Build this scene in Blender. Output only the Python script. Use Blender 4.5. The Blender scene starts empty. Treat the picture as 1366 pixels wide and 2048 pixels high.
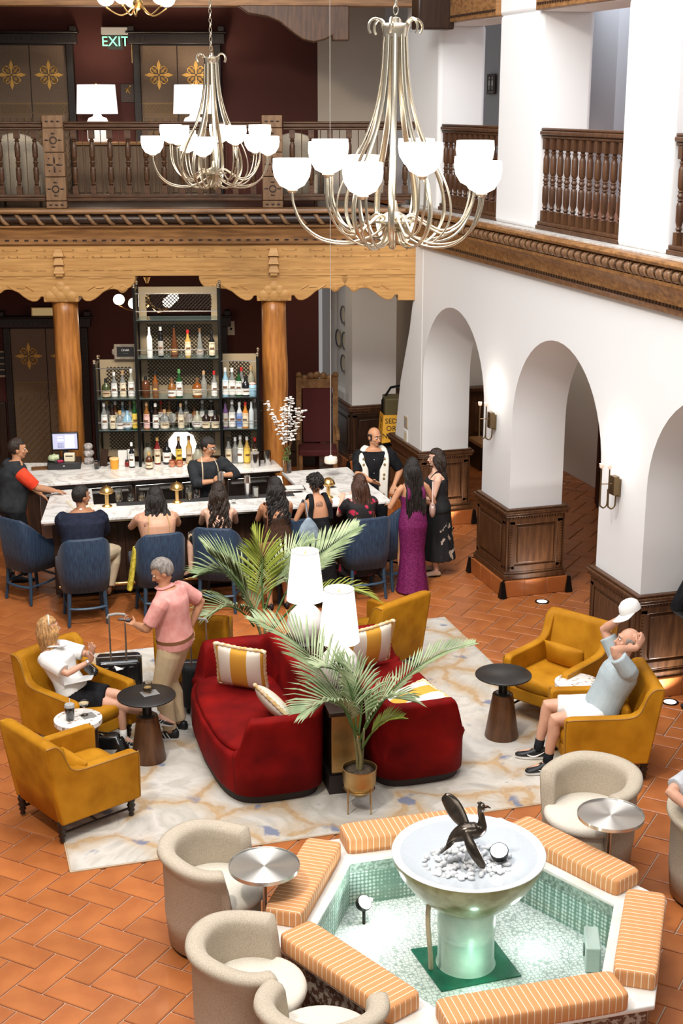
import bpy, bmesh, math, random
from mathutils import Vector, Matrix, Euler, noise
R = math.radians
PI = math.pi
rnd = random.Random(7)
SC = bpy.context.scene
COL = SC.collection

# ---------------------------------------------------------------- camera, light, exposure
EYE = Vector((0.0, 0.0, 5.7))
cam_d = bpy.data.cameras.new('camera')
cam_d.sensor_fit = 'VERTICAL'; cam_d.sensor_height = 36.0
cam_d.lens = 2844.0 / 2048.0 * 36.0
cam_d.clip_end = 200
cam = bpy.data.objects.new('camera', cam_d); COL.objects.link(cam)
cam.location = EYE
cam.rotation_euler = (R(90 - 16.065), 0, R(-16.968))
SC.camera = cam

w = bpy.data.worlds.new('world'); SC.world = w; w.use_nodes = True
w.node_tree.nodes['Background'].inputs[0].default_value = (1.0, 0.97, 0.94, 1)
w.node_tree.nodes['Background'].inputs[1].default_value = 0.40

def area_light(name, loc, rot, sx, sy, power, colour):
    d = bpy.data.lights.new(name, 'AREA'); d.shape = 'RECTANGLE'; d.size = sx; d.size_y = sy
    d.energy = power; d.color = colour
    o = bpy.data.objects.new(name, d); COL.objects.link(o); o.location = loc; o.rotation_euler = rot
    return o
def spot_light(name, loc, aim, power, colour, deg, size=0.25, blend=0.6):
    d = bpy.data.lights.new(name, 'SPOT'); d.energy = power; d.color = colour; d.spot_size = R(deg)
    d.spot_blend = blend; d.shadow_soft_size = size
    o = bpy.data.objects.new(name, d); COL.objects.link(o); o.location = loc
    o.rotation_euler = (Vector(aim) - Vector(loc)).to_track_quat('-Z', 'Y').to_euler()
    return o
def point_light(name, loc, power, colour, size=0.08):
    d = bpy.data.lights.new(name, 'POINT'); d.energy = power; d.color = colour; d.shadow_soft_size = size
    o = bpy.data.objects.new(name, d); COL.objects.link(o); o.location = loc
    return o
WARM = (1.0, 0.86, 0.68)
area_light('overhead_fill', (2.6, 10.0, 9.6), (0, 0, 0), 6.5, 9.0, 1650, (0.98, 0.98, 1.0))  # unseen panel of light added above the hall as its general light
area_light('front_fill', (0.5, -1.5, 7.6), (R(64), 0, R(-14)), 7.0, 3.5, 450, (1.0, 0.98, 0.95))  # soft fill light added behind the camera, not a real window
spot_light('unseen_spot', (-1.5, 6.0, 9.0), (2.2, 9.2, 0), 2600, (1.0, 0.93, 0.82), 52, 0.35)
spot_light('unseen_spot', (0.5, 9.0, 9.0), (6.6, 14.0, 2.9), 1600, (1.0, 0.93, 0.84), 70, 0.4)
spot_light('unseen_spot', (2.0, 9.5, 9.0), (3.2, 16.4, 1.2), 3000, (1.0, 0.93, 0.82), 40, 0.3)  # unseen spot added to brighten the bar
spot_light('unseen_spot', (0.5, 11.0, 8.6), (3.4, 18.9, 4.0), 1300, (1.0, 0.88, 0.7), 52, 0.3)  # unseen spot added to brighten the balcony fascia
area_light('corridor_light', (9.2, 14.5, 7.2), (0, 0, 0), 1.6, 9.0, 150, (0.88, 0.93, 1.0))
spot_light('shelf_fill', (3.3, 17.35, 3.7), (3.3, 18.7, 1.7), 150, (1.0, 0.87, 0.68), 95, 0.12)  # added spot without a fixture, brightens the bottle shelves
point_light('corridor_fill', (8.7, 19.9, 3.3), 38, WARM, 0.15)  # added point of light, lifts the dark passage behind the arches
spot_light('niche_light', (5.2, 20.2, 3.6), (6.62, 21.5, 1.7), 60, WARM, 70, 0.1)

SC.view_settings.view_transform = 'Standard'
SC.view_settings.look = 'None'
SC.view_settings.exposure = -0.42
SC.view_settings.gamma = 1.0
SC.view_settings.use_curve_mapping = False
SC.cycles.max_bounces = 7
SC.cycles.transmission_bounces = 6
SC.cycles.transparent_max_bounces = 8
SC.cycles.caustics_reflective = False
SC.cycles.caustics_refractive = False
SC.cycles.sample_clamp_indirect = 6.0

# ---------------------------------------------------------------- helpers
class M:
    """collects vertices and faces of one mesh"""
    def __init__(s): s.v = []; s.f = []
    def add(s, vs, fs):
        b = len(s.v); s.v += [tuple(p) for p in vs]; s.f += [tuple(i + b for i in f) for f in fs]; return s
    def merge(s, o, mat=None):
        vs = o.v if mat is None else [tuple(mat @ Vector(p)) for p in o.v]
        return s.add(vs, o.f)
    def box(s, x0, x1, y0, y1, z0, z1):
        return s.add([(x0,y0,z0),(x1,y0,z0),(x1,y1,z0),(x0,y1,z0),(x0,y0,z1),(x1,y0,z1),(x1,y1,z1),(x0,y1,z1)],
                     [(0,3,2,1),(4,5,6,7),(0,1,5,4),(1,2,6,5),(2,3,7,6),(3,0,4,7)])
    def cbox(s, c, sx, sy, sz, rz=0.0, top=1.0):
        vs = []
        for z in (0, 1):
            k = top if z else 1.0
            for a, b in ((-1,-1),(1,-1),(1,1),(-1,1)):
                p = Matrix.Rotation(rz, 3, 'Z') @ Vector((a*sx/2*k, b*sy/2*k, 0))
                vs.append((c[0]+p.x, c[1]+p.y, c[2]+z*sz))
        return s.add(vs, [(0,3,2,1),(4,5,6,7),(0,1,5,4),(1,2,6,5),(2,3,7,6),(3,0,4,7)])
    def lathe(s, prof, n=16, c=(0,0,0), cap=True):
        k = len(prof); vs = []
        for i in range(n):
            a = 2*PI*i/n
            for r, z in prof: vs.append((c[0]+r*math.cos(a), c[1]+r*math.sin(a), c[2]+z))
        fs = []
        for i in range(n):
            j = (i+1) % n
            for q in range(k-1): fs.append((i*k+q, j*k+q, j*k+q+1, i*k+q+1))
        if cap:
            if prof[0][0] > 1e-5: fs.append(tuple(i*k for i in reversed(range(n))))
            if prof[-1][0] > 1e-5: fs.append(tuple(i*k+k-1 for i in range(n)))
        return s.add(vs, fs)
    def loft(s, rings, closed=True, cap=True):
        n = len(rings[0]); vs = [p for r in rings for p in r]; fs = []
        m = n if closed else n-1
        for a in range(len(rings)-1):
            for i in range(m):
                j = (i+1) % n
                fs.append((a*n+i, a*n+j, (a+1)*n+j, (a+1)*n+i))
        if cap and closed:
            fs.append(tuple(reversed(range(n)))); fs.append(tuple((len(rings)-1)*n+i for i in range(n)))
        return s.add(vs, fs)
    def tube(s, pts, r, n=8, flat=1.0, cap=True, up=None, smooth_ends=False):
        """swept ellipse; r a number or a list (number or pair per point)"""
        pts = [Vector(p) for p in pts]
        if not isinstance(r, (list, tuple)): r = [r]*len(pts)
        rings = []; ref = Vector(up) if up else None; N = None
        for i, p in enumerate(pts):
            t = (pts[min(i+1, len(pts)-1)] - pts[max(i-1, 0)])
            if t.length < 1e-9: t = Vector((0,0,1))
            t.normalize()
            if ref is not None:
                N = ref - t*ref.dot(t)
                if N.length < 1e-4: N = t.orthogonal()
            elif N is None: N = t.orthogonal()
            else:
                N = N - t*N.dot(t)
                if N.length < 1e-4: N = t.orthogonal()
            N.normalize(); B = t.cross(N)
            rr = r[i]; ra, rb = rr if isinstance(rr, (list, tuple)) else (rr, rr*flat)
            rings.append([p + N*(ra*math.cos(2*PI*k/n)) + B*(rb*math.sin(2*PI*k/n)) for k in range(n)])
        if smooth_ends:
            for e, o in ((0, 1), (-1, -2)):
                c = sum(rings[e], Vector())/n; c2 = sum(rings[o], Vector())/n
                d = (c - c2).normalized(); rad = max((q-c).length for q in rings[e])
                extra = []
                for f, g in ((0.5, 0.86), (0.86, 0.5), (0.98, 0.15)):
                    extra.append([c + (q-c)*g + d*rad*f*0.8 for q in rings[e]])
                rings = (list(reversed(extra)) + rings) if e == 0 else rings + extra
        return s.loft(rings, True, cap)
    def prism(s, poly, y0, y1, plane='XZ'):
        """polygon extruded; plane XZ -> along Y, YZ -> along X, XY -> along Z"""
        n = len(poly)
        def P(a, b, t):
            return (a, t, b) if plane == 'XZ' else (t, a, b) if plane == 'YZ' else (a, b, t)
        vs = [P(a, b, y0) for a, b in poly] + [P(a, b, y1) for a, b in poly]
        fs = [tuple(range(n)), tuple(reversed(range(n, 2*n)))] + [(i, n+i, n+(i+1) % n, (i+1) % n) for i in range(n)]
        return s.add(vs, fs)
    def ball(s, c, rx, ry=None, rz=None, n=12, m=8, rot=None):
        ry = rx if ry is None else ry; rz = rx if rz is None else rz
        vs = []; fs = []
        for i in range(m+1):
            t = PI*i/m
            for j in range(n):
                a = 2*PI*j/n
                p = Vector((rx*math.sin(t)*math.cos(a), ry*math.sin(t)*math.sin(a), rz*math.cos(t)))
                if rot is not None: p = rot @ p
                vs.append(p + Vector(c))
        for i in range(m):
            for j in range(n):
                k = (j+1) % n
                if i == 0: fs.append((j, n+j, n+k))
                elif i == m-1: fs.append((i*n+j, (i+1)*n+j, i*n+k))
                else: fs.append((i*n+j, (i+1)*n+j, (i+1)*n+k, i*n+k))
        return s.add(vs, fs)
    def mesh(s, name):
        me = bpy.data.meshes.new(name)
        me.from_pydata([tuple(p) for p in s.v], [], s.f)
        bm = bmesh.new(); bm.from_mesh(me)
        bmesh.ops.remove_doubles(bm, verts=bm.verts, dist=1e-6)
        bmesh.ops.recalc_face_normals(bm, faces=bm.faces)
        bm.to_mesh(me); bm.free(); me.update()
        return me

def obj(name, m, mat=None, parent=None, smooth=False, bevel=0, seg=2, sub=0, loc=None, rot=None, kind=None):
    me = m.mesh(name) if isinstance(m, M) else m
    o = bpy.data.objects.new(name, me); COL.objects.link(o)
    if mat is not None and not me.materials: me.materials.append(mat)
    if parent is not None: o.parent = parent
    if loc is not None: o.location = loc
    if rot is not None: o.rotation_euler = rot
    if smooth:
        for p in me.polygons: p.use_smooth = True
        if smooth != 'all': me.set_sharp_from_angle(angle=R(42))
    if bevel:
        b = o.modifiers.new('bevel', 'BEVEL'); b.width = bevel; b.segments = seg; b.limit_method = 'ANGLE'; b.angle_limit = R(35)
        b.harden_normals = False
        for p in me.polygons: p.use_smooth = True
        me.set_sharp_from_angle(angle=R(60))
    if sub:
        q = o.modifiers.new('sub', 'SUBSURF'); q.levels = sub; q.render_levels = sub
        for p in me.polygons: p.use_smooth = True
    if kind: o['kind'] = kind
    return o

def thing(name, label, cat, loc=(0,0,0), rz=0.0, group=None):
    o = bpy.data.objects.new(name, None); COL.objects.link(o)
    o.empty_display_size = 0.1
    o.location = loc; o.rotation_euler = (0, 0, rz); o['label'] = label; o['category'] = cat
    if group: o['group'] = group
    return o
def tag(o, label, cat, group=None):
    o['label'] = label; o['category'] = cat
    if group: o['group'] = group
    return o
KIDS = {}
def kids(o):
    return [c for c in o.children]
def dup(root, loc, rz=None, label=None, group=None, scale=None):
    r = root.copy(); COL.objects.link(r); r.location = loc
    if rz is not None: r.rotation_euler = (0, 0, rz)
    if label: r['label'] = label
    if group: r['group'] = group
    if scale: r.scale = scale
    for ch in list(root.children):
        c = ch.copy(); COL.objects.link(c); c.parent = r
        for g in list(ch.children):
            d = g.copy(); COL.objects.link(d); d.parent = c
    return r
def structure(name, m, mat, **k):
    return obj(name, m, mat, kind='structure', **k)

def text_mesh(s, size, depth=0.002, align='CENTER'):
    cu = bpy.data.curves.new('lettering', 'FONT'); cu.body = s; cu.size = size; cu.extrude = depth
    cu.align_x = align; cu.align_y = 'CENTER'; cu.resolution_u = 2
    o = bpy.data.objects.new('lettering', cu); COL.objects.link(o)
    dg = bpy.context.evaluated_depsgraph_get()
    me = bpy.data.meshes.new_from_object(o.evaluated_get(dg))
    bpy.data.objects.remove(o); bpy.data.curves.remove(cu)
    me.materials.clear()
    return me
def bez(a, b, c, d, n=10):
    a, b, c, d = map(Vector, (a, b, c, d)); out = []
    for i in range(n+1):
        t = i/n; u = 1-t
        out.append(a*u**3 + b*3*u*u*t + c*3*u*t*t + d*t**3)
    return out
def smooth_path(pts, n=5):
    """Catmull-Rom through the points"""
    P = [Vector(p) for p in pts]; out = []
    for i in range(len(P)-1):
        p0 = P[max(i-1,0)]; p1 = P[i]; p2 = P[i+1]; p3 = P[min(i+2, len(P)-1)]
        for k in range(n):
            t = k/n
            out.append(0.5*((2*p1) + (p2-p0)*t + (2*p0-5*p1+4*p2-p3)*t*t + (3*p1-p0-3*p2+p3)*t**3))
    out.append(P[-1]); return out

# ---------------------------------------------------------------- materials
MATS = {}
def mat(name, col, rough=0.5, metal=0.0, col2=None, scale=8.0, detail=4.0, bump=0.0, bscale=40.0, stretch=None,
        trans=0.0, emit=None, estr=0.0, ior=1.45, coat=0.0, sheen=0.0, lo=0.35, hi=0.65, alpha=1.0, spec=None, rand=0.0):
    if name in MATS: return MATS[name]
    m = bpy.data.materials.new(name); m.use_nodes = True; MATS[name] = m
    nt = m.node_tree; N = nt.nodes; L = nt.links; b = N['Principled BSDF']
    b.inputs['Base Color'].default_value = (*col, 1); b.inputs['Roughness'].default_value = rough
    b.inputs['Metallic'].default_value = metal; b.inputs['IOR'].default_value = ior
    b.inputs['Transmission Weight'].default_value = trans; b.inputs['Coat Weight'].default_value = coat
    b.inputs['Sheen Weight'].default_value = sheen; b.inputs['Alpha'].default_value = alpha
    if spec is not None: b.inputs['Specular IOR Level'].default_value = spec
    if emit: b.inputs['Emission Color'].default_value = (*emit, 1); b.inputs['Emission Strength'].default_value = estr
    vec = None
    if col2 or bump:
        tc = N.new('ShaderNodeTexCoord'); mp = N.new('ShaderNodeMapping'); L.new(tc.outputs['Object'], mp.inputs[0])
        if stretch: mp.inputs['Scale'].default_value = stretch
        vec = mp.outputs[0]
    csock = None
    if col2:
        nz = N.new('ShaderNodeTexNoise'); nz.inputs['Scale'].default_value = scale; nz.inputs['Detail'].default_value = detail
        L.new(vec, nz.inputs['Vector'])
        cr = N.new('ShaderNodeValToRGB'); cr.color_ramp.elements[0].position = lo; cr.color_ramp.elements[1].position = hi
        cr.color_ramp.elements[0].color = (*col, 1); cr.color_ramp.elements[1].color = (*col2, 1)
        L.new(nz.outputs['Fac'], cr.inputs[0]); csock = cr.outputs[0]
    if rand:
        oi = N.new('ShaderNodeObjectInfo'); ge = N.new('ShaderNodeNewGeometry'); ad = N.new('ShaderNodeMath'); ad.operation = 'ADD'
        L.new(oi.outputs['Random'], ad.inputs[0]); L.new(ge.outputs['Random Per Island'], ad.inputs[1])
        fr = N.new('ShaderNodeMath'); fr.operation = 'FRACT'; L.new(ad.outputs[0], fr.inputs[0])
        mr = N.new('ShaderNodeMapRange'); mr.inputs['To Min'].default_value = 1-rand; mr.inputs['To Max'].default_value = 1+rand
        L.new(fr.outputs[0], mr.inputs['Value'])
        hs = N.new('ShaderNodeHueSaturation'); hs.inputs['Color'].default_value = (*col, 1)
        if csock: L.new(csock, hs.inputs['Color'])
        L.new(mr.outputs[0], hs.inputs['Value']); csock = hs.outputs[0]
    if csock: L.new(csock, b.inputs['Base Color'])
    if bump:
        bn = N.new('ShaderNodeTexNoise'); bn.inputs['Scale'].default_value = bscale; bn.inputs['Detail'].default_value = 4
        L.new(vec, bn.inputs['Vector'])
        bp = N.new('ShaderNodeBump'); bp.inputs['Strength'].default_value = bump; bp.inputs['Distance'].default_value = 0.02
        L.new(bn.outputs['Fac'], bp.inputs['Height']); L.new(bp.outputs[0], b.inputs['Normal'])
    return m
def nodes(m):
    nt = m.node_tree; return nt.nodes, nt.links, nt.nodes['Principled BSDF']

plaster = mat('plaster', (0.80, 0.80, 0.795), 0.85, bump=0.12, bscale=6)
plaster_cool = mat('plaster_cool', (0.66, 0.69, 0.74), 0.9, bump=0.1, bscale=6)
plaster_warm = mat('plaster_warm', (0.62, 0.54, 0.45), 0.9, bump=0.1, bscale=6)
maroon = mat('maroon_plaster', (0.078, 0.016, 0.010), 0.75, bump=0.1, bscale=12)
walnut = mat('walnut', (0.055, 0.022, 0.009), 0.38, col2=(0.105, 0.045, 0.018), scale=5, stretch=(6, 6, 0.7), bump=0.05, bscale=30)
walnut_dark = mat('walnut_dark', (0.022, 0.011, 0.007), 0.35, col2=(0.042, 0.02, 0.011), scale=5, stretch=(6, 6, 0.7))
oak_mid = mat('oak_mid', (0.17, 0.075, 0.025), 0.42, col2=(0.33, 0.16, 0.055), scale=3, stretch=(0.8, 5, 9), detail=6)
oak_gold = mat('oak_gold', (0.46, 0.235, 0.07), 0.5, col2=(0.6, 0.33, 0.11), scale=3, stretch=(0.7, 4, 9), detail=6, bump=0.04, bscale=20)
log_wood = mat('log_wood', (0.27, 0.095, 0.02), 0.4, col2=(0.5, 0.2, 0.045), scale=4, stretch=(5, 5, 0.5), detail=6, bump=0.1, bscale=12, coat=0.2)
rope_wood = mat('rope_wood', (0.12, 0.06, 0.026), 0.4, col2=(0.3, 0.17, 0.08), scale=9)
bead_wood = mat('bead_wood', (0.16, 0.08, 0.04), 0.25, col2=(0.26, 0.14, 0.075), scale=9, coat=0.4)
iron = mat('black_iron', (0.012, 0.012, 0.012), 0.4, 0.7)
brass = mat('brass', (0.72, 0.47, 0.18), 0.28, 1.0)
brass_dull = mat('brass_dull', (0.46, 0.31, 0.13), 0.36, 1.0, col2=(0.6, 0.42, 0.19), scale=6)
nickel = mat('brushed_nickel', (0.64, 0.57, 0.45), 0.27, 1.0)
steel = mat('steel', (0.62, 0.61, 0.59), 0.22, 1.0)
white_glow = mat('lit_glass', (1, 0.97, 0.92), 0.4, emit=(1.0, 0.93, 0.84), estr=9.0)
lamp_cloth = mat('lit_lampshade', (0.9, 0.88, 0.84), 0.8, emit=(1.0, 0.955, 0.89), estr=1.15)
white_cer = mat('white_ceramic', (0.82, 0.81, 0.79), 0.3, col2=(0.7, 0.69, 0.66), scale=14)
grout = mat('grout', (0.46, 0.33, 0.24), 0.9, bump=0.2, bscale=60)
terracotta = mat('terracotta', (0.335, 0.098, 0.025), 0.40, col2=(0.43, 0.14, 0.037), scale=3.2, detail=5, bump=0.06, bscale=14, rand=0.10, coat=0.12)
glass_clear = mat('clear_glass', (0.93, 0.96, 0.95), 0.03, trans=1.0, ior=1.45)
# ================================================================ SETTING
# ---- floor with herringbone terracotta tiles
fl = structure('floor', M().box(-6, 11.5, 3.5, 24.5, -0.12, -0.014), grout)
TL, TW, GAP = 0.42, 0.222, 0.012
def tile_mesh():
    m = M(); hx, hy, b = TL/2-GAP/2, TW/2-GAP/2, 0.006
    vs = [(-hx,-hy,-0.02),(hx,-hy,-0.02),(hx,hy,-0.02),(-hx,hy,-0.02),(-hx,-hy,-0.005),(hx,-hy,-0.005),(hx,hy,-0.005),(-hx,hy,-0.005),
          (-hx+b,-hy+b,0),(hx-b,-hy+b,0),(hx-b,hy-b,0),(-hx+b,hy-b,0)]
    fs = [(0,1,5,4),(1,2,6,5),(2,3,7,6),(3,0,4,7),(4,5,9,8),(5,6,10,9),(6,7,11,10),(7,4,8,11),(8,9,10,11)]
    return m.add(vs, fs)
TM = tile_mesh(); tile_me = TM.mesh('tile'); tile_me.materials.append(terracotta)
ca = math.cos(R(45)); 
def in_view(x, y):
    dx, dy, dz = x, y, -5.7
    f = Vector((math.sin(R(16.968))*math.cos(R(16.065)), math.cos(R(16.968))*math.cos(R(16.065)), -math.sin(R(16.065))))
    r = Vector((math.cos(R(16.968)), -math.sin(R(16.968)), 0)); u = r.cross(f); d = Vector((dx, dy, dz))
    t = d.dot(f); return abs(d.dot(r)/t) < 0.247 and abs(d.dot(u)/t) < 0.368
cand = []; rest = []
for i in range(-70, 71):
    for j in range(-60, 61):
        for v in (0, 1):
            ox = i*TW + j*(TL-TW); oy = i*TW - j*(TW+TL)
            cx, cy = (ox+TL/2, oy+TW/2) if v == 0 else (ox+TW/2, oy+TW+TL/2)
            X = 3 + (cx+cy)*ca; Y = 12 + (cy-cx)*ca
            if not (-3.5 < X < 11 and 5.4 < Y < 23.5): continue
            ang = -R(45) + (PI/2 if v else 0)
            covered = (1.1 < X < 5.4 and 10.05 < Y < 14.2) or (1.9 < X < 4.6 and 6.6 < Y < 9.0 and (X-3.29)**2+(Y-7.88)**2 < 1.0) \
                or (6.75 < X < 7.2 and (17.95 < Y < 19 or 15 < Y < 15.7 or 11.8 < Y < 12.6)) or (1.4 < X < 4.6 and 18.4 < Y)
            (cand if (in_view(X, Y) and not covered) else rest).append((X*X+Y*Y, X, Y, ang))
cand.sort()
near = cand[:298]; rest = cand[298:] + [t for t in rest if -1.5 < t[1] < 9.9]
for k, (q, X, Y, a) in enumerate(near):
    o = bpy.data.objects.new('tile', tile_me); COL.objects.link(o); o.parent = fl
    o.location = (X, Y, rnd.uniform(-0.0025, 0.0)); o.rotation_euler = (rnd.uniform(-.003,.003), rnd.uniform(-.003,.003), a)
mm = M()
for q, X, Y, a in rest:
    mm.merge(TM, Matrix.Translation((X, Y, rnd.uniform(-.0025, 0))) @ Matrix.Rotation(a, 4, 'Z'))
obj('tile', mm, terracotta, fl, kind='stuff')

# ---- the long white wall with arches (hall face X = 6.62)
WX0, WX1 = 6.62, 7.30
ARCH = [(12.65, 14.90), (15.75, 17.90), (9.50, 11.70)]
SPR = 2.12
def strip(m, ys, bot, top, x0=WX0, x1=WX1):
    n = len(ys); vs = []
    for y, b in zip(ys, bot): vs += [(x0,y,b),(x0,y,top),(x1,y,b),(x1,y,top)]
    fs = []
    for i in range(n-1):
        a = 4*i; c = a+4
        fs += [(a,a+1,c+1,c),(a+2,c+2,c+3,a+3),(a,c,c+2,a+2),(a+1,a+3,c+3,c+1)]
    fs += [(0,2,3,1),(4*(n-1),4*(n-1)+1,4*(n-1)+3,4*(n-1)+2)]
    m.add(vs, fs)
wm = M(); TOPZ = 4.31
ys = [8.4]; bo = [0.0]
for a, b in sorted(ARCH):
    r = (b-a)/2; c = (a+b)/2
    ys.append(a); bo.append(0.0)
    for k in range(25):
        t = PI - PI*k/24
        ys.append(c + r*math.cos(t) + (1e-4 if k == 0 else -1e-4 if k == 24 else 0)); bo.append(SPR + r*1.0*math.sin(t))
    ys.append(b); bo.append(0.0)
ys.append(17.95); bo.append(0.0)
strip(wm, ys, bo, TOPZ)
wall_r = structure('wall_right', wm, plaster, bevel=0.045, seg=3)
structure('wall_right.001', M().prism([(17.95,0),(19.1,0),(19.08,1.0),(18.86,1.9),(18.5,2.7),(18.34,3.25),(18.34,4.31),(17.95,4.31)], WX0, WX1, 'YZ'), plaster, bevel=0.04, seg=3)
# pier beyond, with the plate niche, and the alcove behind it
nm = M()
nm.box(6.62, 7.35, 21.12, 21.5, 0, 4.2)
nm.box(6.62, 7.35, 22.35, 22.8, 0, 4.2); nm.box(6.62, 7.35, 21.5, 22.35, 0, 1.2); nm.box(6.62, 7.35, 21.5, 22.35, 3.25, 4.2); nm.box(6.74, 7.35, 21.5, 22.35, 1.2, 3.25)
structure('wall_right.002', nm, plaster)
am = M(); a0, a1 = 21.5, 22.35; zc = 2.83
prof = [(a0, 3.26), (a0, zc)] + [(a0+(a1-a0)/2 - (a1-a0)/2*math.cos(PI*k/12), zc+(a1-a0)/2*math.sin(PI*k/12)) for k in range(13)] + [(a1, 3.26)]
am.prism(prof, 6.622, 6.74, 'YZ')
structure('trim_2', am, plaster)
structure('wall_back', M().box(7.35, 11.5, 22.3, 22.6, 0, 4.2), plaster_warm)
# corridor behind the arches
structure('wall_corridor', M().box(9.9, 10.1, 8.0, 20.5, 0, 4.2), plaster)
structure('wall_corridor.001', M().box(8.2, 10.0, 21.3, 21.5, 0, 4.2), plaster)
structure('wall_corridor.002', M().box(9.5, 9.9, 16.6, 18.3, 0, 4.2), maroon)
cw = structure('trim_3', M().box(8.2, 10.0, 21.16, 21.3, 0, 1.22), walnut, bevel=0.01)
for x in (8.25, 8.72, 9.22): obj('panel', M().box(x, x+0.36, 21.13, 21.17, 0.5, 1.0), walnut, cw, bevel=0.015)
obj('cap_rail', M().box(8.18, 10.02, 21.1, 21.3, 1.18, 1.25), walnut, cw, bevel=0.012)
structure('ceiling', M().box(6.6, 11.5, 8, 22.6, 4.2, 4.3), plaster)
structure('wall_end', M().box(7.3, 11.5, 7.9, 8.0, 0, 7.5), plaster)
# wooden door surround in the dark passage
dr = structure('door_9', M().box(9.42, 9.5, 16.75, 18.1, 0, 2.35), walnut_dark, bevel=0.01)
for y in (16.9, 17.5):
    for z in (0.25, 1.25): obj('panel', M().box(9.38, 9.43, y, y+0.45, z, z+0.85), walnut_dark, dr, bevel=0.02)

# ---- wainscot round the piers
def wainscot(n, y0, y1, x0=6.62, x1=7.30, faces=('W', 'S'), dark=False):
    md = walnut_dark if dark else walnut
    X0, X1, Y0, Y1 = x0-0.035, x1+0.035, y0-0.035, y1+0.035
    t = structure('trim_%d' % n, M().box(X0, X1, Y0, Y1, 0.2, 1.03), md, bevel=0.006)
    c = M()
    for e, z0, z1 in ((0.03, 0.985, 1.02), (0.045, 1.02, 1.055), (0.02, 1.055, 1.08), (0.03, 0.2, 0.27), (0.015, 0.27, 0.3)):
        c.box(X0-e, X1+e, Y0-e, Y1+e, z0, z1)
    obj('moulding', c, walnut, t, bevel=0.008)
    def panel(side, a, b):
        fr, pn, bd = M(), M(), M()
        z0, z1 = 0.33, 0.93
        def bx(m, u0, u1, zz0, zz1, p):
            if side == 'W': m.box(X0-p, X0+0.002, u0, u1, zz0, zz1)
            else: m.box(u0, u1, Y0-p, Y0+0.002, zz0, zz1)
        w = 0.075
        bx(fr, a, b, z0-0.03, z0+w-0.03, .014); bx(fr, a, b, z1-w+0.03, z1+0.03, .014)
        bx(fr, a, a+w, z0, z1, .014); bx(fr, b-w, b, z0, z1, .014)
        bx(pn, a+w+.035, b-w-.035, z0+w, z1-w, .02)
        k = int((b-a)/0.034)
        for i in range(k):
            u = a + 0.012 + i*0.034; bx(bd, u, u+.022, z1+0.032, z1+0.052, .02)
        k = int((z1-z0)/0.034)
        for i in range(k):
            z = z0+i*0.034
            for u in (a+.012, b-.034): bx(bd, u, u+.022, z, z+.022, .02)
        obj('stile', fr, md, t, bevel=0.006); obj('panel', pn, md, t, bevel=0.018)
        obj('bead_border', bd, walnut, t, kind='stuff')
    if 'W' in faces: panel('W', Y0+.03, Y1-.03)
    if 'S' in faces: panel('S', X0+.03, X1-.03)
    # red tile plinth
    e = 0.055
    for side in ('W', 'S', 'N'):
        u0, u1 = (Y0-e, Y1+e) if side == 'W' else (X0-e, X1+e)
        k = max(2, round((u1-u0)/0.3)); L_ = (u1-u0)/k
        for i in range(k):
            a, b = u0+i*L_+.003, u0+(i+1)*L_-.003
            m = M().box(X0-e, X0, a, b, 0.0, 0.2) if side == 'W' else M().box(a, b, Y0-e, Y0, 0, 0.2) if side == 'S' else M().box(a, b, Y1, Y1+e, 0, 0.2)
            obj('tile', m, terracotta, t, bevel=0.006)
    f = M()
    for x, y in ((X0-e, Y0-e), (X1+e, Y0-e), (X0-e, Y1+e)):
        f.cbox((x, y, 0), 0.085, 0.085, 0.2, 0, 0.45)
    obj('corner_foot', f, iron, t, kind='stuff')
    obj('tile_bed', M().box(X0-e+.01, X1+e-.01, Y0-e+.01, Y1+e-.01, 0, 0.19), grout, t)
    return t
wainscot(4, 17.93, 19.1); wainscot(5, 14.90, 15.75); wainscot(6, 11.70, 12.65); wainscot(7, 21.12, 22.6, dark=True, x1=7.9)
structure('trim_8', M().box(8.0, 9.9, 22.2, 22.32, 0, 1.1), walnut_dark, bevel=0.01)

# ---- wooden cornice of the white wall
Y0c, Y1c = 9.2, 18.05
cor = structure('trim_1', M().prism([(6.62,3.87),(6.56,3.87),(6.545,3.91),(6.53,3.93),(6.53,3.97),(6.50,4.06),(6.44,4.14),(6.44,4.17),(6.50,4.17),(6.50,4.30),(6.40,4.305),(6.385,4.335),(6.40,4.36),(6.62,4.36)], Y0c, Y1c), oak_mid, bevel=0.004)
dn = M(); y = Y0c
while y < Y1c-.05:
    dn.box(6.512, 6.535, y, y+0.035, 3.935, 3.965); y += 0.062
obj('dentil', dn, walnut_dark, cor, kind='stuff')
bead = M(); bead.lathe([(0.012,-.066),(.04,-.056),(.055,-.03),(.06,0),(.055,.03),(.04,.056),(.012,.066)], 12)
bead_me = bead.mesh('bead'); bead_me.materials.append(bead_wood)
for p in bead_me.polygons: p.use_smooth = True
ringm = M().lathe([(0.05,-.008),(0.062,-.008),(0.062,.008),(0.05,.008)], 12, cap=False)
ring_all = M(); y = Y0c+0.1
while y < Y1c-0.05:
    o = bpy.data.objects.new('bead', bead_me); COL.objects.link(o); o.parent = cor
    o.location = (6.455, y, 4.235); o.rotation_euler = (PI/2, 0, 0)
    ring_all.merge(ringm, Matrix.Translation((6.455, y+.074, 4.235)) @ Matrix.Rotation(PI/2, 4, 'X'))
    y += 0.148
obj('bead_collar', ring_all, rope_wood, cor, kind='stuff')

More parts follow.
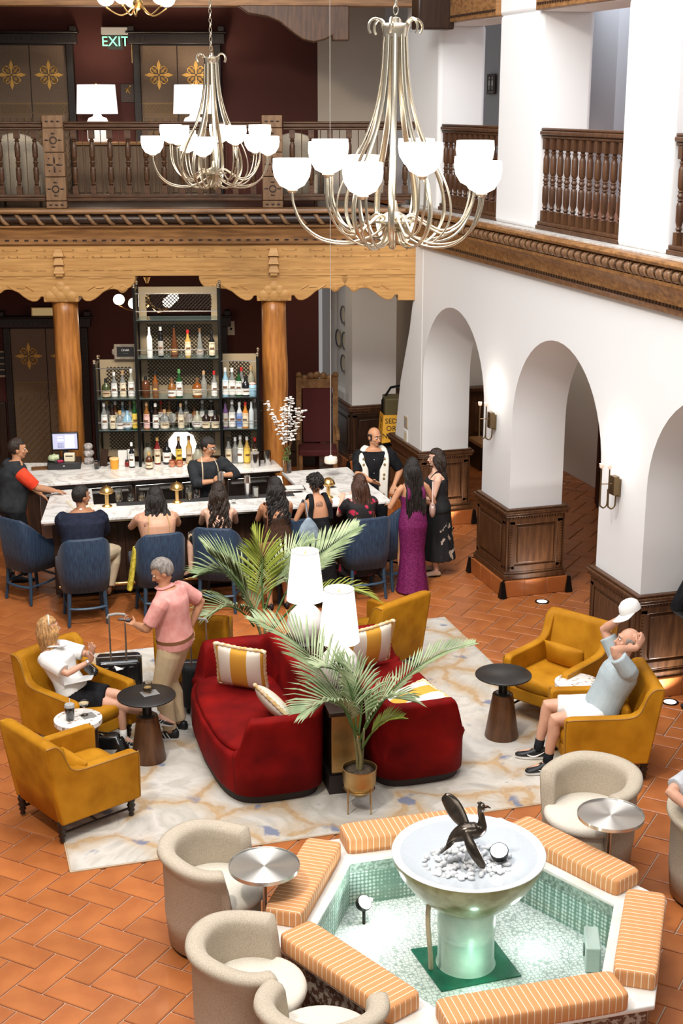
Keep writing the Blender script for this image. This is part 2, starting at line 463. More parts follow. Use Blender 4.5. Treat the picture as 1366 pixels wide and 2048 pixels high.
# ---- upper storey on the right: thick pillars, sill, lintels
um = M()
PIL = [(8.2, 9.75), (11.65, 12.58), (14.5, 15.6), (17.5, 18.75)]
um.box(6.62, 7.25, 8.2, 18.75, 6.62, 7.4)
for a, b in PIL: um.box(6.62, 7.25, a, b, 4.36, 6.64)
structure('wall_right.003', um, plaster, bevel=0.05, seg=3)
structure('trim_9', M().box(6.5, 7.3, 9.2, 18.75, 4.33, 4.375), mat('sill_tile', (0.62,0.6,0.56), 0.4, col2=(0.4,0.36,0.33), scale=18))
OPEN = [(9.75, 11.65), (12.58, 14.5), (15.6, 17.5)]
for k, (a, b) in enumerate(OPEN):
    l = structure('trim_%d' % (10+k), M().box(6.56, 6.75, a-.02, b+.02, 6.63, 7.05), oak_mid, bevel=0.01)
    d = M(); y = a
    while y < b: d.box(6.548, 6.57, y, y+.03, 6.68, 6.705); y += .06
    obj('dentil', d, walnut_dark, l, kind='stuff')
structure('floor.001', M().box(6.7, 11.5, 8, 22.6, 4.3, 4.36), terracotta)
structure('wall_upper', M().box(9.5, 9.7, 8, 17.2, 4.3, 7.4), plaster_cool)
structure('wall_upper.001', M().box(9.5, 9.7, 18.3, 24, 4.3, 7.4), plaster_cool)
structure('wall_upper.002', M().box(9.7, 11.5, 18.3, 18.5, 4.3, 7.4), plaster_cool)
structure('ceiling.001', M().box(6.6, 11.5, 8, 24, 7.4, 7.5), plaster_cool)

# ---- turned balusters
def baluster(h, r, n=8):
    P = [(.0,.0)]
    prof = [(.8,.13),(.55,.145),(.95,.165),(.6,.185),(.82,.215),(1.0,.24),(1.0,.40),(.85,.425),(.55,.44),(.9,.455),(.6,.47),(1.0,.50),(.6,.53),(.9,.545),(.55,.56),(.85,.575),(1.0,.6),(1.0,.76),(.82,.785),(.6,.815),(.95,.835),(.55,.855),(.8,.87)]
    m = M().lathe([(r*a, h*z) for a, z in prof], n)
    m.box(-r, r, -r, r, 0, h*.13); m.box(-r, r, -r, r, h*.87, h)
    return m
def railing(name, label, origin, rz, segs, length, pitch, z0, z1, r, group, rods=False, mt=walnut):
    t = thing(name, label, 'railing', origin, rz, group)
    hr = M()
    for a, b in segs: hr.box(a, b, -.055, .055, z1-.075, z1-.03); hr.box(a, b, -.04, .04, z1-.03, z1); hr.box(a, b, -.035, .035, z1-.11, z1-.075)
    obj('handrail', hr, mt, t, bevel=0.012)
    br = M()
    for a, b in segs: br.box(a, b, -.07, .07, z0, z0+.045); br.box(a, b, -.05, .05, z0+.045, z0+.085)
    obj('bottom_rail', br, mt, t, bevel=0.008)
    h = (z1-.11)-(z0+.085)
    me = baluster(h, r).mesh('baluster'); me.materials.append(mt)
    for p in me.polygons: p.use_smooth = True
    me.set_sharp_from_angle(angle=R(50))
    for a, b in segs:
        k = max(1, int(round((b-a)/pitch))); q = (b-a)/k
        for i in range(k):
            o = bpy.data.objects.new('baluster', me); COL.objects.link(o); o.parent = t; o.location = (a+q*(i+.5), 0, z0+.085)
        if rods:
            rr = M()
            for i in range(k+1):
                if 0 < i < k: rr.tube([(a+q*i, 0, z0+.08), (a+q*i, 0, z1-.1)], .006, 5)
            obj('thin_rod', rr, mt, t, kind='stuff')
    return t
for (a, b), lb in zip(OPEN, ('dark turned wooden railing in the nearest upper opening, cut by the frame', 'dark turned wooden railing in the middle upper opening of the white wall', 'dark turned wooden railing in the far upper opening behind the front chandelier')):
    railing('balcony_railing', lb, (6.70, a, 0), PI/2, [(0.01, b-a-.01)], b-a, .168, 4.375, 5.44, .036, 'railings in the upper openings')

# ================================================================ BALCONY (own frame: origin at its right end, x to the right, y away)
BK = (6.62, 18.27, 0.0); BRZ = -math.atan2(.2546, .967)
def bstruct(name, m, mt, **k): return structure(name, m, mt, loc=BK, rot=(0,0,BRZ), **k)
def bkw(s, v, z=0.0):
    return (BK[0] - .967*s + .2546*v, BK[1] + .2546*s + .967*v, z)
S1 = 8.6
bstruct('floor.002', M().box(-S1, 0.9, 0.0, 3.3, 4.14, 4.3), walnut_dark)
bstruct('ceiling.002', M().box(-S1, 0.9, 0.0, 3.3, 3.9, 4.0), maroon)
bstruct('wall_back.001', M().box(-S1, -1.24, 3.2, 3.4, 0, 8.0), maroon)
bstruct('wall_back.002', M().box(-1.24, 0.7, 3.15, 3.4, 4.3, 8.0), plaster_warm)
bstruct('wall_left', M().box(-S1-.2, -S1, -1.0, 3.4, 0, 8.0), maroon)
bstruct('ceiling.003', M().box(-S1, 1.2, -0.1, 3.3, 7.35, 7.5), mat('ceiling_wood', (0.12,0.06,0.03), 0.6))
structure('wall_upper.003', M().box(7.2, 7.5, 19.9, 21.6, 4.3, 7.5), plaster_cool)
# fascia
fa = bstruct('trim_13', M().prism([(0.3,3.46),(0.0,3.46),(0.0,3.86),(-.03,3.87),(-.05,3.89),(-.05,3.905),(-.03,3.91),(-.03,3.955),(-.035,4.0),(-.06,4.08),(-.1,4.11),(-.1,4.13),(-.02,4.13),(-.02,4.29),(-.12,4.29),(-.13,4.31),(-.12,4.345),(0.25,4.345),(0.3,4.3)], -S1, 0.0, 'YZ'), oak_mid)
obj('carved_beam', M().box(-S1, 0, -.006, .02, 3.46, 3.86), oak_gold, fa)
dn = M(); s = -S1+.05
while s < -.05: dn.box(s, s+.055, -.037, -.028, 3.925, 3.945); s += .128
obj('slot', dn, walnut_dark, fa, kind='stuff')
# greek-key relief and lower block band
gk = M(); s = -S1+.1
while s < -.3:
    z = 3.705; q = .0285
    for x0, x1, z0, z1 in ((0,.02,0,.105),(0,.2,.085,.105),(.18,.2,.0,.105),(.07,.2,0,.02),(.07,.09,0,.06),(.2,.38,0,.012)):
        gk.box(s+x0, s+x1, -.014, -.004, z+z0, z+z1)
    s += .372
obj('key_relief', gk, oak_gold, fa, kind='stuff')
lb_ = M(); s = -S1+.1
while s < -.2: lb_.box(s, s+.125, -.016, -.004, 3.535, 3.585); s += .19
obj('block_relief', lb_, oak_gold, fa, kind='stuff')
# rope moulding: a twisted bar, every twist a strand
rp = M().tube([(-S1, -.045, 4.21), (0, -.045, 4.21)], .062, 10)
obj('rope_core', rp, walnut_dark, fa, smooth=True)
tw = M(); s = -S1
while s < -.15:
    pts = []
    for k in range(9):
        a = PI*0.95 - k*PI*1.15/8 + PI/2*0.2
        pts.append((s + .02 + k*.021, -.045 - .058*math.sin(a+.0), 4.21 - .064*math.cos(a)))
    tw.tube(pts, [.012]+[.03]*7+[.012], 6, .8)
    s += .232
obj('rope_twist', tw, rope_wood, fa, smooth='all', kind='stuff')
# scalloped brackets
HB = [(1.01,3.46),(1.01,3.41),(.985,3.35),(.95,3.31),(.90,3.285),(.875,3.25),(.845,3.228),(.81,3.228),(.78,3.25),(.765,3.27),(.71,3.28),(.65,3.275),(.57,3.24),(.50,3.18),(.45,3.145),(.39,3.118),(.33,3.12),(.295,3.145),(.272,3.185),(.235,3.185),(.235,3.11),(0,3.108)]
def bracket(c, half=False):
    L_ = [(c-x, z) for x, z in HB]; Rr = [(c+x, z) for x, z in reversed(HB)]
    poly = L_ + ([] if half else Rr[1:])
    if half: poly.append((c, 3.46))
    t = bstruct('trim_%d' % (14 + int(abs(c)/2)), M().prism(poly, 0.0, .3), oak_gold, bevel=0.012)
    d = M()
    for dx in (-.83, .83):
        if half and dx > 0: continue
        d.merge(M().lathe([(.0,.0),(.045,.0),(.045,.012),(.03,.016),(.02,.008),(0,.014)], 12), Matrix.Translation((c+dx, 0, 3.30)) @ Matrix.Rotation(PI/2, 4, 'X'))
    # lightning carving and stepped line
    for sg in ((-1,) if half else (-1, 1)):
        for k in range(3):
            d.tube([(c+sg*(.36+.12*k), -.004, 3.27+.03*(k % 2)), (c+sg*(.46+.12*k), -.004, 3.33-.02*(k % 2))], .012, 5)
        x = .05
        while x < .95:
            d.box(c+sg*x-.045, c+sg*x+.045, -.008, .002, 3.425+.02*(int(x/.19) % 2), 3.432+.02*(int(x/.19) % 2)); x += .095
    obj('carving', d, oak_gold, t, smooth=True, kind='stuff')
    if not half:
        sh = M()
        for row, (n, z) in enumerate(((3, 3.195), (2, 3.255), (1, 3.31))):
            for k in range(n):
                sh.merge(M().lathe([(.075,.0),(.075,.012),(.06,.022),(0,.024)], 14), Matrix.Translation((c+(k-(n-1)/2)*.135, 0, z)) @ Matrix.Rotation(PI/2, 4, 'X'))
        obj('shell_carving', sh, oak_gold, t, smooth=True, kind='stuff')
        bl = M()
        for k in range(9): bl.cbox((c-.18+k*.045, -.004, 3.135), .03, .02, .035)
        obj('bead_carving', bl, oak_gold, t, kind='stuff')
        pg = M()
        for k in range(3):
            z = 3.50 + .112*k
            pg.add([(c-.075,-.01,z),(c+.075,-.01,z),(c+.045,-.01,z+.1),(c-.045,-.01,z+.1),(c-.075,-.075,z),(c+.075,-.075,z),(c+.045,-.035,z+.1),(c-.045,-.035,z+.1)],
                   [(0,1,2,3),(4,7,6,5),(0,4,5,1),(1,5,6,2),(2,6,7,3),(3,7,4,0)])
        pg.box(c-.05, c+.05, -.06, 0, 3.46, 3.5)
        obj('corbel_block', pg, oak_gold, t, bevel=0.004)
    return t
bracket(-1.915); bracket(-4.785); bracket(0.0, True); bracket(-7.655)
# log columns
def log_column(s, label):
    m = M(); rings = []
    for i in range(19):
        z = 3.115*i/18; ring = []
        for k in range(20):
            a = 2*PI*k/20
            rr = .172 + .012*noise.noise(Vector((math.cos(a)*1.5+s, math.sin(a)*1.5, z*1.3))) + .006*math.sin(3*a+z)
            if 1.9 < z < 2.3: rr += .02*max(0, math.cos(a+PI/2-.5))**3
            ring.append((rr*math.cos(a), rr*math.sin(a), z))
        rings.append(ring)
    m.loft(rings)
    o = structure('pillar', m, log_wood, smooth='all', loc=bkw(s, .19), rot=(0,0,rnd.random()*6*0))
    return o
log_column(1.925, ''); log_column(4.77, ''); log_column(7.65, '')
# balcony railing
def carved_post(s):
    t = thing('newel_post', 'carved square wooden post of the balcony rail above the column nearer the bar monitor' if s > 4 else 'carved square wooden post of the balcony rail behind the far chandelier', 'post', bkw(s, .12), BRZ, 'carved balcony posts')
    z = 4.345
    for h, kind in ((.1, 0), (.31, 1), (.315, 2), (.31, 1), (.165, 0)):
        b = obj('carved_block', M().box(-.135, .135, -.1, .1, z+.004, z+h-.004), rope_mid, t, bevel=0.008)
        d = M(); zc = z+h/2
        if kind == 1:
            d.merge(M().lathe([(.036,0),(.036,.012),(.05,.012),(.05,0)], 14, cap=False), Matrix.Translation((0,-.098,zc)) @ Matrix.Rotation(PI/2, 4, 'X'))
            for a in range(4):
                c, q = math.cos(a*PI/2), math.sin(a*PI/2); d.ball((c*.085, -.1, zc+q*.085), .03 if c else .012, .006, .012 if c else .03, 8, 4)
        elif kind == 2:
            for a in range(4):
                c, q = math.cos(a*PI/2), math.sin(a*PI/2); d.ball((c*.06, -.1, zc+q*.06), .05 if abs(c) > .5 else .014, .006, .014 if abs(c) > .5 else .05, 8, 4)
            for sx in (-1,1):
                for sz in (-1,1): d.ball((sx*.07, -.1, zc+sz*.08), .01, .006, .01, 6, 4)
        else:
            for x in (-.075, 0, .075): d.ball((x, -.1, zc), .026, .006, .012, 8, 4)
        obj('carving', d, walnut_dark, b, smooth=True, kind='stuff')
        z += h
    return t
rope_mid = mat('post_wood', (0.16, 0.085, 0.04), 0.5, col2=(0.24, 0.135, 0.065), scale=5, stretch=(5,5,1))
carved_post(1.915); carved_post(4.78)
rail_wood = mat('rail_wood', (0.05, 0.022, 0.010), 0.35, col2=(0.095,0.043,0.019), scale=6, stretch=(1,6,6))
for (a, b), lb in zip(((-S1, -4.925), (-4.645, -2.055), (-1.775, -.02)), ('turned balcony railing beside the carved post, running out of the frame', 'long turned balcony railing between the two carved posts above the bar', 'turned balcony railing between a carved post and the white wall')):
    railing('balcony_railing', lb, bkw(0, .12), BRZ, [(a, b)], 1, .236, 4.44, 5.46, .037, 'balcony railings over the bar', True, rail_wood)
# upper beam with its carved ends, and the beams by the corner
ub = bstruct('trim_20', M().box(-S1, 0.0, 0.0, .32, 6.89, 7.3), oak_mid, bevel=0.01)
ubr = [(-2.35,6.9),(-2.2,6.8),(-1.95,6.76),(-1.8,6.7),(-1.62,6.56),(-1.5,6.48),(-1.36,6.45),(-1.22,6.48),(-1.12,6.53),(-1.12,6.47),(-.9,6.47),(-.9,6.9)]
obj('carved_end', M().prism(ubr, -.01, .3), walnut, ub, bevel=0.015)
structure('trim_21', M().box(6.15, 6.62, 17.0, 17.25, 6.55, 6.95), walnut_dark, bevel=0.02)

# ---- elevator doors
taupe = mat('lift_panel', (0.14, 0.085, 0.05), 0.55, col2=(0.18, 0.115, 0.07), scale=60, bump=0.05, bscale=90)
gold_paint = mat('gold_stencil', (0.55, 0.3, 0.07), 0.4, 0.7)
frame_dark = mat('carved_frame', (0.02, 0.012, 0.009), 0.45)
def fleur(m, c, r, y=-.004):
    cx, cz = c
    for a in range(4):
        ang = a*PI/2
        d = Vector((math.cos(ang), 0, math.sin(ang))); q = Vector((-d.z, 0, d.x)); C = Vector((cx, y, cz))
        def P(u, v): return C + d*u*r + q*v*r
        m.add([P(.95,0), P(.62,.13), P(.3,.05), P(.3,-.05), P(.62,-.13)], [(0,1,2,3,4)])
        for sg in (-1, 1):
            pts = []
            for k in range(15):
                t = k/14*1.55*PI
                rad = .2*(1-.045*k)
                pts.append(P(.36+rad*math.sin(t)*.9+.06*math.sin(t/2), sg*(.3-rad*math.cos(t)+.02)))
            m.tube(pts, [.012*r*3]*15, 4)
            m.add([P(.12,sg*.12), P(.34,sg*.20), P(.30,sg*.36), P(.18,sg*.30)], [(0,1,2,3)])
        m.tube([P(.07,0), P(.32,0)], .012, 4)
def lift_door(n, s, z0, w=1.1, h=2.22):
    t = bstruct('door_%d' % n, M().box(-s-w/2-.02, -s+w/2+.02, 3.14, 3.2, z0, z0+h+.02), frame_dark)
    for sg in (-1, 1):
        a, b = (-s-w/2, -s-.006) if sg < 0 else (-s+.006, -s+w/2)
        lf = obj('door_leaf', M().box(a, b, 3.115, 3.14, z0, z0+h), taupe, t, bevel=0.003)
        g = M(); c = ((a+b)/2, z0+h*.81)
        fleur(g, c, .23, 3.108)
        obj('stencil', g, gold_paint, lf, kind='stuff')
        # scale lattice below a banded frieze
        q = M(); zb = z0+h*.625
        for z in (zb, zb-.012, zb-.16, zb-.2): q.box(a+.01, b-.01, 3.109, 3.116, z, z+.008)
        nx = 9; dx = (b-a-.02)/nx
        for i in range(nx):
            x = a+.01+dx*(i+.5)
            for sg2 in (-1, 1):
                q.tube([(x-sg2*dx*.9, 3.11, zb-.15), (x+sg2*dx*.9 if abs(x+sg2*dx*.9-c[0]) < (b-a)/2 else x, 3.11, zb-.02)], .005, 4)
        nx = 5; dx = (b-a-.02)/nx
        row = 0; z = zb-.21
        while z > z0+.1:
            for i in range(nx):
                x = a+.01+dx*(i+.5) + (dx/2 if row % 2 else 0)
                if x + dx/2 > b: continue
                q.tube([(x-dx/2, 3.11, z), (x-dx*.42, 3.11, z-.05), (x, 3.11, z-.1), (x+dx*.42, 3.11, z-.05), (x+dx/2, 3.11, z)], .0055, 4)
            z -= .055; row += 1
        obj('lattice_stencil', q, mat('gold_stencil_dim', (0.26, 0.155, 0.06), 0.45, 0.5), lf, kind='stuff')
    fr = M()
    for x in (-s-w/2-.11, -s+w/2): fr.box(x, x+.11, 3.06, 3.2, z0, z0+h+.02)
    fr.box(-s-w/2-.17, -s+w/2+.17, 3.05, 3.2, z0+h+.02, z0+h+.17)
    fr.box(-s-w/2-.2, -s+w/2+.2, 3.02, 3.2, z0+h+.17, z0+h+.2)
    for x in (-s-w/2-.17, -s+w/2+.07): fr.box(x, x+.1, 3.03, 3.2, z0+h+.2, z0+h+.28)
    obj('frame', fr, frame_dark, t, bevel=0.012)
    kb = M(); z = z0+.05
    while z < z0+h:
        for x in (-s-w/2-.055, -s+w/2+.055): kb.cbox((x, 3.055, z), .05, .02, .045)
        z += .075
    x = -s-w/2-.1
    while x < -s+w/2+.1: kb.cbox((x, 3.045, z0+h+.07), .045, .02, .06); x += .075
    obj('frame_carving', kb, frame_dark, t, kind='stuff')
lift_door(1, 5.55, 4.3); lift_door(2, 3.35, 4.3); lift_door(3, 5.55, 0.0, h=2.28); lift_door(4, 3.35, 0.0, h=2.28)
# dado of dark panelling at lower back wall
for k, (a, b) in enumerate(((-4.85, -4.05), (-2.65, -1.3), (-S1, -6.25))):
    t = bstruct('trim_%d' % (22+k), M().box(a, b, 3.13, 3.2, 0, 1.1), walnut_dark, bevel=0.01)
    obj('panel', M().box(a+.12, b-.12, 3.11, 3.14, .25, .95), walnut_dark, t, bevel=0.02)
# ================================================================ BAR
def marble_mat(name, base, vein, sc):
    m = mat(name, base, 0.16)
    N, L, b = nodes(m)
    tc = N.new('ShaderNodeTexCoord'); nz = N.new('ShaderNodeTexNoise'); nz.inputs['Scale'].default_value = sc; nz.inputs['Detail'].default_value = 6; nz.inputs['Distortion'].default_value = 1.4
    L.new(tc.outputs['Object'], nz.inputs['Vector'])
    cr = N.new('ShaderNodeValToRGB'); e = cr.color_ramp.elements; e[0].position = .40; e[0].color = (*base, 1); e[1].position = .62; e[1].color = (*base, 1)
    q = e.new(.5); q.color = (*vein, 1); q = e.new(.46); q.color = tuple((a*.8+c*.2) for a, c in zip(base, vein))+(1,); q = e.new(.545); q.color = tuple((a*.8+c*.2) for a, c in zip(base, vein))+(1,)
    L.new(nz.outputs['Fac'], cr.inputs[0]); L.new(cr.outputs[0], b.inputs['Base Color'])
    return m
marble = marble_mat('bar_marble', (0.80, 0.78, 0.75), (0.55, 0.52, 0.49), 2.2)
t = thing('bar_counter', 'dark U-shaped bar with a white marble top, people on stools before it', 'bar', (0, 0, 0))
ct = M().prism([(1.27,16.02),(5.42,15.68),(5.40,17.42),(4.50,17.42),(4.50,16.36),(1.95,16.56),(2.02,17.3),(1.52,17.3)], 1.03, 1.07, 'XY')
obj('marble_top', ct, marble, t, bevel=0.008)
obj('edge_band', M().prism([(1.30,16.05),(5.39,15.71),(5.37,17.38),(4.53,17.38),(4.53,16.33),(1.93,16.53),(1.99,17.26),(1.55,17.26)], 1.005, 1.03, 'XY'), steel, t)
obj('body', M().prism([(1.42,16.32),(5.3,15.98),(5.28,17.3),(4.62,17.3),(4.62,16.28),(1.9,16.5),(1.95,17.2),(1.6,17.2)], 0.06, 1.005, 'XY'), walnut_dark, t, bevel=0.01)
ft = M(); ft.tube([(1.45,16.16,.2),(5.28,15.85,.2)], .022, 10)
obj('foot_rail', ft, brass, t, smooth=True)
br = M()
for k in range(6): 
    x = 1.6+k*.72; y = 16.32-(x-1.42)*.0876; br.box(x-.012, x+.012, y-.17, y+.01, .19, .215)
obj('rail_bracket', br, brass, t, kind='stuff')
obj('toe_kick', M().prism([(1.5,16.4),(5.22,16.06),(5.2,17.2),(4.7,17.2),(4.7,16.3),(1.9,16.5)], 0, .07, 'XY'), iron, t)
for k in range(5):
    x0 = 1.5+k*.76; x1 = x0+.68
    yy = lambda x: 16.32-(x-1.42)*.0876
    pm = M().add([(x0,yy(x0)-.015,.2),(x1,yy(x1)-.015,.2),(x1,yy(x1)-.015,.92),(x0,yy(x0)-.015,.92),(x0,yy(x0)+.01,.2),(x1,yy(x1)+.01,.2),(x1,yy(x1)+.01,.92),(x0,yy(x0)+.01,.92)],
                 [(0,1,2,3),(4,7,6,5),(0,4,5,1),(1,5,6,2),(2,6,7,3),(3,7,4,0)])
    obj('panel', pm, walnut_dark, t, bevel=0.01)
# speed rail and steel under-counter behind the bar
obj('bar_mat', M().prism([(2.2,16.40),(4.35,16.22),(4.36,16.36),(2.21,16.54)], 1.07, 1.078, 'XY'), mat('rubber_mat', (0.03,0.03,0.032), 0.6, bump=0.4, bscale=150), t)
bt = thing('back_counter', 'white marble back counter under the bottle shelves', 'counter', (0,0,0))
obj('marble_top', M().prism([(1.2,18.16),(4.68,18.05),(4.68,18.55),(1.2,19.42)], .91, .95, 'XY'), marble, bt, bevel=0.008)
obj('edge_band', M().prism([(1.24,18.20),(4.65,18.08),(4.65,18.5),(1.24,19.36)], .885, .91, 'XY'), steel, bt)
obj('body', M().prism([(1.3,18.3),(4.6,18.18),(4.6,18.48),(1.3,19.3)], 0, .885, 'XY'), walnut_dark, bt)
for k in range(5):
    x0 = 1.45+k*.62
    f = obj('fridge_door', M().box(x0, x0+.58, 18.22-.035*(x0-1.2)-.02, 18.35-.035*(x0-1.2), .2, .84), steel, bt, bevel=0.006)
    obj('handle', M().box(x0+.05, x0+.53, 18.16-.035*(x0-1.2), 18.18-.035*(x0-1.2), .76, .78), steel, f)
ub_ = thing('ice_well', 'stainless ice well and speed rail behind the bar top', 'sink', (0,0,0))
obj('basin', M().prism([(2.1,16.6),(4.4,16.42),(4.42,16.82),(2.12,17.0)], .55, .9, 'XY'), steel, ub_, bevel=0.01)
obj('leg_panel', M().prism([(2.15,16.65),(4.35,16.47),(4.36,16.75),(2.16,16.93)], 0, .55, 'XY'), iron, ub_)

# ---- bottle shelves (balcony frame)
RY = -0.55; RB = -0.16
unit = thing('shelving_unit', 'tall black metal back-bar shelving with glass shelves and lattice back', 'shelf', BK, BRZ)
XL, XA, XB, XR = -4.31, -3.75, -2.645, -2.145
post_tops = {XL: 2.36, XA: 3.36, XB: 3.36, XR: 2.45}
for x, zt in post_tops.items():
    for v in (RY, RB):
        obj('post', M().box(x-.017, x+.017, v-.017, v+.017, .95, zt), iron, unit)
        obj('finial', M().lathe([(.014,0),(.02,.006),(.012,.015),(.022,.03),(.024,.04),(.014,.055),(0,.06)], 10, (x, v, zt)), nickel, unit, smooth=True)
    f = M(); f.box(x-.012, x+.012, RY, RB, zt-.04, zt-.015); f.box(x-.012, x+.012, RY, RB, 1.0, 1.025)
    z = 1.06
    for sg in (-1, 1):
        u = -1.6
        while u < zt-.95:
            p = [(x, RY+.03+max(0, -u if sg > 0 else 0), 0)]
            y0, y1 = RY+.03, RB-.03
            za, zb = u, u+(y1-y0)*1.0
            if sg < 0: za, zb = zb, za
            a_, b_ = (y0, za), (y1, zb)
            lo, hi = 0.08, zt-.95-.05
            if max(za, zb) > lo and min(za, zb) < hi:
                def cl(p_, q_):
                    (ya, zz), (yb, zq) = p_, q_
                    if zz < lo: ya += (yb-ya)*(lo-zz)/(zq-zz); zz = lo
                    if zz > hi: ya += (yb-ya)*(hi-zz)/(zq-zz); zz = hi
                    return ya, zz
                A_, B_ = cl(a_, b_), cl(b_, a_)
                f.tube([(x, A_[0], .95+A_[1]), (x, B_[0], .95+B_[1])], .004, 4)
            u += .045
    obj('side_lattice', f, mat('lattice_bronze', (0.13,0.095,0.06), 0.4, 0.6), unit, kind='stuff')
bronze_panel = mat('bronze_panel', (0.30, 0.23, 0.14), 0.5, 0.1)
def lattice(x0, x1, z0, z1, y, openwork=False):
    pm_ = M().box(x0, x1, y-.006, y+.006, z0, z1) if not openwork else M().box(x0, x1, y-.006, y+.006, z1-.1, z1).box(x0, x0+.1, y-.006, y+.006, z0, z1-.1).box(x1-.1, x1, y-.006, y+.006, z0, z1-.1)
    pn = obj('back_panel', pm_, bronze_panel, unit)
    m = M(); a, b, c, d = x0+.09, x1-.09, z0+.1, z1-.1
    for sg in (-1, 1):
        u = -(d-c)-(b-a)
        while u < (b-a)+(d-c):
            pts = []
            # line x = a+u + sg*(z-c)
            def clipx():
                za, zb = c, d
                xa, xb = a+u, a+u+(d-c)*sg
                P = [(xa, za), (xb, zb)]
                out = []
                for (px, pz), (qx, qz) in ((P[0], P[1]), (P[1], P[0])):
                    if px < a: 
                        if qx <= a: return None
                        pz += (qz-pz)*(a-px)/(qx-px); px = a
                    if px > b:
                        if qx >= b: return None
                        pz += (qz-pz)*(b-px)/(qx-px); px = b
                    out.append((px, pz))
                return out
            r_ = clipx()
            if r_ and abs(r_[0][1]-r_[1][1]) > .02: m.tube([(r_[0][0], y-.01, r_[0][1]), (r_[1][0], y-.01, r_[1][1])], .0065, 4)
            u += .05
    obj('lattice', m, mat('lattice_dark', (0.02,0.016,0.012), 0.45, 0.5), pn, kind='stuff')
lattice(XA+.02, XB-.02, 1.0, 1.9, RB+.02); lattice(XA+.02, XB-.02, 1.9, 2.93, RB+.02); lattice(XA+.02, XB-.02, 2.93, 3.33, RB+.02, True)
lattice(XL+.02, XA-.02, 1.0, 2.35, RB+.02); lattice(XB+.02, XR-.02, 1.0, 2.42, RB+.02)
glass_shelf = mat('shelf_glass', (0.55, 0.78, 0.74), 0.05, trans=0.85)
for x0, x1, zs in ((XL, XA, (1.45, 1.885)), (XA, XB, (1.45, 1.885, 2.43, 2.94)), (XB, XR, (1.46, 1.90))):
    for z in zs:
        obj('glass_shelf', M().box(x0+.02, x1-.02, RY+.005, RB-.005, z-.012, z), glass_shelf, unit)
        obj('guard_rod', M().tube([(x0, RY-.008, z+.115), (x1, RY-.008, z+.115)], .006, 6), steel, unit)
        obj('shelf_rail', M().box(x0, x1, RY-.012, RY+.004, z-.018, z-.002), iron, unit)
for x0, x1, z in ((XL, XA, 2.30), (XA, XB, 3.29), (XB, XR, 2.39), (XA, XB, 3.06)):
    obj('guard_rod', M().tube([(x0, RY-.008, z), (x1, RY-.008, z)], .006, 6), steel, unit)

# ---- bottles
GL = {}
def gmat(key):
    T = {'clear': ((0.80,0.84,0.83), .82), 'frost': ((0.62,0.68,0.72), .25), 'green': ((0.015,0.085,0.02), .35), 'dkgreen': ((0.05,0.06,0.02), .1),
         'amber': ((0.30,0.085,0.012), .35), 'dark': ((0.02,0.008,0.005), .1), 'black': ((0.006,0.006,0.007), .0), 'white': ((0.75,0.74,0.71), 0), 'brown': ((0.11,0.035,0.012), .2),
         'gold': ((0.6,0.36,0.08), .3), 'blue': ((0.28,0.48,0.62), .25), 'purple': ((0.12,0.06,0.16), .2), 'red': ((0.25,0.015,0.015), .2), 'orange': ((0.6,0.22,0.03), .2),
         'pale': ((0.68,0.66,0.5), .6), 'whisky': ((0.40,0.15,0.03), .5)}
    c, tr = T[key]
    return mat('bottle_'+key, c, 0.06, trans=tr, spec=.6)
def cmat(key):
    T = {'white': (0.72,0.71,0.68), 'black': (0.012,0.012,0.012), 'red': (0.42,0.02,0.018), 'gold': (0.55,0.33,0.1), 'cork': (0.42,0.26,0.13), 'silver': (0.55,0.55,0.55), 'blue': (0.12,0.2,0.45), 'cream': (0.66,0.58,0.42), 'tan': (0.5,0.38,0.25), 'yellow': (0.7,0.5,0.08), 'grey': (0.35,0.33,0.3), 'pink': (0.7,0.45,0.42), 'brown': (0.15,0.07,0.03), 'green': (0.08,0.25,0.08)}
    return mat('paint_'+key, T[key], 0.45)
SH = {'tall': [(.036,0),(.038,.01),(.038,.17),(.034,.195),(.02,.225),(.0145,.25),(.0145,.305)],
      'slim': [(.030,0),(.032,.01),(.032,.20),(.027,.225),(.014,.25),(.0135,.33)],
      'cone': [(.042,0),(.044,.01),(.034,.14),(.02,.23),(.014,.28),(.014,.33)],
      'squat': [(.048,0),(.052,.012),(.052,.11),(.045,.145),(.02,.17),(.016,.185),(.016,.215)],
      'wide': [(.056,0),(.062,.015),(.062,.12),(.05,.15),(.02,.172),(.017,.215)],
      'round': [(.03,0),(.052,.02),(.066,.07),(.06,.115),(.035,.155),(.018,.175),(.017,.215)],
      'jug': [(.045,0),(.05,.01),(.052,.1),(.052,.16),(.04,.19),(.018,.215),(.018,.24)],
      'goblet': [(.034,0),(.034,.004),(.005,.012),(.005,.07),(.03,.085),(.046,.115),(.044,.15),(.036,.175)]}
PROTO = {}
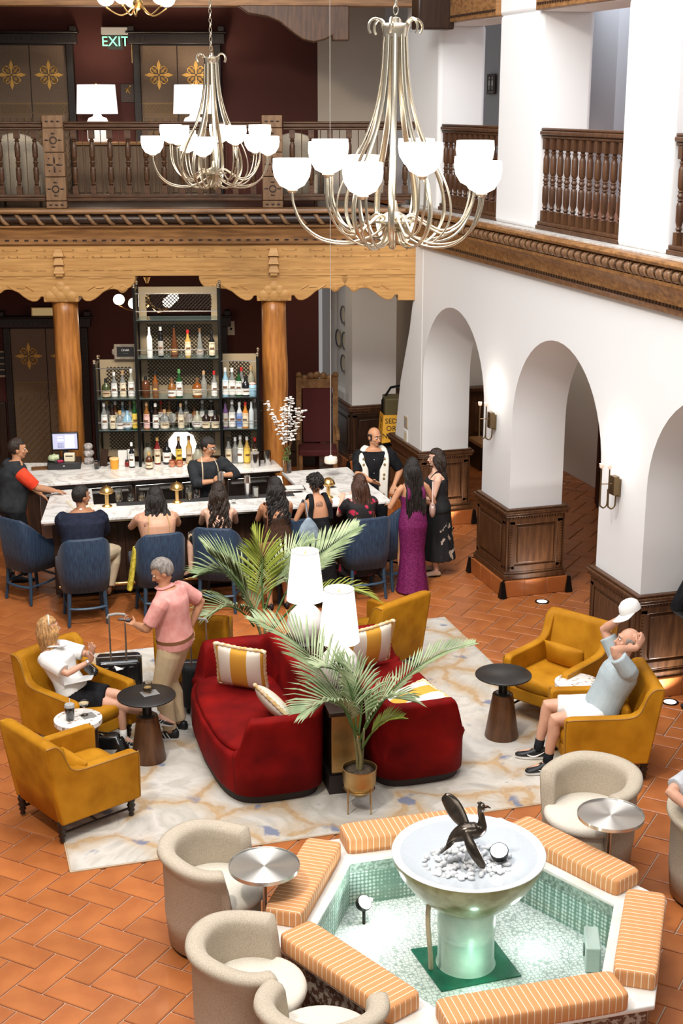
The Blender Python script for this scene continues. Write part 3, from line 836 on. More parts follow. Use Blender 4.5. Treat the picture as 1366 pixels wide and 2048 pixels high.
def bottle_proto(shape, g, lab, cap):
    key = (shape, g, lab, cap)
    if key in PROTO: return PROTO[key]
    pr = SH[shape]; m = M().lathe(pr, 14); top = pr[-1][1]
    gm = gmat(g)
    parts = [('glass', m, gm)]
    if lab:
        r = max(p[0] for p in pr); zz = [p[1] for p in pr if abs(p[0]-r) < .004]
        za, zb = min(zz)+.02, max(zz)-.012
        if zb-za < .03: za, zb = .035, .1
        if shape == 'cone': za, zb = .03, .10
        rr = lambda z: next(pr[i][0]+(pr[i+1][0]-pr[i][0])*(z-pr[i][1])/(pr[i+1][1]-pr[i][1]) for i in range(len(pr)-1) if pr[i][1] <= z <= pr[i+1][1])+.0012
        lm = M(); n = 10; vs = []
        for z in (za, (za+zb)/2, zb):
            for k in range(n+1):
                a = -PI/2 + (k/n-.5)*2.6; vs.append((rr(z)*math.cos(a), rr(z)*math.sin(a), z))
        fs = [(q*(n+1)+k, q*(n+1)+k+1, (q+1)*(n+1)+k+1, (q+1)*(n+1)+k) for q in (0,1) for k in range(n)]
        lm.add(vs, fs); parts.append(('paper_label', lm, cmat(lab)))
        # a printed band on the label
        bm_ = M(); vs = []
        for z in (za+(zb-za)*.45, za+(zb-za)*.6):
            for k in range(7):
                a = -PI/2 + (k/6-.5)*1.3; vs.append(((rr(z)+.001)*math.cos(a), (rr(z)+.001)*math.sin(a), z))
        bm_.add(vs, [(k, k+1, 8+k, 7+k) for k in range(6)]); parts.append(('label_band', bm_, cmat('brown' if lab != 'brown' else 'gold')))
    if cap:
        r = pr[-1][0]+.003
        if cap == 'ballblack': parts.append(('stopper', M().ball((0,0,top+.014), .024, n=10, m=6), cmat('black')))
        else: parts.append(('cap', M().lathe([(r,top-.03),(r,top+.012),(r*.7,top+.016)], 10), cmat(cap)))
    ms = []
    for nme, mm_, mt in parts:
        me = mm_.mesh(nme); me.materials.append(mt)
        for p in me.polygons: p.use_smooth = True
        me.set_sharp_from_angle(angle=R(40))
        ms.append((nme, me))
    PROTO[key] = ms; return ms
WORDS = {'clear':'clear glass','frost':'frosted','green':'green','dkgreen':'olive green','amber':'amber','dark':'dark brown','black':'black','white':'white','brown':'brown','gold':'golden','blue':'pale blue','purple':'purple','red':'dark red','orange':'orange','pale':'pale straw','whisky':'whisky-brown'}
ORD = 'first second third fourth fifth sixth seventh eighth ninth tenth eleventh twelfth thirteenth fourteenth fifteenth'.split()
def put_bottle(spec, loc, label, group, k=1.0, rz=0):
    shape, g, lab, cap = spec
    nm = 'wine_glass' if shape == 'goblet' else 'bottle'
    b = thing(nm, label, 'glass' if shape == 'goblet' else 'bottle', loc, rz, group)
    b.scale = (k, k, k)
    for nme, me in bottle_proto(*spec):
        o = bpy.data.objects.new(nme, me); COL.objects.link(o); o.parent = b
    return b
def bk_row(specs, x0, x1, v, z, shelf, group, xs=None, k=1.0):
    n = len(specs)
    for i, sp in enumerate(specs):
        if sp is None: continue
        x = xs[i] if xs else x0 + (x1-x0)*(i+.5)/n
        d = '%s %s bottle%s, %s on %s' % (WORDS[sp[1]], {'tall':'tall','slim':'slim','cone':'tapering','squat':'squat','wide':'wide','round':'round','jug':'stout','goblet':'stemmed'}[sp[0]], (' with %s label' % sp[2]) if sp[2] else '', ORD[i], shelf)
        kk = k*rnd.uniform(.94, 1.06)
        put_bottle(sp, bkw(-x, v, z), d, group, kk, BRZ + rnd.uniform(-.25,.25))
KB = 1.16
bk_row([('slim','white',None,None),('slim','black','grey','silver'),('cone','brown','brown','ballblack'),('tall','gold','cream','red'),('cone','clear','grey','brown'),('tall','black','cream','black')], XA, XB, -.43, 2.43, 'upper centre shelf', 'bottles on the upper centre shelf', [-3.58,-3.43,-3.25,-3.07,-2.91,-2.75], KB)
bk_row([('squat','dkgreen','tan','black'),('tall','clear','white','white'),('tall','clear','cream','cork'),('tall','pale','white','white')], XL, XA, -.45, 1.885, 'monitor-side middle shelf', 'bottles on the middle shelf, monitor side', [-4.18,-4.07,-3.955,-3.84], KB)
bk_row([('jug','brown',None,'black'),('tall','amber','brown','black'),('squat','whisky','white','brown'),('tall','green','white','green'),('wide','amber','cream','brown'),('tall','clear',None,'cork'),('tall','clear','white','red')], XA, XB, -.45, 1.885, 'centre middle shelf', 'bottles on the middle centre shelf', [-3.65,-3.52,-3.30,-3.20,-2.96,-2.87,-2.73], KB)
bk_row([('tall','blue','white','silver'),('tall','clear','white','white'),('tall','green','white','black'),('squat','black','white','black')], XB, XR, -.46, 1.90, 'column-side middle shelf', 'bottles on the middle shelf, vase side', [-2.58,-2.49,-2.40,-2.31], KB)
bk_row([('tall','clear','white','red'),('tall','pale',None,'cork')], XB, XR, -.28, 1.90, 'column-side middle shelf rear row', 'bottles on the middle shelf, vase side', [-2.37,-2.24], KB)
bj = thing('bottle', 'round pale blue jar bottle on the middle shelf beside the log column', 'bottle', bkw(2.22, -.45, 1.90), BRZ, 'bottles on the middle shelf, vase side')
obj('glass', M().lathe([(.05,0),(.058,.01),(.06,.13),(.05,.15),(.035,.155)], 16), mat('blue_ceramic', (0.30,0.50,0.62), 0.3), bj, smooth=True)
obj('stopper', M().lathe([(.045,.155),(.05,.165),(.03,.18),(0,.182)], 12), cmat('pink'), bj, smooth=True)
# lower shelves: two rows deep
Lf = [('tall','clear','white','silver'),('tall','dark','cream','black'),('squat','clear','white','gold'),('round','blue','white',None),('slim','green','yellow','green')]
bk_row(Lf, XL, XA, -.47, 1.45, 'monitor-side lower shelf front row', 'bottles on the lower shelf, monitor side', [-4.22,-4.11,-4.01,-3.91,-3.81], KB)
bk_row([('tall','clear',None,'gold'),('tall','amber','cream','white'),('tall','blue','white','white'),('tall','pale','white','cork'),('tall','pale',None,'cork')], XL, XA, -.28, 1.45, 'monitor-side lower shelf rear row', 'bottles on the lower shelf, monitor side', [-4.2,-4.09,-3.99,-3.89,-3.8], KB)
bk_row([('tall','whisky','pink','cork'),('tall','dark','white','white'),('squat','clear','cream','cork'),('goblet','clear',None,None),('tall','clear','cream','cork'),('goblet','clear',None,None),('round','pale','white',None),('squat','dark','cream','black'),('squat','dark','cream','black')], XA, XB, -.47, 1.45, 'centre lower shelf front row', 'bottles on the lower centre shelf', [-3.65,-3.53,-3.41,-3.30,-3.19,-3.08,-2.97,-2.85,-2.73], KB)
bk_row([('tall','black',None,'black'),('tall','amber','white','red'),('tall','whisky','cream','brown'),('tall','black','brown','black'),('tall','clear','cream','white'),('round','amber',None,'brown'),('tall','clear','white','white'),('tall','dark','white','silver')], XA, XB, -.28, 1.45, 'centre lower shelf rear row', 'bottles on the lower centre shelf', [-3.6,-3.47,-3.36,-3.24,-3.13,-3.02,-2.91,-2.79], KB)
bk_row([('slim','purple','grey','black'),('tall','clear','white','silver'),('tall','frost','blue','silver'),('tall','orange','orange','red') if 0 else ('tall','orange','cream','red'),('slim','frost',None,None)], XB, XR, -.46, 1.46, 'column-side lower shelf', 'bottles on the lower shelf, vase side', [-2.59,-2.5,-2.4,-2.32,-2.24], KB)
bk_row([('tall','clear',None,'silver')], XB, XR, -.28, 1.46, 'column-side lower shelf rear row', 'bottles on the lower shelf, vase side', [-2.2], KB)
# row on the back counter
bk_row([('jug','pale',None,'black'),('tall','red','cream','gold'),('jug','black','white','black'),('tall','dark','yellow','cork'),('tall','gold','tan','brown'),('round','pale',None,'black'),('tall','red','grey','red'),('tall','clear','cream','black'),('tall','clear',None,'silver'),('tall','pale','white','silver'),('tall','gold','yellow','silver'),('tall','dark','cream','red')], XA, XR, -.40, .95, 'back counter below the shelves', 'bottles on the back counter', [-3.66,-3.53,-3.40,-3.24,-3.1,-2.98,-2.87,-2.56,-2.47,-2.4,-2.31,-2.2], KB)
bk_row([('tall','black','white','white')], XA, XR, -.58, .95, 'back counter edge near the yellow tub', 'bottles on the back counter', [-3.86], 1.1)
bk_row([('squat','brown','cream','gold')], XA, XR, -.66, .95, 'back counter edge before the shelf post', 'bottles on the back counter', [-3.62], 1.05)

# ---- items on the back counter
def on_bk(s, v): return bkw(s, v)
cm = mat('copper', (0.75,0.33,0.2), 0.25, 1.0)
for i, (s, lb) in enumerate(((3.32, 'hammered copper mug on the back counter, nearer the monitor'), (3.22, 'hammered copper mug on the back counter, nearer the bartender'))):
    g = thing('copper_mug', lb, 'mug', bkw(s, -.56, .95), BRZ, 'copper mugs')
    obj('cup', M().lathe([(.03,0),(.046,.02),(.05,.05),(.042,.085),(.044,.09),(.04,.088),(.036,.05),(.03,.01)], 14), cm, g, smooth=True)
    obj('handle', M().tube(bez((.045,0,.07),(.085,0,.075),(.085,0,.02),(.045,0,.025)), .006, 6), cm, g, smooth=True)
yt = thing('plastic_tub', 'yellow plastic tub with a pale lid on the back counter', 'tub', bkw(4.09, -.64, .95), BRZ)
obj('tub', M().lathe([(.052,0),(.062,.13),(.064,.135)], 20), mat('yellow_plastic', (0.75,0.33,0.03), 0.35), yt, smooth=True)
obj('lid', M().lathe([(.067,.13),(.067,.15),(.06,.153),(0,.153)], 20), mat('lid_yellow', (0.8,0.55,0.25), 0.4), yt, smooth=True)
pc = thing('plastic_cup', 'small clear cup of brown drink left of the yellow tub', 'cup', bkw(4.33, -.63, .95), BRZ)
obj('cup', M().lathe([(.035,0),(.045,.1),(.047,.1),(.047,.105),(.041,.1),(.032,.004)], 14), glass_clear, pc, smooth=True)
obj('drink', M().lathe([(.031,.005),(.037,.065),(0,.065)], 14), gmat('amber'), pc, smooth=True)
def canister(nm, lb, cat, loc, r, h, mt, lid=None):
    c = thing(nm, lb, cat, loc, 0)
    obj('body', M().lathe([(r*.92,0),(r,.01),(r,h),(r*.9,h),(r*.88,.02)], 18), mt, c, smooth=True)
    if lid: obj('lid', M().lathe([(r+.003,h),(r+.003,h+.015),(0,h+.02)], 18), lid, c, smooth=True)
    return c
canister('steel_canister', 'dull steel canister with a grey lid on the back counter by the vase', 'canister', bkw(2.2, -.62, .95), .058, .19, steel, cmat('grey'))
canister('shaker_tin', 'tall shiny steel shaker tin nearest the vase', 'shaker', bkw(2.03, -.52, .95), .048, .2, steel)
rb = thing('card_box', 'small red and black box on the back counter beside the bartender', 'box', bkw(2.62, -.62, .95), BRZ)
obj('base', M().box(-.1,.1,-.07,.07,0,.045), cmat('brown'), rb, bevel=.004); obj('lid', M().box(-.08,.07,-.05,.05,.045,.08), cmat('red'), rb, bevel=.004)
wb = thing('napkin_stack', 'stack of white folded paper on the back counter behind the yellow tub', 'paper', bkw(4.0, -.42, .95), BRZ)
obj('stack', M().box(-.06,.06,-.03,.03,0,.2), cmat('white'), wb, bevel=.003); obj('card', M().box(.07,.16,-.02,-.01,0,.22), cmat('white'), wb)
jr = thing('glass_jar', 'small jar with red lid fruit on the back counter', 'jar', bkw(3.93, -.52, .95), 0)
obj('jar', M().lathe([(.03,0),(.035,.01),(.035,.06),(.025,.075)], 12), gmat('red'), jr, smooth=True); obj('lid', M().lathe([(.028,.07),(.028,.09),(0,.09)], 12), cmat('black'), jr, smooth=True)
mn = thing('tablet_stand', 'dark menu holder leaning by the lower shelf post', 'menu', bkw(4.26, -.5, .95), BRZ-.3)
obj('board', M().add([(-.05,0,0),(.05,0,0),(.05,.08,.22),(-.05,.08,.22),(-.05,.012,0),(.05,.012,0),(.05,.092,.22),(-.05,.092,.22)], [(0,1,2,3),(4,7,6,5),(0,4,5,1),(1,5,6,2),(2,6,7,3),(3,7,4,0)]), walnut_dark, mn)
obj('foot', M().box(-.05,.05,-.01,.1,0,.012), walnut_dark, mn)
# lit round mirror disc glow behind the bottles: back-lit onyx lamp
ol = thing('backlit_panel', 'glowing white backlit disc behind the counter bottles', 'lamp', bkw(3.2, -.24, .95), BRZ)
om = M()
om.merge(M().lathe([(0,0),(.19,0),(.2,.01),(.19,.02),(0,.02)], 9), Matrix.Translation((0,0,.235)) @ Matrix.Rotation(PI/2, 4, 'X'))
obj('disc', om, mat('backlit', (1,.95,.85), .5, emit=(1,.9,.74), estr=2.2), ol)
obj('stand', M().box(-.12,.12,-.02,.04,0,.05), iron, ol)
# monitor, cash drawer, printer
pos = thing('till_monitor', 'black till monitor with lit white and blue screen on the back counter', 'monitor', bkw(4.77, -.42, 1.04), BRZ+.1)
black_pl = mat('black_plastic', (0.012,0.012,0.013), 0.4)
obj('housing', M().box(-.18,.18,-.02,.03,.12,.37), black_pl, pos, bevel=.01)
scr = obj('screen', M().box(-.163,.163,-.023,-.019,.142,.352), mat('screen_lit', (.3,.3,.42), .3, emit=(.50,.52,.72), estr=.9), pos)
wn = M(); wn.box(0,.125,-.025,-.022,.155,.33); wn.box(-.1,-.02,-.025,-.022,.255,.28); wn.box(-.1,-.02,-.025,-.022,.30,.315)
obj('screen_window', wn, mat('screen_white', (.8,.8,.9), .3, emit=(.85,.86,1.0), estr=1.0), pos)
kp = M()
for i in range(4):
    for j in range(4): kp.box(-.1+.021*i, -.085+.021*i, -.025, -.022, .16+.018*j, .172+.018*j)
obj('screen_keypad', kp, mat('screen_key', (.2,.22,.35), .3, emit=(.14,.16,.3), estr=.8), pos, kind='stuff')
obj('neck', M().box(-.04,.04,-.01,.03,.0,.13), black_pl, pos); obj('foot', M().box(-.09,.09,-.07,.07,0,.012), black_pl, pos)
cd = thing('cash_drawer', 'wide black cash drawer under the lit monitor', 'drawer', bkw(4.78, -.5, .95), BRZ+.1)
obj('case', M().box(-.22,.22,-.17,.2,0,.09), black_pl, cd, bevel=.006); obj('front', M().box(-.21,.21,-.178,-.17,.01,.08), mat('black_gloss',(.02,.02,.022),.2), cd); obj('lock', M().lathe([(.012,0),(.012,.01),(0,.011)], 10, (0,0,0)), steel, cd, loc=(0,-.178,.055), rot=(PI/2,0,0))
rp_ = thing('receipt_printer', 'white receipt box in front of the monitor stand', 'printer', bkw(4.70, -.56, 1.04), BRZ)
obj('case', M().box(-.07,.07,-.03,.05,0,.11), cmat('cream'), rp_, bevel=.006); obj('slot', M().box(-.05,.05,-.032,-.029,.07,.085), black_pl, rp_)
cl = thing('cloth', 'crumpled pale green cloth by the monitor base', 'cloth', bkw(4.91, -.56, 1.04), 0)
cm_ = M(); cm_.ball((0,0,.045), .08, .05, .05, 14, 9)
cm_.v = [(p[0]*(1+.2*noise.noise(Vector(p)*30)), p[1]*(1+.2*noise.noise(Vector(p)*31)), max(0, p[2]*(1+.25*noise.noise(Vector(p)*33)))) for p in cm_.v]
obj('fold', cm_, mat('green_cloth', (.55,.6,.4), .8, col2=(.25,.32,.15), scale=20), cl, smooth='all')
cr_ = thing('card_reader', 'magenta topped card reader on the cash drawer', 'card reader', bkw(4.82, -.62, 1.04), .4)
obj('body', M().box(-.04,.04,-.025,.025,0,.03), mat('magenta', (.35,.02,.07), .4), cr_, bevel=.006); obj('keys', M().box(-.09,-.045,-.025,.025,0,.025), black_pl, cr_, bevel=.005)
bg = thing('supply_bags', 'clear plastic bags and bottles stacked beside the monitor', 'bag', bkw(4.47, -.36, .95), 0)
for k, (h, r_) in enumerate(((.0,.075),(.1,.08),(.19,.07))):
    b_ = M().ball((0,0,h+.05), r_, r_*.8, .055, 12, 8)
    b_.v = [(p[0]*(1+.25*noise.noise(Vector(p)*25)), p[1]*(1+.25*noise.noise(Vector(p)*27)), p[2]) for p in b_.v]
    obj('bag', b_, mat('plastic_film', (.55,.52,.5), .2, col2=(.25,.2,.18), scale=25), bg, smooth='all')
bd = thing('leather_folder', 'brown leather bill folder lying at the end of the back counter', 'folder', bkw(5.08, -.6, .95), BRZ+.2)
obj('cover', M().box(-.13,.13,-.09,.09,0,.012), cmat('brown'), bd, bevel=.004); obj('page', M().box(-.12,.12,-.085,-.08,.003,.009), cmat('cream'), bd)
cs = thing('chalk_sign', 'small framed black chalkboard sign beside the upper shelf post', 'sign', bkw(3.93, -.2, 2.362), BRZ)
fm = M(); fm.box(-.15,.15,-.015,.015,0,.035); fm.box(-.15,.15,-.015,.015,.17,.205); fm.box(-.15,-.115,-.015,.015,.03,.175); fm.box(.115,.15,-.015,.015,.03,.175)
fm.ball((-.15,0,.1), .035, .015, .05, 10, 6)
obj('frame', fm, mat('carved_grey', (.2,.16,.12), .6, bump=.8, bscale=60), cs, bevel=.006)
obj('board', M().box(-.116,.116,-.008,.008,.034,.171), black_pl, cs)
obj('lettering', text_mesh('CHAR', .04, .001), cmat('white'), cs, loc=(0,-.0095,.125), rot=(PI/2,0,0))
obj('lettering', text_mesh('• • • • • •', .02, .001), cmat('grey'), cs, loc=(0,-.0095,.08), rot=(PI/2,0,0))
# ---- things on the bar top (z = 1.07)
BT = 1.07
def mushroom_lamp(loc, label, rz=0):
    t = thing('table_lamp', label, 'lamp', loc, rz, 'brass mushroom lamps on the bar')
    obj('base', M().lathe([(.062,0),(.062,.008),(.05,.018),(.022,.028),(.018,.05)], 20), brass, t, smooth=True)
    obj('stem', M().lathe([(.024,.02),(.024,.17)], 16), brass, t, smooth=True)
    sh = M()
    pr = [(.085*math.cos(a), .17+.085*math.sin(a)) for a in [PI/2*k/8 for k in range(9)]]
    obj('dome_shade', M().lathe([(.078,.17)]+pr[:-1]+[(0,.256)], 24, cap=False), brass, t, smooth='all')
    obj('glow_disc', M().lathe([(0,.171),(.076,.171)], 20, cap=False), mat('lamp_glow', (1,.9,.75), .5, emit=(1,.82,.6), estr=5), t)
    obj('knob', M().ball((0,0,.258), .008, n=8, m=6), brass, t)
    point_light('lamp_bulb', (loc[0], loc[1], loc[2]+.14), 2.2, (1,.82,.6), .05)
    return t
mushroom_lamp((2.09,16.42,BT), 'brass mushroom lamp on the bar in front of the navy suit man')
mushroom_lamp((4.72,16.02,BT), 'brass mushroom lamp on the bar between the curly haired and the red-black dressed women')
mushroom_lamp((2.92,16.35,BT), 'brass mushroom lamp half hidden behind the head of the woman in yellow')
def tumbler(loc, label, group, r=.036, h=.09, liquid=None, lh=.04, cut=False):
    t = thing('tumbler', label, 'glass', loc, rnd.random(), group)
    pr = [(r*.86,0),(r,.012),(r,h),(r-.003,h),(r*.8,.014),(0,.013)]
    obj('glass', M().lathe(pr, 10 if cut else 16), glass_clear, t, smooth=True)
    if liquid: obj('drink', M().lathe([(r*.79,.015),(r*.88,lh),(0,lh)], 14), liquid, t, smooth=True)
    return t
cut_gold = mat('cut_glass_gold', (.85,.72,.5), .1, trans=.7)
for i, (x, y, h, lb) in enumerate(((2.26,16.62,.15,'tall cut-glass mixing glass beside the mushroom lamp by the navy suit'),(2.40,16.6,.085,'low cut-glass tumbler behind the navy suit man, nearest the tall mixing glass'),(2.53,16.58,.09,'golden cut-glass tumbler on the bar mat, second in the row'),(2.64,16.6,.10,'clear glass on the bar mat just before the woman in yellow'),(3.08,16.42,.16,'tall ribbed glass on the bar mat right of the woman in yellow'),(3.19,16.50,.09,'short glass at the rear of the bar mat beside the tall ribbed glass'))):
    tumbler((x,y,BT+.0 if y > 16.55 else BT+.008), lb, 'glasses on the bar mat', .042, h, None if i % 2 else cut_gold, h*.55, True)
sk = thing('shaker_tin', 'tall silver cocktail shaker standing by the bartender, behind the mat', 'shaker', (3.79,16.36,BT+.0075), 0)
obj('tin', M().lathe([(.032,0),(.044,.17),(.045,.172)], 18), steel, sk, smooth=True); obj('top_tin', M().lathe([(.044,.17),(.036,.26),(.03,.265),(0,.266)], 18), steel, sk, smooth=True)
tumbler((3.88,16.30,BT+.008), 'ribbed silver glass beside the tall cocktail shaker', 'glasses on the bar mat', .04, .13, steel, .12, True)
sy = thing('squeeze_bottle', 'white squeeze bottle behind the woman in yellow', 'bottle', (2.73,16.75,.9), 0)
obj('body', M().lathe([(.038,0),(.04,.16),(.02,.21),(.02,.24)], 16), cmat('white'), sy, smooth=True); obj('cap', M().lathe([(.022,.24),(.022,.275),(0,.28)], 12), cmat('white'), sy, smooth=True)
for i, (x, c, lb) in enumerate(((3.40,'black','dark bitters bottle with dropper on the bar mat'),(3.50,'gold','golden bitters bottle with dropper on the bar mat'))):
    b_ = thing('bitters_bottle', lb, 'bottle', (x,16.42,BT+.008), 0, 'bitters bottles')
    obj('glass', M().lathe([(.026,0),(.028,.01),(.028,.08),(.012,.1)], 14), gmat('dark' if c == 'black' else 'gold'), b_, smooth=True)
    obj('dropper', M().lathe([(.012,.1),(.013,.125),(.006,.13),(.006,.15),(0,.152)], 10), cmat('black' if c == 'black' else 'gold'), b_, smooth=True)
bl = thing('table_lamp', 'small white shaded lamp on the bar beside the woman in brown', 'lamp', (4.17,16.33,BT), 0)
obj('base', M().lathe([(.045,0),(.05,.02),(.05,.1),(.03,.11)], 16), cmat('cream'), bl, smooth=True); obj('shade', M().lathe([(.07,.1),(.045,.23),(0,.232)], 18), mat('lamp_cloth_small', (.9,.86,.78), .8, emit=(1,.92,.8), estr=.9), bl, smooth=True)
gd = thing('garnish_tray', 'flat steel garnish tray and papers on the bar beside the curly haired woman', 'tray', (4.42,16.52,BT), -.1)
obj('tray', M().box(-.14,.14,-.11,.11,0,.02), steel, gd, bevel=.006); obj('papers', M().box(-.1,.12,-.06,.1,.02,.028), cmat('white'), gd)
tumbler((5.2,16.1,BT), 'clear water tumbler at the end of the bar beside the man in the white scarf', 'water glasses at the bar end', .042, .10)
tumbler((4.93,16.63,BT), 'clear tumbler on a black coaster by the second brass lamp', 'water glasses at the bar end', .042, .085)
tumbler((5.22,16.5,BT), 'low clear tumbler behind the water glass at the bar end', 'water glasses at the bar end', .042, .075)
co = thing('coaster', 'black square coaster near the end of the bar', 'coaster', (4.93,16.50,BT), .2)
obj('mat', M().box(-.09,.02,-.045,.06,0,.004), black_pl, co)
nk = thing('napkin', 'grey napkin lying on the bar in front of the woman in the floral dress', 'napkin', (3.42,16.12,BT), -.1)
obj('sheet', M().box(-.1,.1,-.05,.05,0,.005), mat('napkin_grey', (.42,.4,.38), .8), nk, bevel=.002)
sg = tumbler((3.56,16.1,BT), 'small shot glass on the bar in front of the floral dress', 'water glasses at the bar', .026, .05)
mn2 = thing('menu_card', 'pale menu card lying on the bar left of the navy suit man', 'menu', (1.78,16.6,BT), .12)
obj('card', M().box(-.12,.12,-.2,.2,0,.006), cmat('cream'), mn2, bevel=.002); obj('print', M().box(-.09,.09,-.15,.15,.006,.007), mat('print_grey', (.6,.57,.53), .8, col2=(.75,.72,.68), scale=60), mn2)
# pendant lamp hanging over the bar end
pl = thing('pendant_lamp', 'small drum pendant lamp on a long thin cord above the bar end', 'lamp', (5.02,16.92,1.27), 0)
obj('shade', M().lathe([(.075,0),(.085,.012),(.085,.05),(.07,.058),(0,.06)], 24), mat('ribbed_glass', (.7,.6,.52), .2, emit=(1,.8,.6), estr=.25), pl, smooth=True)
obj('cap', M().lathe([(.082,.056),(.08,.075),(.03,.08),(.018,.1),(0,.105)], 20), mat('lamp_top', (.75,.68,.64), .3, emit=(1,.85,.75), estr=.15), pl, smooth=True)
obj('cord', M().tube([(0,0,.1),(0,0,6.1)], .004, 5), cmat('grey'), pl)
# glass vase with white blossom branches
vs = thing('flower_vase', 'glass vase of white blossom branches at the end of the back counter', 'vase', (4.56,17.36,BT), 0)
obj('vase', M().lathe([(.05,0),(.055,.01),(.055,.17),(.052,.17),(.048,.014),(0,.014)], 18), glass_clear, vs, smooth=True)
gv = M(); bw = M(); bsm = M()
for k in range(60):
    a = rnd.random()*2*PI; r_ = .05*math.sqrt(rnd.random())
    p = Vector((r_*math.cos(a), r_*math.sin(a), .15+.2*rnd.random())); q = p + Vector((rnd.uniform(-.03,.03), rnd.uniform(-.03,.03), rnd.uniform(-.05,.03)))
    gv.tube([p, (p+q)/2+Vector((0,0,.01)), q], [.002,.008,.002], 4)
for k in range(9):
    a = 2*PI*k/9 + rnd.random()*.4; sp = rnd.uniform(.12,.3) * (1 if k % 3 else .3); h = rnd.uniform(.55,.88)
    pts = smooth_path([(0,0,.03), (.03*math.cos(a), .03*math.sin(a), .3), (sp*.6*math.cos(a+.2), sp*.6*math.sin(a+.2), .3+h*.5), (sp*math.cos(a), sp*math.sin(a), h+.2)], 5)
    bw.tube(pts, [.004]*(len(pts)-1)+[.002], 5)
    for i in range(7, len(pts)):
        for _ in range(3):
            c = pts[i] + Vector((rnd.uniform(-.03,.03), rnd.uniform(-.03,.03), rnd.uniform(-.02,.03)))
            for q in range(4):
                b_ = q*PI/2 + rnd.random(); bsm.ball(c + Vector((.011*math.cos(b_), .011*math.sin(b_), 0)), .012, .012, .007, 6, 4)
obj('greenery', gv, mat('vase_green', (.09,.17,.04), .6), vs, kind='stuff'); obj('branch', bw, cmat('brown'), vs, kind='stuff')
obj('blossom', bsm, mat('blossom_white', (.85,.82,.78), .7), vs, smooth='all', kind='stuff')

# ================================================================ BAR STOOLS
stool_blue = mat('stool_blue', (.016,.04,.082), .55, sheen=.1)
Nn, Ll, Bb = nodes(stool_blue)
tc = Nn.new('ShaderNodeTexCoord'); mp = Nn.new('ShaderNodeMapping'); mp.inputs['Scale'].default_value = (90, 90, 1.2)
nz = Nn.new('ShaderNodeTexNoise'); nz.inputs['Scale'].default_value = 1.0; nz.inputs['Detail'].default_value = 3
cr = Nn.new('ShaderNodeValToRGB'); cr.color_ramp.elements[0].position = .35; cr.color_ramp.elements[1].position = .75
cr.color_ramp.elements[0].color = (.006,.016,.040,1); cr.color_ramp.elements[1].color = (.022,.052,.098,1)
Ll.new(tc.outputs['Object'], mp.inputs[0]); Ll.new(mp.outputs[0], nz.inputs['Vector']); Ll.new(nz.outputs['Fac'], cr.inputs[0]); Ll.new(cr.outputs[0], Bb.inputs['Base Color'])
bp = Nn.new('ShaderNodeBump'); bp.inputs['Strength'].default_value = .4; bp.inputs['Distance'].default_value = .01; Ll.new(nz.outputs['Fac'], bp.inputs['Height']); Ll.new(bp.outputs[0], Bb.inputs['Normal'])
stool_wood = mat('stool_wood', (.022,.05,.085), .45)
stool_seat = mat('stool_seat', (.04,.08,.13), .7)
def make_stool(label):
    t = thing('bar_stool', label, 'stool', (0,0,0), 0, 'blue stools along the bar')
    n = 28; rings = []
    W, D = .27, .27
    for i in range(n+1):
        a = PI*1.0 + PI*i/n            # from left side through the back to the right side
        c, s_ = math.cos(a), math.sin(a)
        e = .55
        x = W*math.copysign(abs(c)**e, c); y = D*math.copysign(abs(s_)**e, s_)
        back = max(0, -s_)
        rings.append((x, y, back))
    side = [(-W, .24-.06*k, 0) for k in range(0, 4)] + rings + [(W, .06+.06*k, 0) for k in range(0, 4)]
    L_ = []
    for k, (x, y, b) in enumerate(side):
        f = b**.55 if b > 0 else 0
        zt = .78 + .27*min(1, f*1.08) - .07*max(0, (y-.0)/.24)
        lean = .05*f
        nx, ny = (x/W, y/D if y < 0 else 0)
        l = math.hypot(nx, ny) or 1; nx /= l; ny /= l
        th = .024
        o0 = (x*.9, y*.9, .40); o1 = (x, y, .6); o2 = (x, y-lean, zt-.02)
        p = []
        for (px, py, pz), w in ((o0, 1), (o1, 1), (o2, 1)): p.append((px+nx*th, py+ny*th, pz))
        p.append((x+nx*.012, y-lean+ny*.012, zt)); p.append((x-nx*.012, y-lean-ny*.012, zt))
        for (px, py, pz) in (o2, o1, o0): p.append((px-nx*th, py-ny*th, pz))
        L_.append(p)
    obj('back_shell', M().loft(L_), stool_blue, t, smooth='all')
    sm = M(); rg = []
    for z, k in ((.50,.8),(.56,.86),(.62,.88),(.645,.86),(.655,.7)):
        rg.append([(W*k*math.copysign(abs(math.cos(2*PI*q/24))**.6, math.cos(2*PI*q/24)), .0+(.235 if math.sin(2*PI*q/24) > 0 else D)*k*math.copysign(abs(math.sin(2*PI*q/24))**.6, math.sin(2*PI*q/24)), z) for q in range(24)])
    obj('seat', sm.loft(rg), stool_seat, t, smooth='all')
    legs = []
    for sx in (-1, 1):
        for y, s2 in ((-.2, -1), (.2, 1)):
            m = M().tube([(sx*.19, y, .5), (sx*.205, y+s2*.015, .22), (sx*.22, y+s2*.04, 0)], [.026,.022,.018], 8)
            obj('leg', m, stool_wood, t, smooth=True)
    st = M(); st.tube(bez((-.21,-.225,.215),(-.1,-.29,.215),(.1,-.29,.215),(.21,-.225,.215)), [(.016,.012)]*11, 8)
    st.tube(bez((-.21,.225,.25),(-.1,.24,.25),(.1,.24,.25),(.21,.225,.25)), .013, 8)
    for sx in (-1, 1): st.tube([(sx*.21,-.22,.215),(sx*.225,0,.225),(sx*.21,.22,.24)], .013, 8)
    obj('stretcher', st, stool_wood, t, smooth=True, kind='stuff')
    return t
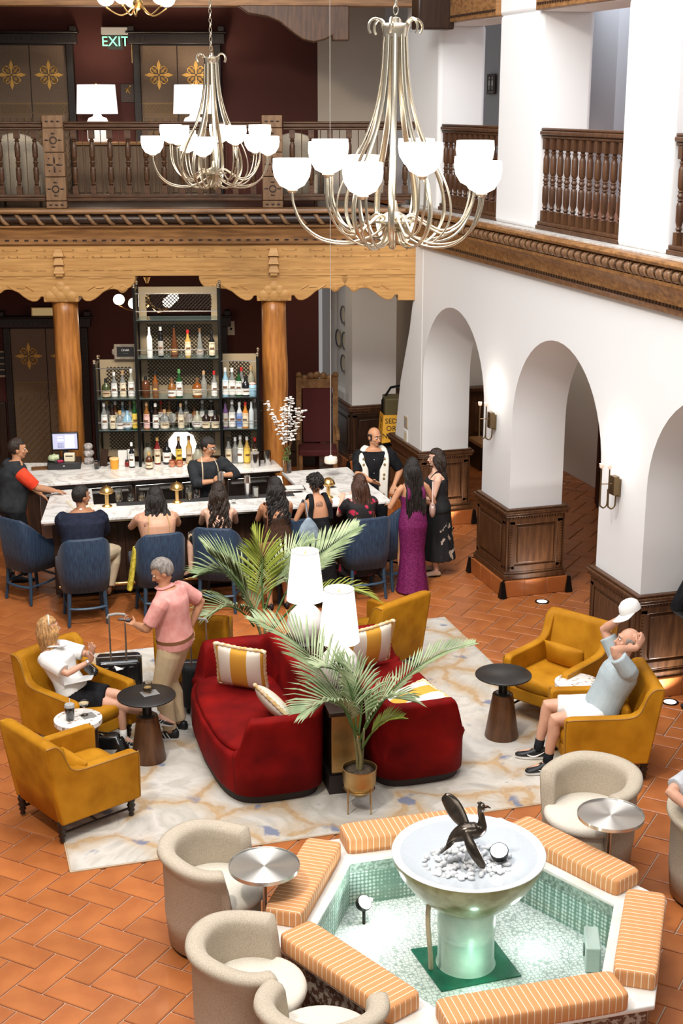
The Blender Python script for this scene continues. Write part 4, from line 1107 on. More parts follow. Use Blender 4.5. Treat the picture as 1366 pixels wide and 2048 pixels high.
ST = [(1.18,16.50,-.95,'blue bar stool at the bar end beside the man in the dark vest'),
      (1.68,15.55,.0,'blue bar stool that the man in the navy suit sits on'),
      (2.52,15.50,.05,'blue bar stool under the woman in the yellow top'),
      (3.26,15.52,-.45,'blue bar stool turned beside the woman in the floral dress'),
      (4.14,15.62,.0,'blue bar stool between the women in brown and in open backed black'),
      (4.96,15.42,.05,'blue bar stool under the woman in the red and black dress'),
      (5.33,15.73,.8,'empty blue bar stool at the bar end before the woman in purple')]
st0 = make_stool(ST[0][3]); st0.location = (ST[0][0], ST[0][1], 0); st0.rotation_euler.z = ST[0][2]
for x, y, a, lb in ST[1:]: dup(st0, (x, y, 0), a, lb)

# ================================================================ LOUNGE
# ---- rug
rug = thing('rug', 'large cream rug with ochre veins and blue flecks under the lounge furniture', 'rug', (3.24, 12.16, 0), R(-.6))
rugm = mat('rug_wool', (.66,.60,.51), .95, bump=.25, bscale=160)
N, L, B = nodes(rugm)
tc = N.new('ShaderNodeTexCoord')
def nz_(sc, det, dist, off):
    mp = N.new('ShaderNodeMapping'); mp.inputs['Location'].default_value = off; L.new(tc.outputs['Object'], mp.inputs[0])
    q = N.new('ShaderNodeTexNoise'); q.inputs['Scale'].default_value = sc; q.inputs['Detail'].default_value = det; q.inputs['Distortion'].default_value = dist
    L.new(mp.outputs[0], q.inputs['Vector']); return q.outputs['Fac']
def ramp(src, stops):
    c = N.new('ShaderNodeValToRGB'); e = c.color_ramp.elements
    e[0].position, e[0].color = stops[0][0], (*stops[0][1], 1); e[1].position, e[1].color = stops[-1][0], (*stops[-1][1], 1)
    for p, col in stops[1:-1]: q = e.new(p); q.color = (*col, 1)
    L.new(src, c.inputs[0]); return c.outputs[0]
def mix(f, a, b):
    m = N.new('ShaderNodeMix'); m.data_type = 'RGBA'; L.new(f, m.inputs[0]); L.new(a, m.inputs[6]); L.new(b, m.inputs[7]); return m.outputs[2]
base = ramp(nz_(1.3, 7, 1.5, (0,0,0)), [(.3,(.36,.32,.27)),(.40,(.54,.50,.44)),(.48,(.44,.405,.35)),(.56,(.57,.53,.475)),(.66,(.46,.43,.385)),(.76,(.31,.29,.26))])
def vor():
    q = N.new('ShaderNodeTexNoise'); q.inputs['Scale'].default_value = 1.5; q.inputs['Detail'].default_value = 5; L.new(tc.outputs['Object'], q.inputs['Vector'])
    a_ = N.new('ShaderNodeMix'); a_.data_type = 'RGBA'; a_.inputs[0].default_value = .42; L.new(tc.outputs['Object'], a_.inputs[6]); L.new(q.outputs['Color'], a_.inputs[7])
    v = N.new('ShaderNodeTexVoronoi'); v.feature = 'DISTANCE_TO_EDGE'; v.inputs['Scale'].default_value = 2.1; L.new(a_.outputs[2], v.inputs['Vector']); return v.outputs['Distance']
vd = vor()
v1 = ramp(vd, [(0,(1,1,1)),(.022,(1,1,1)),(.045,(0,0,0))])
brk = ramp(nz_(1.6, 4, 0, (8,2,0)), [(.38,(0,0,0)),(.48,(1,1,1))])
mm_ = N.new('ShaderNodeMath'); mm_.operation = 'MULTIPLY'; L.new(v1, mm_.inputs[0]); L.new(brk, mm_.inputs[1])
gold_c = ramp(nz_(22, 3, 0, (0,0,0)), [(.4,(.30,.145,.04)),(.6,(.50,.31,.13))])
c1 = mix(mm_.outputs[0], base, gold_c)
h1 = ramp(vd, [(0,(.8,.8,.8)),(.06,(.55,.55,.55)),(.17,(0,0,0))])
tan_c = N.new('ShaderNodeRGB'); tan_c.outputs[0].default_value = (.45,.32,.19,1)
m2 = N.new('ShaderNodeMath'); m2.operation = 'MULTIPLY'; L.new(h1, m2.inputs[0]); L.new(brk, m2.inputs[1])
c1 = mix(m2.outputs[0], c1, tan_c.outputs[0])
bl_ = ramp(nz_(3.4, 4, .3, (5,7,0)), [(.62,(0,0,0)),(.68,(.9,.9,.9))])
blue = N.new('ShaderNodeRGB'); blue.outputs[0].default_value = (.15,.175,.26,1)
c2 = mix(bl_, c1, blue.outputs[0])
L.new(c2, B.inputs['Base Color'])
obj('pile', M().box(-2.36,2.36,-2.24,2.24,0,.014), rugm, rug, bevel=.005)
obj('binding', M().prism([(-2.37,-2.25),(2.37,-2.25),(2.37,2.25),(-2.37,2.25)], 0.0, .008, 'XY'), cmat('tan'), rug)
RZ = .0145

# ---- mustard armchairs
mustard = mat('mustard_velvet', (.32,.125,.004), .6, col2=(.50,.225,.012), scale=4.5, detail=6, spec=.15, lo=.3, hi=.7, bump=.05, bscale=20)
piping = mat('mustard_piping', (.30,.14,.015), .6)
leg_dark = mat('turned_leg', (.02,.010,.007), .3)
def make_armchair(label):
    t = thing('armchair', label, 'armchair', (0,0,0), 0, 'mustard velvet armchairs')
    # local: faces +y ; width .74 (x), depth .78
    W, D = .37, .39
    # frame base
    obj('seat_base', M().box(-W+.02, W-.02, -D+.06, D-.01, .17, .30), mustard, t, bevel=.02)
    cu = M(); rg = []
    for z, k in ((.30,.94),(.32,1.0),(.385,1.0),(.415,.96),(.425,.8)):
        rg.append([((W-.09)*k*math.copysign(abs(math.cos(2*PI*q/28))**.3, math.cos(2*PI*q/28)), .05+(D-.05)*k*math.copysign(abs(math.sin(2*PI*q/28))**.3, math.sin(2*PI*q/28)), z) for q in range(28)])
    obj('seat_cushion', cu.loft(rg), mustard, t, smooth='all')
    # back: inclined slab with rounded top
    bk = M(); sec = []
    for x in [-W+.01] + [(-W+.03)+(2*W-.06)*k/12 for k in range(13)] + [W-.01]:
        u = abs(x)/W; dz = -.012*max(0, u-.85)/.15; wing = .055*max(0, (u-.74)/.26)**1.5
        P = [(-D+.04,.17),(-D+.0,.40),(-D-.07,.84+dz),(-D-.06,.87+dz),(-D-.02,.882+dz),(-D+.03,.87+dz),(-D+.045+wing,.83+dz),(-D+.13+wing,.42),(-D+.16,.30),(-D+.16,.17)]
        sec.append([(x, y, z) for y, z in P])
    obj('backrest', bk.loft(sec), mustard, t, smooth='all')
    for sx in (-1, 1):
        # arm side panel: profile in YZ, swoops up into the back
        top = [(D,.565),(D-.02,.592),(D-.06,.60),(.12,.602),(-.08,.604),(-.19,.615),(-.25,.65),(-.285,.72),(-.31,.79),(-.345,.845),(-.39,.872),(-.455,.868)]
        pr = [(-D-.065,.835),(-D+.0,.40),(-D+.04,.165),(D,.165)]
        x0, x1 = (W-.085, W) if sx > 0 else (-W, -W+.085)
        am = M().prism(top + pr, x0, x1, 'YZ')
        a = obj('arm', am, mustard, t, bevel=.022, seg=3)
        xo = sx*(W-.004)
        obj('piping', M().tube(smooth_path([(xo, D-.004, .18)] + [(xo, y, z-.012) for y, z in top], 2), .007, 5), piping, a, smooth=True)
    prof = [(.012,0),(.02,.006),(.024,.018),(.016,.03),(.022,.04),(.031,.055),(.022,.07),(.028,.08),(.037,.098),(.026,.116),(.03,.126),(.039,.146),(.03,.166),(.028,.185)]
    lm = M().lathe(prof, 12).mesh('leg'); lm.materials.append(leg_dark)
    for p in lm.polygons: p.use_smooth = True
    for sx in (-1, 1):
        for y in (-D+.06, D-.06):
            o = bpy.data.objects.new('leg', lm); COL.objects.link(o); o.parent = t; o.location = (sx*(W-.06), y, 0)
    sr = M()
    for sx in (-1, 1): sr.tube([(sx*(W-.06), -D+.06, .075), (sx*(W-.06), D-.06, .075)], .011, 8)
    sr.tube([(-(W-.06), .0, .075), (W-.06, .0, .075)], .011, 8)
    obj('stretcher', sr, leg_dark, t, smooth=True, kind='stuff')
    return t
CH = {'A': ((1.01,10.83), 25, 'mustard velvet armchair at the rug corner with its back turned, empty'),
      'B': ((1.20,12.26), -56, 'mustard velvet armchair that the blonde woman in white sits in'),
      'C': ((2.50,13.28), 75, 'mustard velvet armchair behind the red sofas near the man in pink, mostly hidden'),
      'D': ((4.36,13.14), 118, 'mustard velvet armchair behind the red sofas with its outer back to us, beside the lamps'),
      'E': ((5.72,11.60), 211, 'mustard velvet armchair with a lumbar pillow beside the wood pier, empty'),
      'F': ((5.58,10.43), 166, 'mustard velvet armchair that the bald man in grey sits in')}
ch0 = None; CHO = {}
for k, ((x, y), h, lb) in CH.items():
    rz = R(h-90)
    if ch0 is None: ch0 = make_armchair(lb); o = ch0; o.location = (x, y, RZ); o.rotation_euler.z = rz
    else: o = dup(ch0, (x, y, RZ), rz, lb)
    CHO[k] = o
def pillow(loc, rot, w, h, d, label, mt, group=None, fringe=None, stripes=None):
    t = thing('pillow', label, 'pillow', loc, 0, group); t.rotation_euler = rot
    m = M(); n = 18; rings = []
    def surf(sg):
        vs = []
        for j in range(n+1):
            for i in range(n+1):
                u, v = 2*i/n-1, 2*j/n-1
                th = (max(0, 1-u**2)**.45*max(0, 1-v**2)**.45)
                pinch = 1-.06*(1-abs(u))*abs(v)**3
                pv = 1-.06*(1-abs(v))*abs(u)**3
                vs.append((u*w/2*pv, sg*d/2*th, v*h/2*pinch))
        return vs
    for sg in (-1, 1):
        vs = surf(sg); fs = [(j*(n+1)+i, j*(n+1)+i+1, (j+1)*(n+1)+i+1, (j+1)*(n+1)+i) for j in range(n) for i in range(n)]
        m.add(vs, fs)
    obj('cover', m, mt, t, smooth='all')
    if fringe:
        f = M(); pts = []
        for i in range(n+1): u = 2*i/n-1; pts.append((u*w/2, 0, -h/2*(1-.06*(1-abs(u)))))
        for i in range(n+1): v = 2*i/n-1; pts.append((w/2*(1-.06*(1-abs(v))), 0, v*h/2))
        for i in range(n+1): u = 1-2*i/n; pts.append((u*w/2, 0, h/2*(1-.06*(1-abs(u)))))
        for i in range(n+1): v = 1-2*i/n; pts.append((-w/2*(1-.06*(1-abs(v))), 0, v*h/2))
        obj('ruffle_edge', f.tube(pts, [.014 + .006*(k % 2) for k in range(len(pts))], 6), fringe, t, smooth='all')
    return t
# lumbar pillow on chair E
e_r = R(211-90)
def chp(k, p):
    (x, y), h, lb = CH[k]; a = R(h-90); c, s_ = math.cos(a), math.sin(a)
    return (x + c*p[0] - s_*p[1], y + s_*p[0] + c*p[1], p[2]+RZ)
pillow(chp('E', (0,-.12,.535)), (R(-14),0,e_r), .46, .24, .13, 'mustard velvet lumbar pillow on the empty armchair by the pier', mustard)
pillow(chp('A', (.16,-.12,.54)), (R(-14),0,R(25-90)), .40, .22, .13, 'mustard velvet lumbar pillow in the armchair at the rug corner', mustard)
pillow(chp('F', (-.02,-.20,.53)), (R(-14),0,R(166-90)), .44, .2, .11, 'mustard velvet lumbar pillow behind the bald man in grey', mustard)

# ---- red velvet sofas, back to back
red = mat('red_velvet', (.10,.0025,.003), .75, col2=(.23,.005,.004), scale=3.5, detail=5, spec=.12, lo=.3, hi=.7)
red_dk = mat('sofa_plinth', (.02,.012,.01), .6)
def make_sofa(label):
    # local: front at +y, inner back at -y ; long axis x, length L
    t = thing('sofa', label, 'sofa', (0,0,0), 0, 'red velvet sofas')
    Lh, Dp = .97, .92
    def plan(k=1.0, n=40):
        """closed outline: rounded back corners, gently bowed front"""
        pts = []
        for i in range(n):
            a = 2*PI*i/n; c, s_ = math.cos(a), math.sin(a)
            e = .42 if s_ < 0 else .5
            x = Lh*math.copysign(abs(c)**e, c); y = (Dp/2)*math.copysign(abs(s_)**e, s_)
            y *= (1 + .06*(1-abs(x/Lh))) if s_ > 0 else 1
            pts.append((x*k, y*k if k == 1 else y-(1-k)*Lh*math.copysign(1, y)*.9*min(1, abs(y)/(Dp/2))))
        return pts
    P = plan()
    obj('plinth', M().loft([[(x*.95, y*.93, z) for x, y in P] for z in (0, .085)]), red_dk, t)
    body = []
    for z, k in ((.085,.985),(.12,1.0),(.36,1.0),(.40,.99),(.425,.965)):
        body.append([(x*k, y*k, z) for x, y in P])
    obj('base', M().loft(body), red, t, smooth='all')
    cu = []
    for z, k in ((.40,.83),(.43,.865),(.455,.865),(.475,.83),(.48,.7)):
        cu.append([(x*k, y*k+.03, z) for x, y in P])
    obj('seat_cushion', M().loft(cu), red, t, smooth='all')
    # back and arms wrap round: thick shell, high along the back, stepping down at the arm fronts
    n = 64; sec = []; topline = []
    A0, A1 = R(180-42), R(360+42)
    for i in range(n+1):
        a = A0 + (A1-A0)*i/n; c, s_ = math.cos(a), math.sin(a)
        e = .42 if s_ < 0 else .5
        x = Lh*math.copysign(abs(c)**e, c); y = (Dp/2)*math.copysign(abs(s_)**e, s_)
        f = min(i, n-i)/n            # 0 at arm tips
        up = min(1.0, max(0, (f-.015)/.085)); up = up*up*(3-2*up)
        bk_ = min(1.0, max(0, (f-.22)/.16)); bk_ = bk_*bk_*(3-2*bk_)
        zt = .46 + .32*up + .09*bk_
        nx, ny = math.copysign(abs(x/Lh)**3, x), math.copysign(abs(y/(Dp/2))**3, y); l = math.hypot(nx, ny) or 1; nx /= l; ny /= l
        th = .11
        flare = .02
        o = Vector((x, y, 0)); nn = Vector((nx, ny, 0))
        q = [o*1.003 + Vector((0,0,.088)), o + nn*.004 + Vector((0,0,.30)), o + nn*flare*.5 + Vector((0,0,zt-.09)), o + nn*flare*1.4 + Vector((0,0,zt-.035)), o + nn*flare*.7 + Vector((0,0,zt-.005)),
             o - nn*th*.45 + Vector((0,0,zt)), o - nn*th*.9 + Vector((0,0,zt-.02)), o - nn*th + Vector((0,0,zt-.06)), o - nn*(th+.01) + Vector((0,0,.42)), o - nn*(th+.01) + Vector((0,0,.36))]
        sec.append([tuple(p) for p in q]); topline.append(tuple(o + nn*.012 + Vector((0,0,zt-.05))))
    b_ = obj('backrest', M().loft(sec), red, t, smooth='all')
    obj('piping', M().tube(topline, .008, 6), red, b_, smooth='all')
    return t
sf1 = make_sofa('red velvet sofa facing the man in pink, striped pillows on it')
sf1.location = (2.68, 11.50, RZ); sf1.rotation_euler.z = R(90)
sf2 = dup(sf1, (3.96, 11.44, RZ), R(-90), 'red velvet sofa backing onto the lamp console, facing the white arches')
stripe = mat('striped_linen', (.72,.66,.56), .8)
N, L, B = nodes(stripe)
tc = N.new('ShaderNodeTexCoord'); sx_ = N.new('ShaderNodeSeparateXYZ'); L.new(tc.outputs['Object'], sx_.inputs[0])
ab = N.new('ShaderNodeMath'); ab.operation = 'ABSOLUTE'; L.new(sx_.outputs[0], ab.inputs[0])
cr = N.new('ShaderNodeValToRGB'); cr.color_ramp.interpolation = 'CONSTANT'; e = cr.color_ramp.elements
e[0].position = 0; e[0].color = (.62,.31,.035,1); e[1].position = .075; e[1].color = (.74,.68,.58,1); q = e.new(.20); q.color = (.62,.31,.035,1)
L.new(ab.outputs[0], cr.inputs[0]); L.new(cr.outputs[0], B.inputs['Base Color'])
ruff = mat('ruffle', (.55,.33,.09), .8, col2=(.7,.6,.45), scale=30)
GP = 'striped pillows on the red sofas'
pillow((2.66,11.86,.735), (R(20),R(4),R(-33)), .48, .48, .17, 'yellow and white striped pillow standing on the red sofa near the man in pink', stripe, GP, ruff)
pillow((2.78,11.12,.66), (R(-48),R(30),R(70)), .44, .42, .15, 'yellow and white striped pillow slumped against the sofa arm under the palm', stripe, GP, ruff)
pillow((3.93,11.98,.75), (R(20),R(-5),R(12)), .48, .48, .17, 'yellow and white striped pillow standing behind the front white lamp', stripe, GP, ruff)
pillow((4.02,10.98,.60), (R(-78),0,R(-80)), .5, .5, .13, 'striped pillow lying flat on the sofa arm at the pot side', stripe, GP, ruff)
# ---- console between the sofas, lamps on it
cn = thing('console_table', 'narrow dark console with a brass end panel between the red sofas', 'console', (3.325, 11.5, RZ), R(-4))
obj('top', M().box(-.15,.15,-.97,.97,.72,.76), walnut_dark, cn, bevel=.005)
obj('carcase', M().box(-.115,.115,-.93,.93,.17,.72), walnut_dark, cn)
obj('brass_panel', M().box(-.125,.125,-.955,-.93,.2,.745), brass_dull, cn, bevel=.004)
obj('plinth', M().box(-.145,.145,-.95,.95,0,.17), red_dk, cn)
def big_lamp(loc, label, k=1.0):
    t = thing('table_lamp', label, 'lamp', loc, 0, 'white ceramic lamps on the console')
    obj('ceramic_body', M().lathe([(.06,0),(.075,.012),(.07,.03),(.10,.06),(.15,.12),(.175,.19),(.175,.25),(.15,.32),(.10,.375),(.05,.40),(.035,.42),(.035,.44)], 28), white_cer, t, smooth='all')
    obj('neck', M().lathe([(.02,.44),(.02,.5)], 12), brass, t, smooth=True)
    sh = M(); r0, r1, z0, z1 = .178, .128, .46, .93
    sh.lathe([(r0,z0),(r1,z1),(r1-.005,z1),(r0-.005,z0),(r0,z0)], 40, cap=False)
    obj('shade', sh, lamp_cloth, t, smooth=True)
    obj('shade_ring', M().lathe([(r1+.002,z1-.004),(r1+.002,z1+.003),(r1-.008,z1+.003),(r1-.008,z1-.004),(r1+.002,z1-.004)], 40, cap=False), cmat('white'), t, smooth=True)
    fi = M()
    for a in range(3): fi.tube([(0,0,z1-.03),((r1-.005)*math.cos(a*2.094),(r1-.005)*math.sin(a*2.094),z1-.005)], .003, 5)
    fi.lathe([(.008,z1-.035),(.013,z1-.02),(.004,z1-.005),(.009,z1+.005),(0,z1+.012)], 10)
    obj('finial', fi, brass, t, smooth=True, kind='stuff')
    bu = obj('bulb', M().ball((0,0,.68), .03, n=10, m=8), mat('bulb', (1,.95,.85), .5, emit=(1,.9,.75), estr=12), t)
    point_light('lamp_bulb', (loc[0], loc[1], loc[2]+.72), 9, (1,.9,.76), .05)
    return t
big_lamp((3.335,11.0,RZ+.76), 'white table lamp with tapered shade on the console, nearer the potted palm')
big_lamp((3.345,12.12,RZ+.76), 'white table lamp with tapered shade on the console, nearer the bar')

# ---- small tables
wood_cone = mat('cone_wood', (.075,.03,.012), .4, col2=(.13,.055,.022), scale=5, stretch=(5,5,.6))
def cone_table(loc, label):
    t = thing('side_table', label, 'table', loc, 0, 'black topped pedestal tables')
    obj('top', M().lathe([(.245,.605),(.26,.61),(.26,.62),(.255,.624),(0,.624)], 48), mat('table_black', (.018,.016,.015), .36), t, smooth=True)
    obj('neck', M().lathe([(.07,.60),(.05,.57),(.042,.5),(.042,.43),(.06,.42)], 20), mat('table_metal', (.02,.02,.02), .35, .5), t, smooth=True)
    obj('pedestal', M().lathe([(.155,0),(.158,.01),(.095,.425),(.085,.43),(.04,.43)], 32), wood_cone, t, smooth=True)
    obj('collar', M().lathe([(.086,.43),(.08,.436),(.05,.438)], 24), mat('table_metal2', (.12,.11,.1), .3, .8), t, smooth=True)
    return t
cone_table((1.755,11.70,RZ), 'black topped pedestal table in front of the blonde woman, a tumbler on it')
cone_table((4.985,11.22,RZ), 'black topped pedestal table on the rug before the empty armchair')
terrazzo = mat('terrazzo', (.74,.70,.65), .3)
N, L, B = nodes(terrazzo)
tc = N.new('ShaderNodeTexCoord'); vo = N.new('ShaderNodeTexVoronoi'); vo.inputs['Scale'].default_value = 38; L.new(tc.outputs['Object'], vo.inputs['Vector'])
cr = N.new('ShaderNodeValToRGB'); e = cr.color_ramp.elements; e[0].position = .0; e[0].color = (.8,.77,.72,1); e[1].position = 1; e[1].color = (.2,.1,.05,1); q = e.new(.82); q.color = (.78,.74,.69,1); q = e.new(.88); q.color = (.45,.36,.3,1)
sp = N.new('ShaderNodeSeparateColor'); L.new(vo.outputs['Color'], sp.inputs[0]); L.new(sp.outputs[0], cr.inputs[0]); L.new(cr.outputs[0], B.inputs['Base Color'])
def stone_table(loc, label):
    t = thing('side_table', label, 'table', loc, 0, 'white terrazzo topped tables')
    obj('top', M().lathe([(.20,.50),(.208,.505),(.208,.545),(.20,.55),(0,.55)], 40), terrazzo, t, smooth=True)
    lg = M()
    obj('drum', M().lathe([(.15,.0),(.17,.02),(.17,.50)], 28), walnut_dark, t, smooth=True)
    obj('band', M().lathe([(.185,.47),(.185,.50),(.165,.50),(.165,.47),(.185,.47)], 28, cap=False), brass_dull, t, smooth=True)
    return t
stone_table((1.13,11.55,RZ), 'white terrazzo topped table between the two armchairs, iced coffee on it')
stone_table((5.64,11.02,RZ), 'white terrazzo topped table between the empty armchair and the bald man')
brushed = mat('radial_steel', (.68,.66,.62), .2, 1.0)
N, L, B = nodes(brushed)
B.inputs['Anisotropic'].default_value = .93; B.inputs['Anisotropic Rotation'].default_value = .25
tg = N.new('ShaderNodeTangent'); tg.direction_type = 'RADIAL'; tg.axis = 'Z'; L.new(tg.outputs[0], B.inputs['Tangent'])
B.inputs['Roughness'].default_value = .32
def steel_table(loc, label, foot):
    t = thing('drink_table', label, 'table', loc, 0, 'round brushed steel drink tables')
    tp = obj('top', M().lathe([(.232,.68),(.241,.683),(.244,.69),(.244,.712),(.240,.712),(.237,.70),(0,.70)], 64), brushed, t, smooth=True)
    obj('post', M().lathe([(.016,0.012),(.016,.68)], 14), steel, t, smooth=True)
    obj('foot', M().lathe([(.055,0),(.055,.012),(.045,.018),(0,.02)], 36), steel, t, smooth=True)
    return t
steel_table((2.02,8.425,0), 'round brushed steel drink table beside the cream tub chair at the striped bench', 0)
steel_table((4.615,8.385,0), 'round brushed steel drink table beside the lone tub chair before the bald man', 0)

# ---- cream tub chairs
tweed = mat('cream_tweed', (.40,.33,.245), .9, col2=(.55,.475,.375), scale=190, detail=1, bump=.35, bscale=300)
tweed_seat = mat('cream_seat', (.62,.57,.48), .85, col2=(.70,.65,.56), scale=120, bump=.2, bscale=260)
def make_tub(label):
    # local: faces +y
    t = thing('tub_chair', label, 'chair', (0,0,0), 0, 'cream tub chairs round the fountain')
    Ro, n = .355, 56
    sec = []
    A0, A1 = R(180-34), R(360+34)
    for i in range(n+1):
        a = A0 + (A1-A0)*i/n; c, s_ = math.cos(a), math.sin(a)
        f = min(i, n-i)/n
        up = min(1, f/.055); up = up**1.3*(3-2*up)
        up = min(1, up); d = min(1, max(0, (f-.08)/.25)); d = d*d*(3-2*d)
        zt = .43 + .285*up + .045*d
        fl_ = .03*up
        q = []
        for rr, z in ((Ro*.94,.03),(Ro,.25),(Ro+.005,zt-.09),(Ro+fl_+.012,zt-.045),(Ro+fl_+.005,zt-.012),(Ro+fl_-.03,zt),(Ro-.065,zt-.01),(Ro-.088,zt-.045),(Ro-.088,zt-.1),(Ro-.09,.38),(Ro-.1,.03)):
            q.append((rr*c, rr*s_, z))
        sec.append(q)
    obj('shell', M().loft(sec), tweed, t, smooth='all')
    obj('drum', M().lathe([(Ro*.86,.03),(Ro*.9,.08),(Ro*.9,.34),(Ro*.86,.36),(0,.36)], 40), tweed, t, smooth=True)
    obj('seat', M().lathe([(Ro*.84,.355),(Ro*.93,.37),(Ro*.95,.40),(Ro*.92,.43),(Ro*.84,.445),(0,.452)], 40), tweed_seat, t, smooth='all', loc=(0,.02,0))
    obj('base_ring', M().lathe([(Ro*.9,0),(Ro*.9,.035),(0,.035)], 32), iron, t, smooth=True)
    return t
TU = [((4.74,8.96), 208, 'cream tub chair standing alone between the bald man and the striped bench'),
      ((1.74,8.74), -27, 'cream tub chair beside the rug corner, round steel table at its arm'),
      ((1.70,7.52), -13, 'cream tub chair in the middle of the row of three at the fountain'),
      ((1.97,6.85), 62, 'cream tub chair cut off by the bottom edge of the frame'),
      ((5.42,8.20), 262, 'cream tub chair at the frame edge that the cropped person sits in')]
tb0 = None
for (x, y), h, lb in TU:
    rz = R(h-90)
    if tb0 is None: tb0 = make_tub(lb); tb0.location = (x, y, 0); tb0.rotation_euler.z = rz
    else: dup(tb0, (x, y, 0), rz, lb)
# ---- upper balcony furniture
co_ = thing('console_table', 'slatted wooden console behind the balcony railing carrying two white lamps', 'console', bkw(3.85, 2.45, 4.3), BRZ)
obj('top', M().box(-1.0,1.0,-.2,.2,.80,.84), oak_mid, co_, bevel=.006); obj('carcase', M().box(-.98,.98,-.15,.18,.08,.80), mat('console_wood', (.14,.085,.045), .5, col2=(.2,.125,.07), scale=4, stretch=(14,4,.6)), co_)
for k in range(14): obj('slat', M().box(-.96+.138*k, -.86+.138*k, -.175, -.15, .12, .78), MATS['console_wood'], co_)
obj('plinth', M().box(-.98,.98,-.15,.18,0,.08), walnut_dark, co_)
def jar_lamp(s, label):
    t = thing('table_lamp', label, 'lamp', bkw(s, 2.42, 5.14), 0, 'white jar lamps on the balcony')
    obj('ceramic_body', M().lathe([(.10,0),(.15,.01),(.16,.05),(.16,.28),(.13,.34),(.07,.36),(.05,.40)], 28), mat('lit_ceramic', (.9,.89,.87), .35, emit=(1,.95,.88), estr=.55), t, smooth=True)
    obj('shade', M().lathe([(.30,.40),(.275,.81),(.27,.81),(.295,.40),(.30,.40)], 36, cap=False), mat('lit_shade_hot', (1,.97,.93), .8, emit=(1,.95,.88), estr=1.6), t, smooth=True)
    obj('finial', M().lathe([(.01,.78),(.015,.82),(0,.84)], 8), brass, t)
    p = bkw(s, 2.42, 5.14+.62); point_light('lamp_bulb', p, 40, (1,.86,.68), .08)
    return t
jar_lamp(4.49, 'white jar lamp on the balcony console between the two lift doors'); jar_lamp(3.08, 'white jar lamp on the balcony console behind the far chandelier')
cream_up = mat('cream_upholstery', (.50,.42,.31), .85, col2=(.56,.48,.37), scale=40)
def balc_chair(s, v, rz, label):
    t = thing('lounge_chair', label, 'chair', bkw(s, v, 4.3), BRZ+rz, 'cream chairs on the balcony')
    sec = []
    for i in range(25):
        a = PI + PI*i/24; c, s_ = math.cos(a), math.sin(a); h = .52 + .48*max(0, -s_)**.7
        sec.append([(.42*c,.40*s_,.15),(.43*c,.41*s_,h-.03),(.40*c,.38*s_,h),(.35*c,.33*s_,h-.02),(.34*c,.32*s_,.15)])
    obj('backrest', M().loft(sec), cream_up, t, smooth='all')
    obj('seat', M().box(-.33,.33,-.3,.36,.15,.45), cream_up, t, bevel=.04)
    for sx in (-.3,.3):
        for y in (-.28,.28): obj('leg', M().tube([(sx,y,.15),(sx,y,0)], .02, 8), walnut_dark, t)
    return t
balc_chair(5.45, 1.3, 0.0, 'cream round backed chair behind the balcony rail by the nearer lift door'); balc_chair(1.62, 1.3, 0.0, 'cream round backed chair behind the balcony rail by the white wall')
# exit sign etc
ex = thing('exit_sign', 'green lit EXIT sign under a white light fixture by the lift', 'sign', bkw(4.26, 3.1, 6.46), BRZ)
obj('plate', M().box(-.16,.16,-.01,.01,0,.22), mat('exit_plate', (.05,.05,.045), .4, trans=.0), ex)
obj('lettering', text_mesh('EXIT', .2, .002), mat('exit_green', (.2,.9,.5), .5, emit=(.35,1,.62), estr=1.6), ex, loc=(0,-.013,.11), rot=(PI/2,0,0), )
ex.children[1].scale = (.68,1,1)
obj('fixture', M().box(-.2,.2,-.06,.07,.21,.32), mat('fixture_grey', (.6,.56,.5), .5), ex, bevel=.01)
ar = thing('lift_indicator', 'gold lift direction plate with two white arrows', 'sign', bkw(3.98, 3.17, 6.27), BRZ)
obj('plate', M().box(-.055,.055,-.015,.02,0,.27), brass_dull, ar, bevel=.004)
am_ = M(); am_.add([(-.032,-.018,.15),(.032,-.018,.15),(0,-.018,.215)], [(0,1,2)]); am_.add([(-.032,-.018,.115),(.032,-.018,.115),(0,-.018,.05)], [(0,2,1)])
obj('arrows', am_, mat('arrow_lit', (.9,.9,.9), .5, emit=(1,1,1), estr=.9), ar, kind='stuff')
ls = thing('wall_sign', 'small dark wall sign with gold figure and lettering beside the balcony lamp', 'sign', bkw(4.11, 3.19, 5.7), BRZ)
obj('plate', M().box(-.11,.11,-.012,.01,0,.27), mat('sign_brown', (.045,.02,.015), .5), ls, bevel=.004)
fg = M()
for p in ([(-.03,0,.16),(.0,0,.2),(.03,0,.23)], [(-.04,0,.2),(.0,0,.2),(.05,0,.17)], [(0,0,.2),(-.02,0,.14)], [(0,0,.18),(.03,0,.13)]): fg.tube([(x,-.014,z) for x, y, z in p], .008, 5)
fg.ball((.035,-.014,.235), .014, .004, .014, 8, 4)
obj('symbol', fg, gold_paint, ls)
for k in range(3): obj('lettering', text_mesh(('FRED HARVEY','CONFERENCE','ROOM')[k] if 0 else ('· · · · · ·','· · · · · · ·','· · · ·')[k], .035, .001), gold_paint, ls, loc=(0,-.0135,.105-.035*k), rot=(PI/2,0,0))
rs = thing('restroom_sign', 'dark brown restroom sign with white figures on the upper wall', 'sign', (9.47, 22.6, 5.85), R(-90))
obj('plate', M().box(-.17,.17,-.012,.01,-.02,.30), MATS['sign_brown'], rs, bevel=.004)
fm_ = M()
for x in (-.07,.06): 
    fm_.ball((x,-.014,.235), .024, .004, .024, 8, 5); fm_.add([(x-.03,-.014,.2),(x+.03,-.014,.2),(x+.045,-.014,.12),(x+.02,-.014,.12),(x+.018,-.014,.05),(x-.018,-.014,.05),(x-.02,-.014,.12),(x-.045,-.014,.12)], [(0,1,2,3,4,5,6,7)])
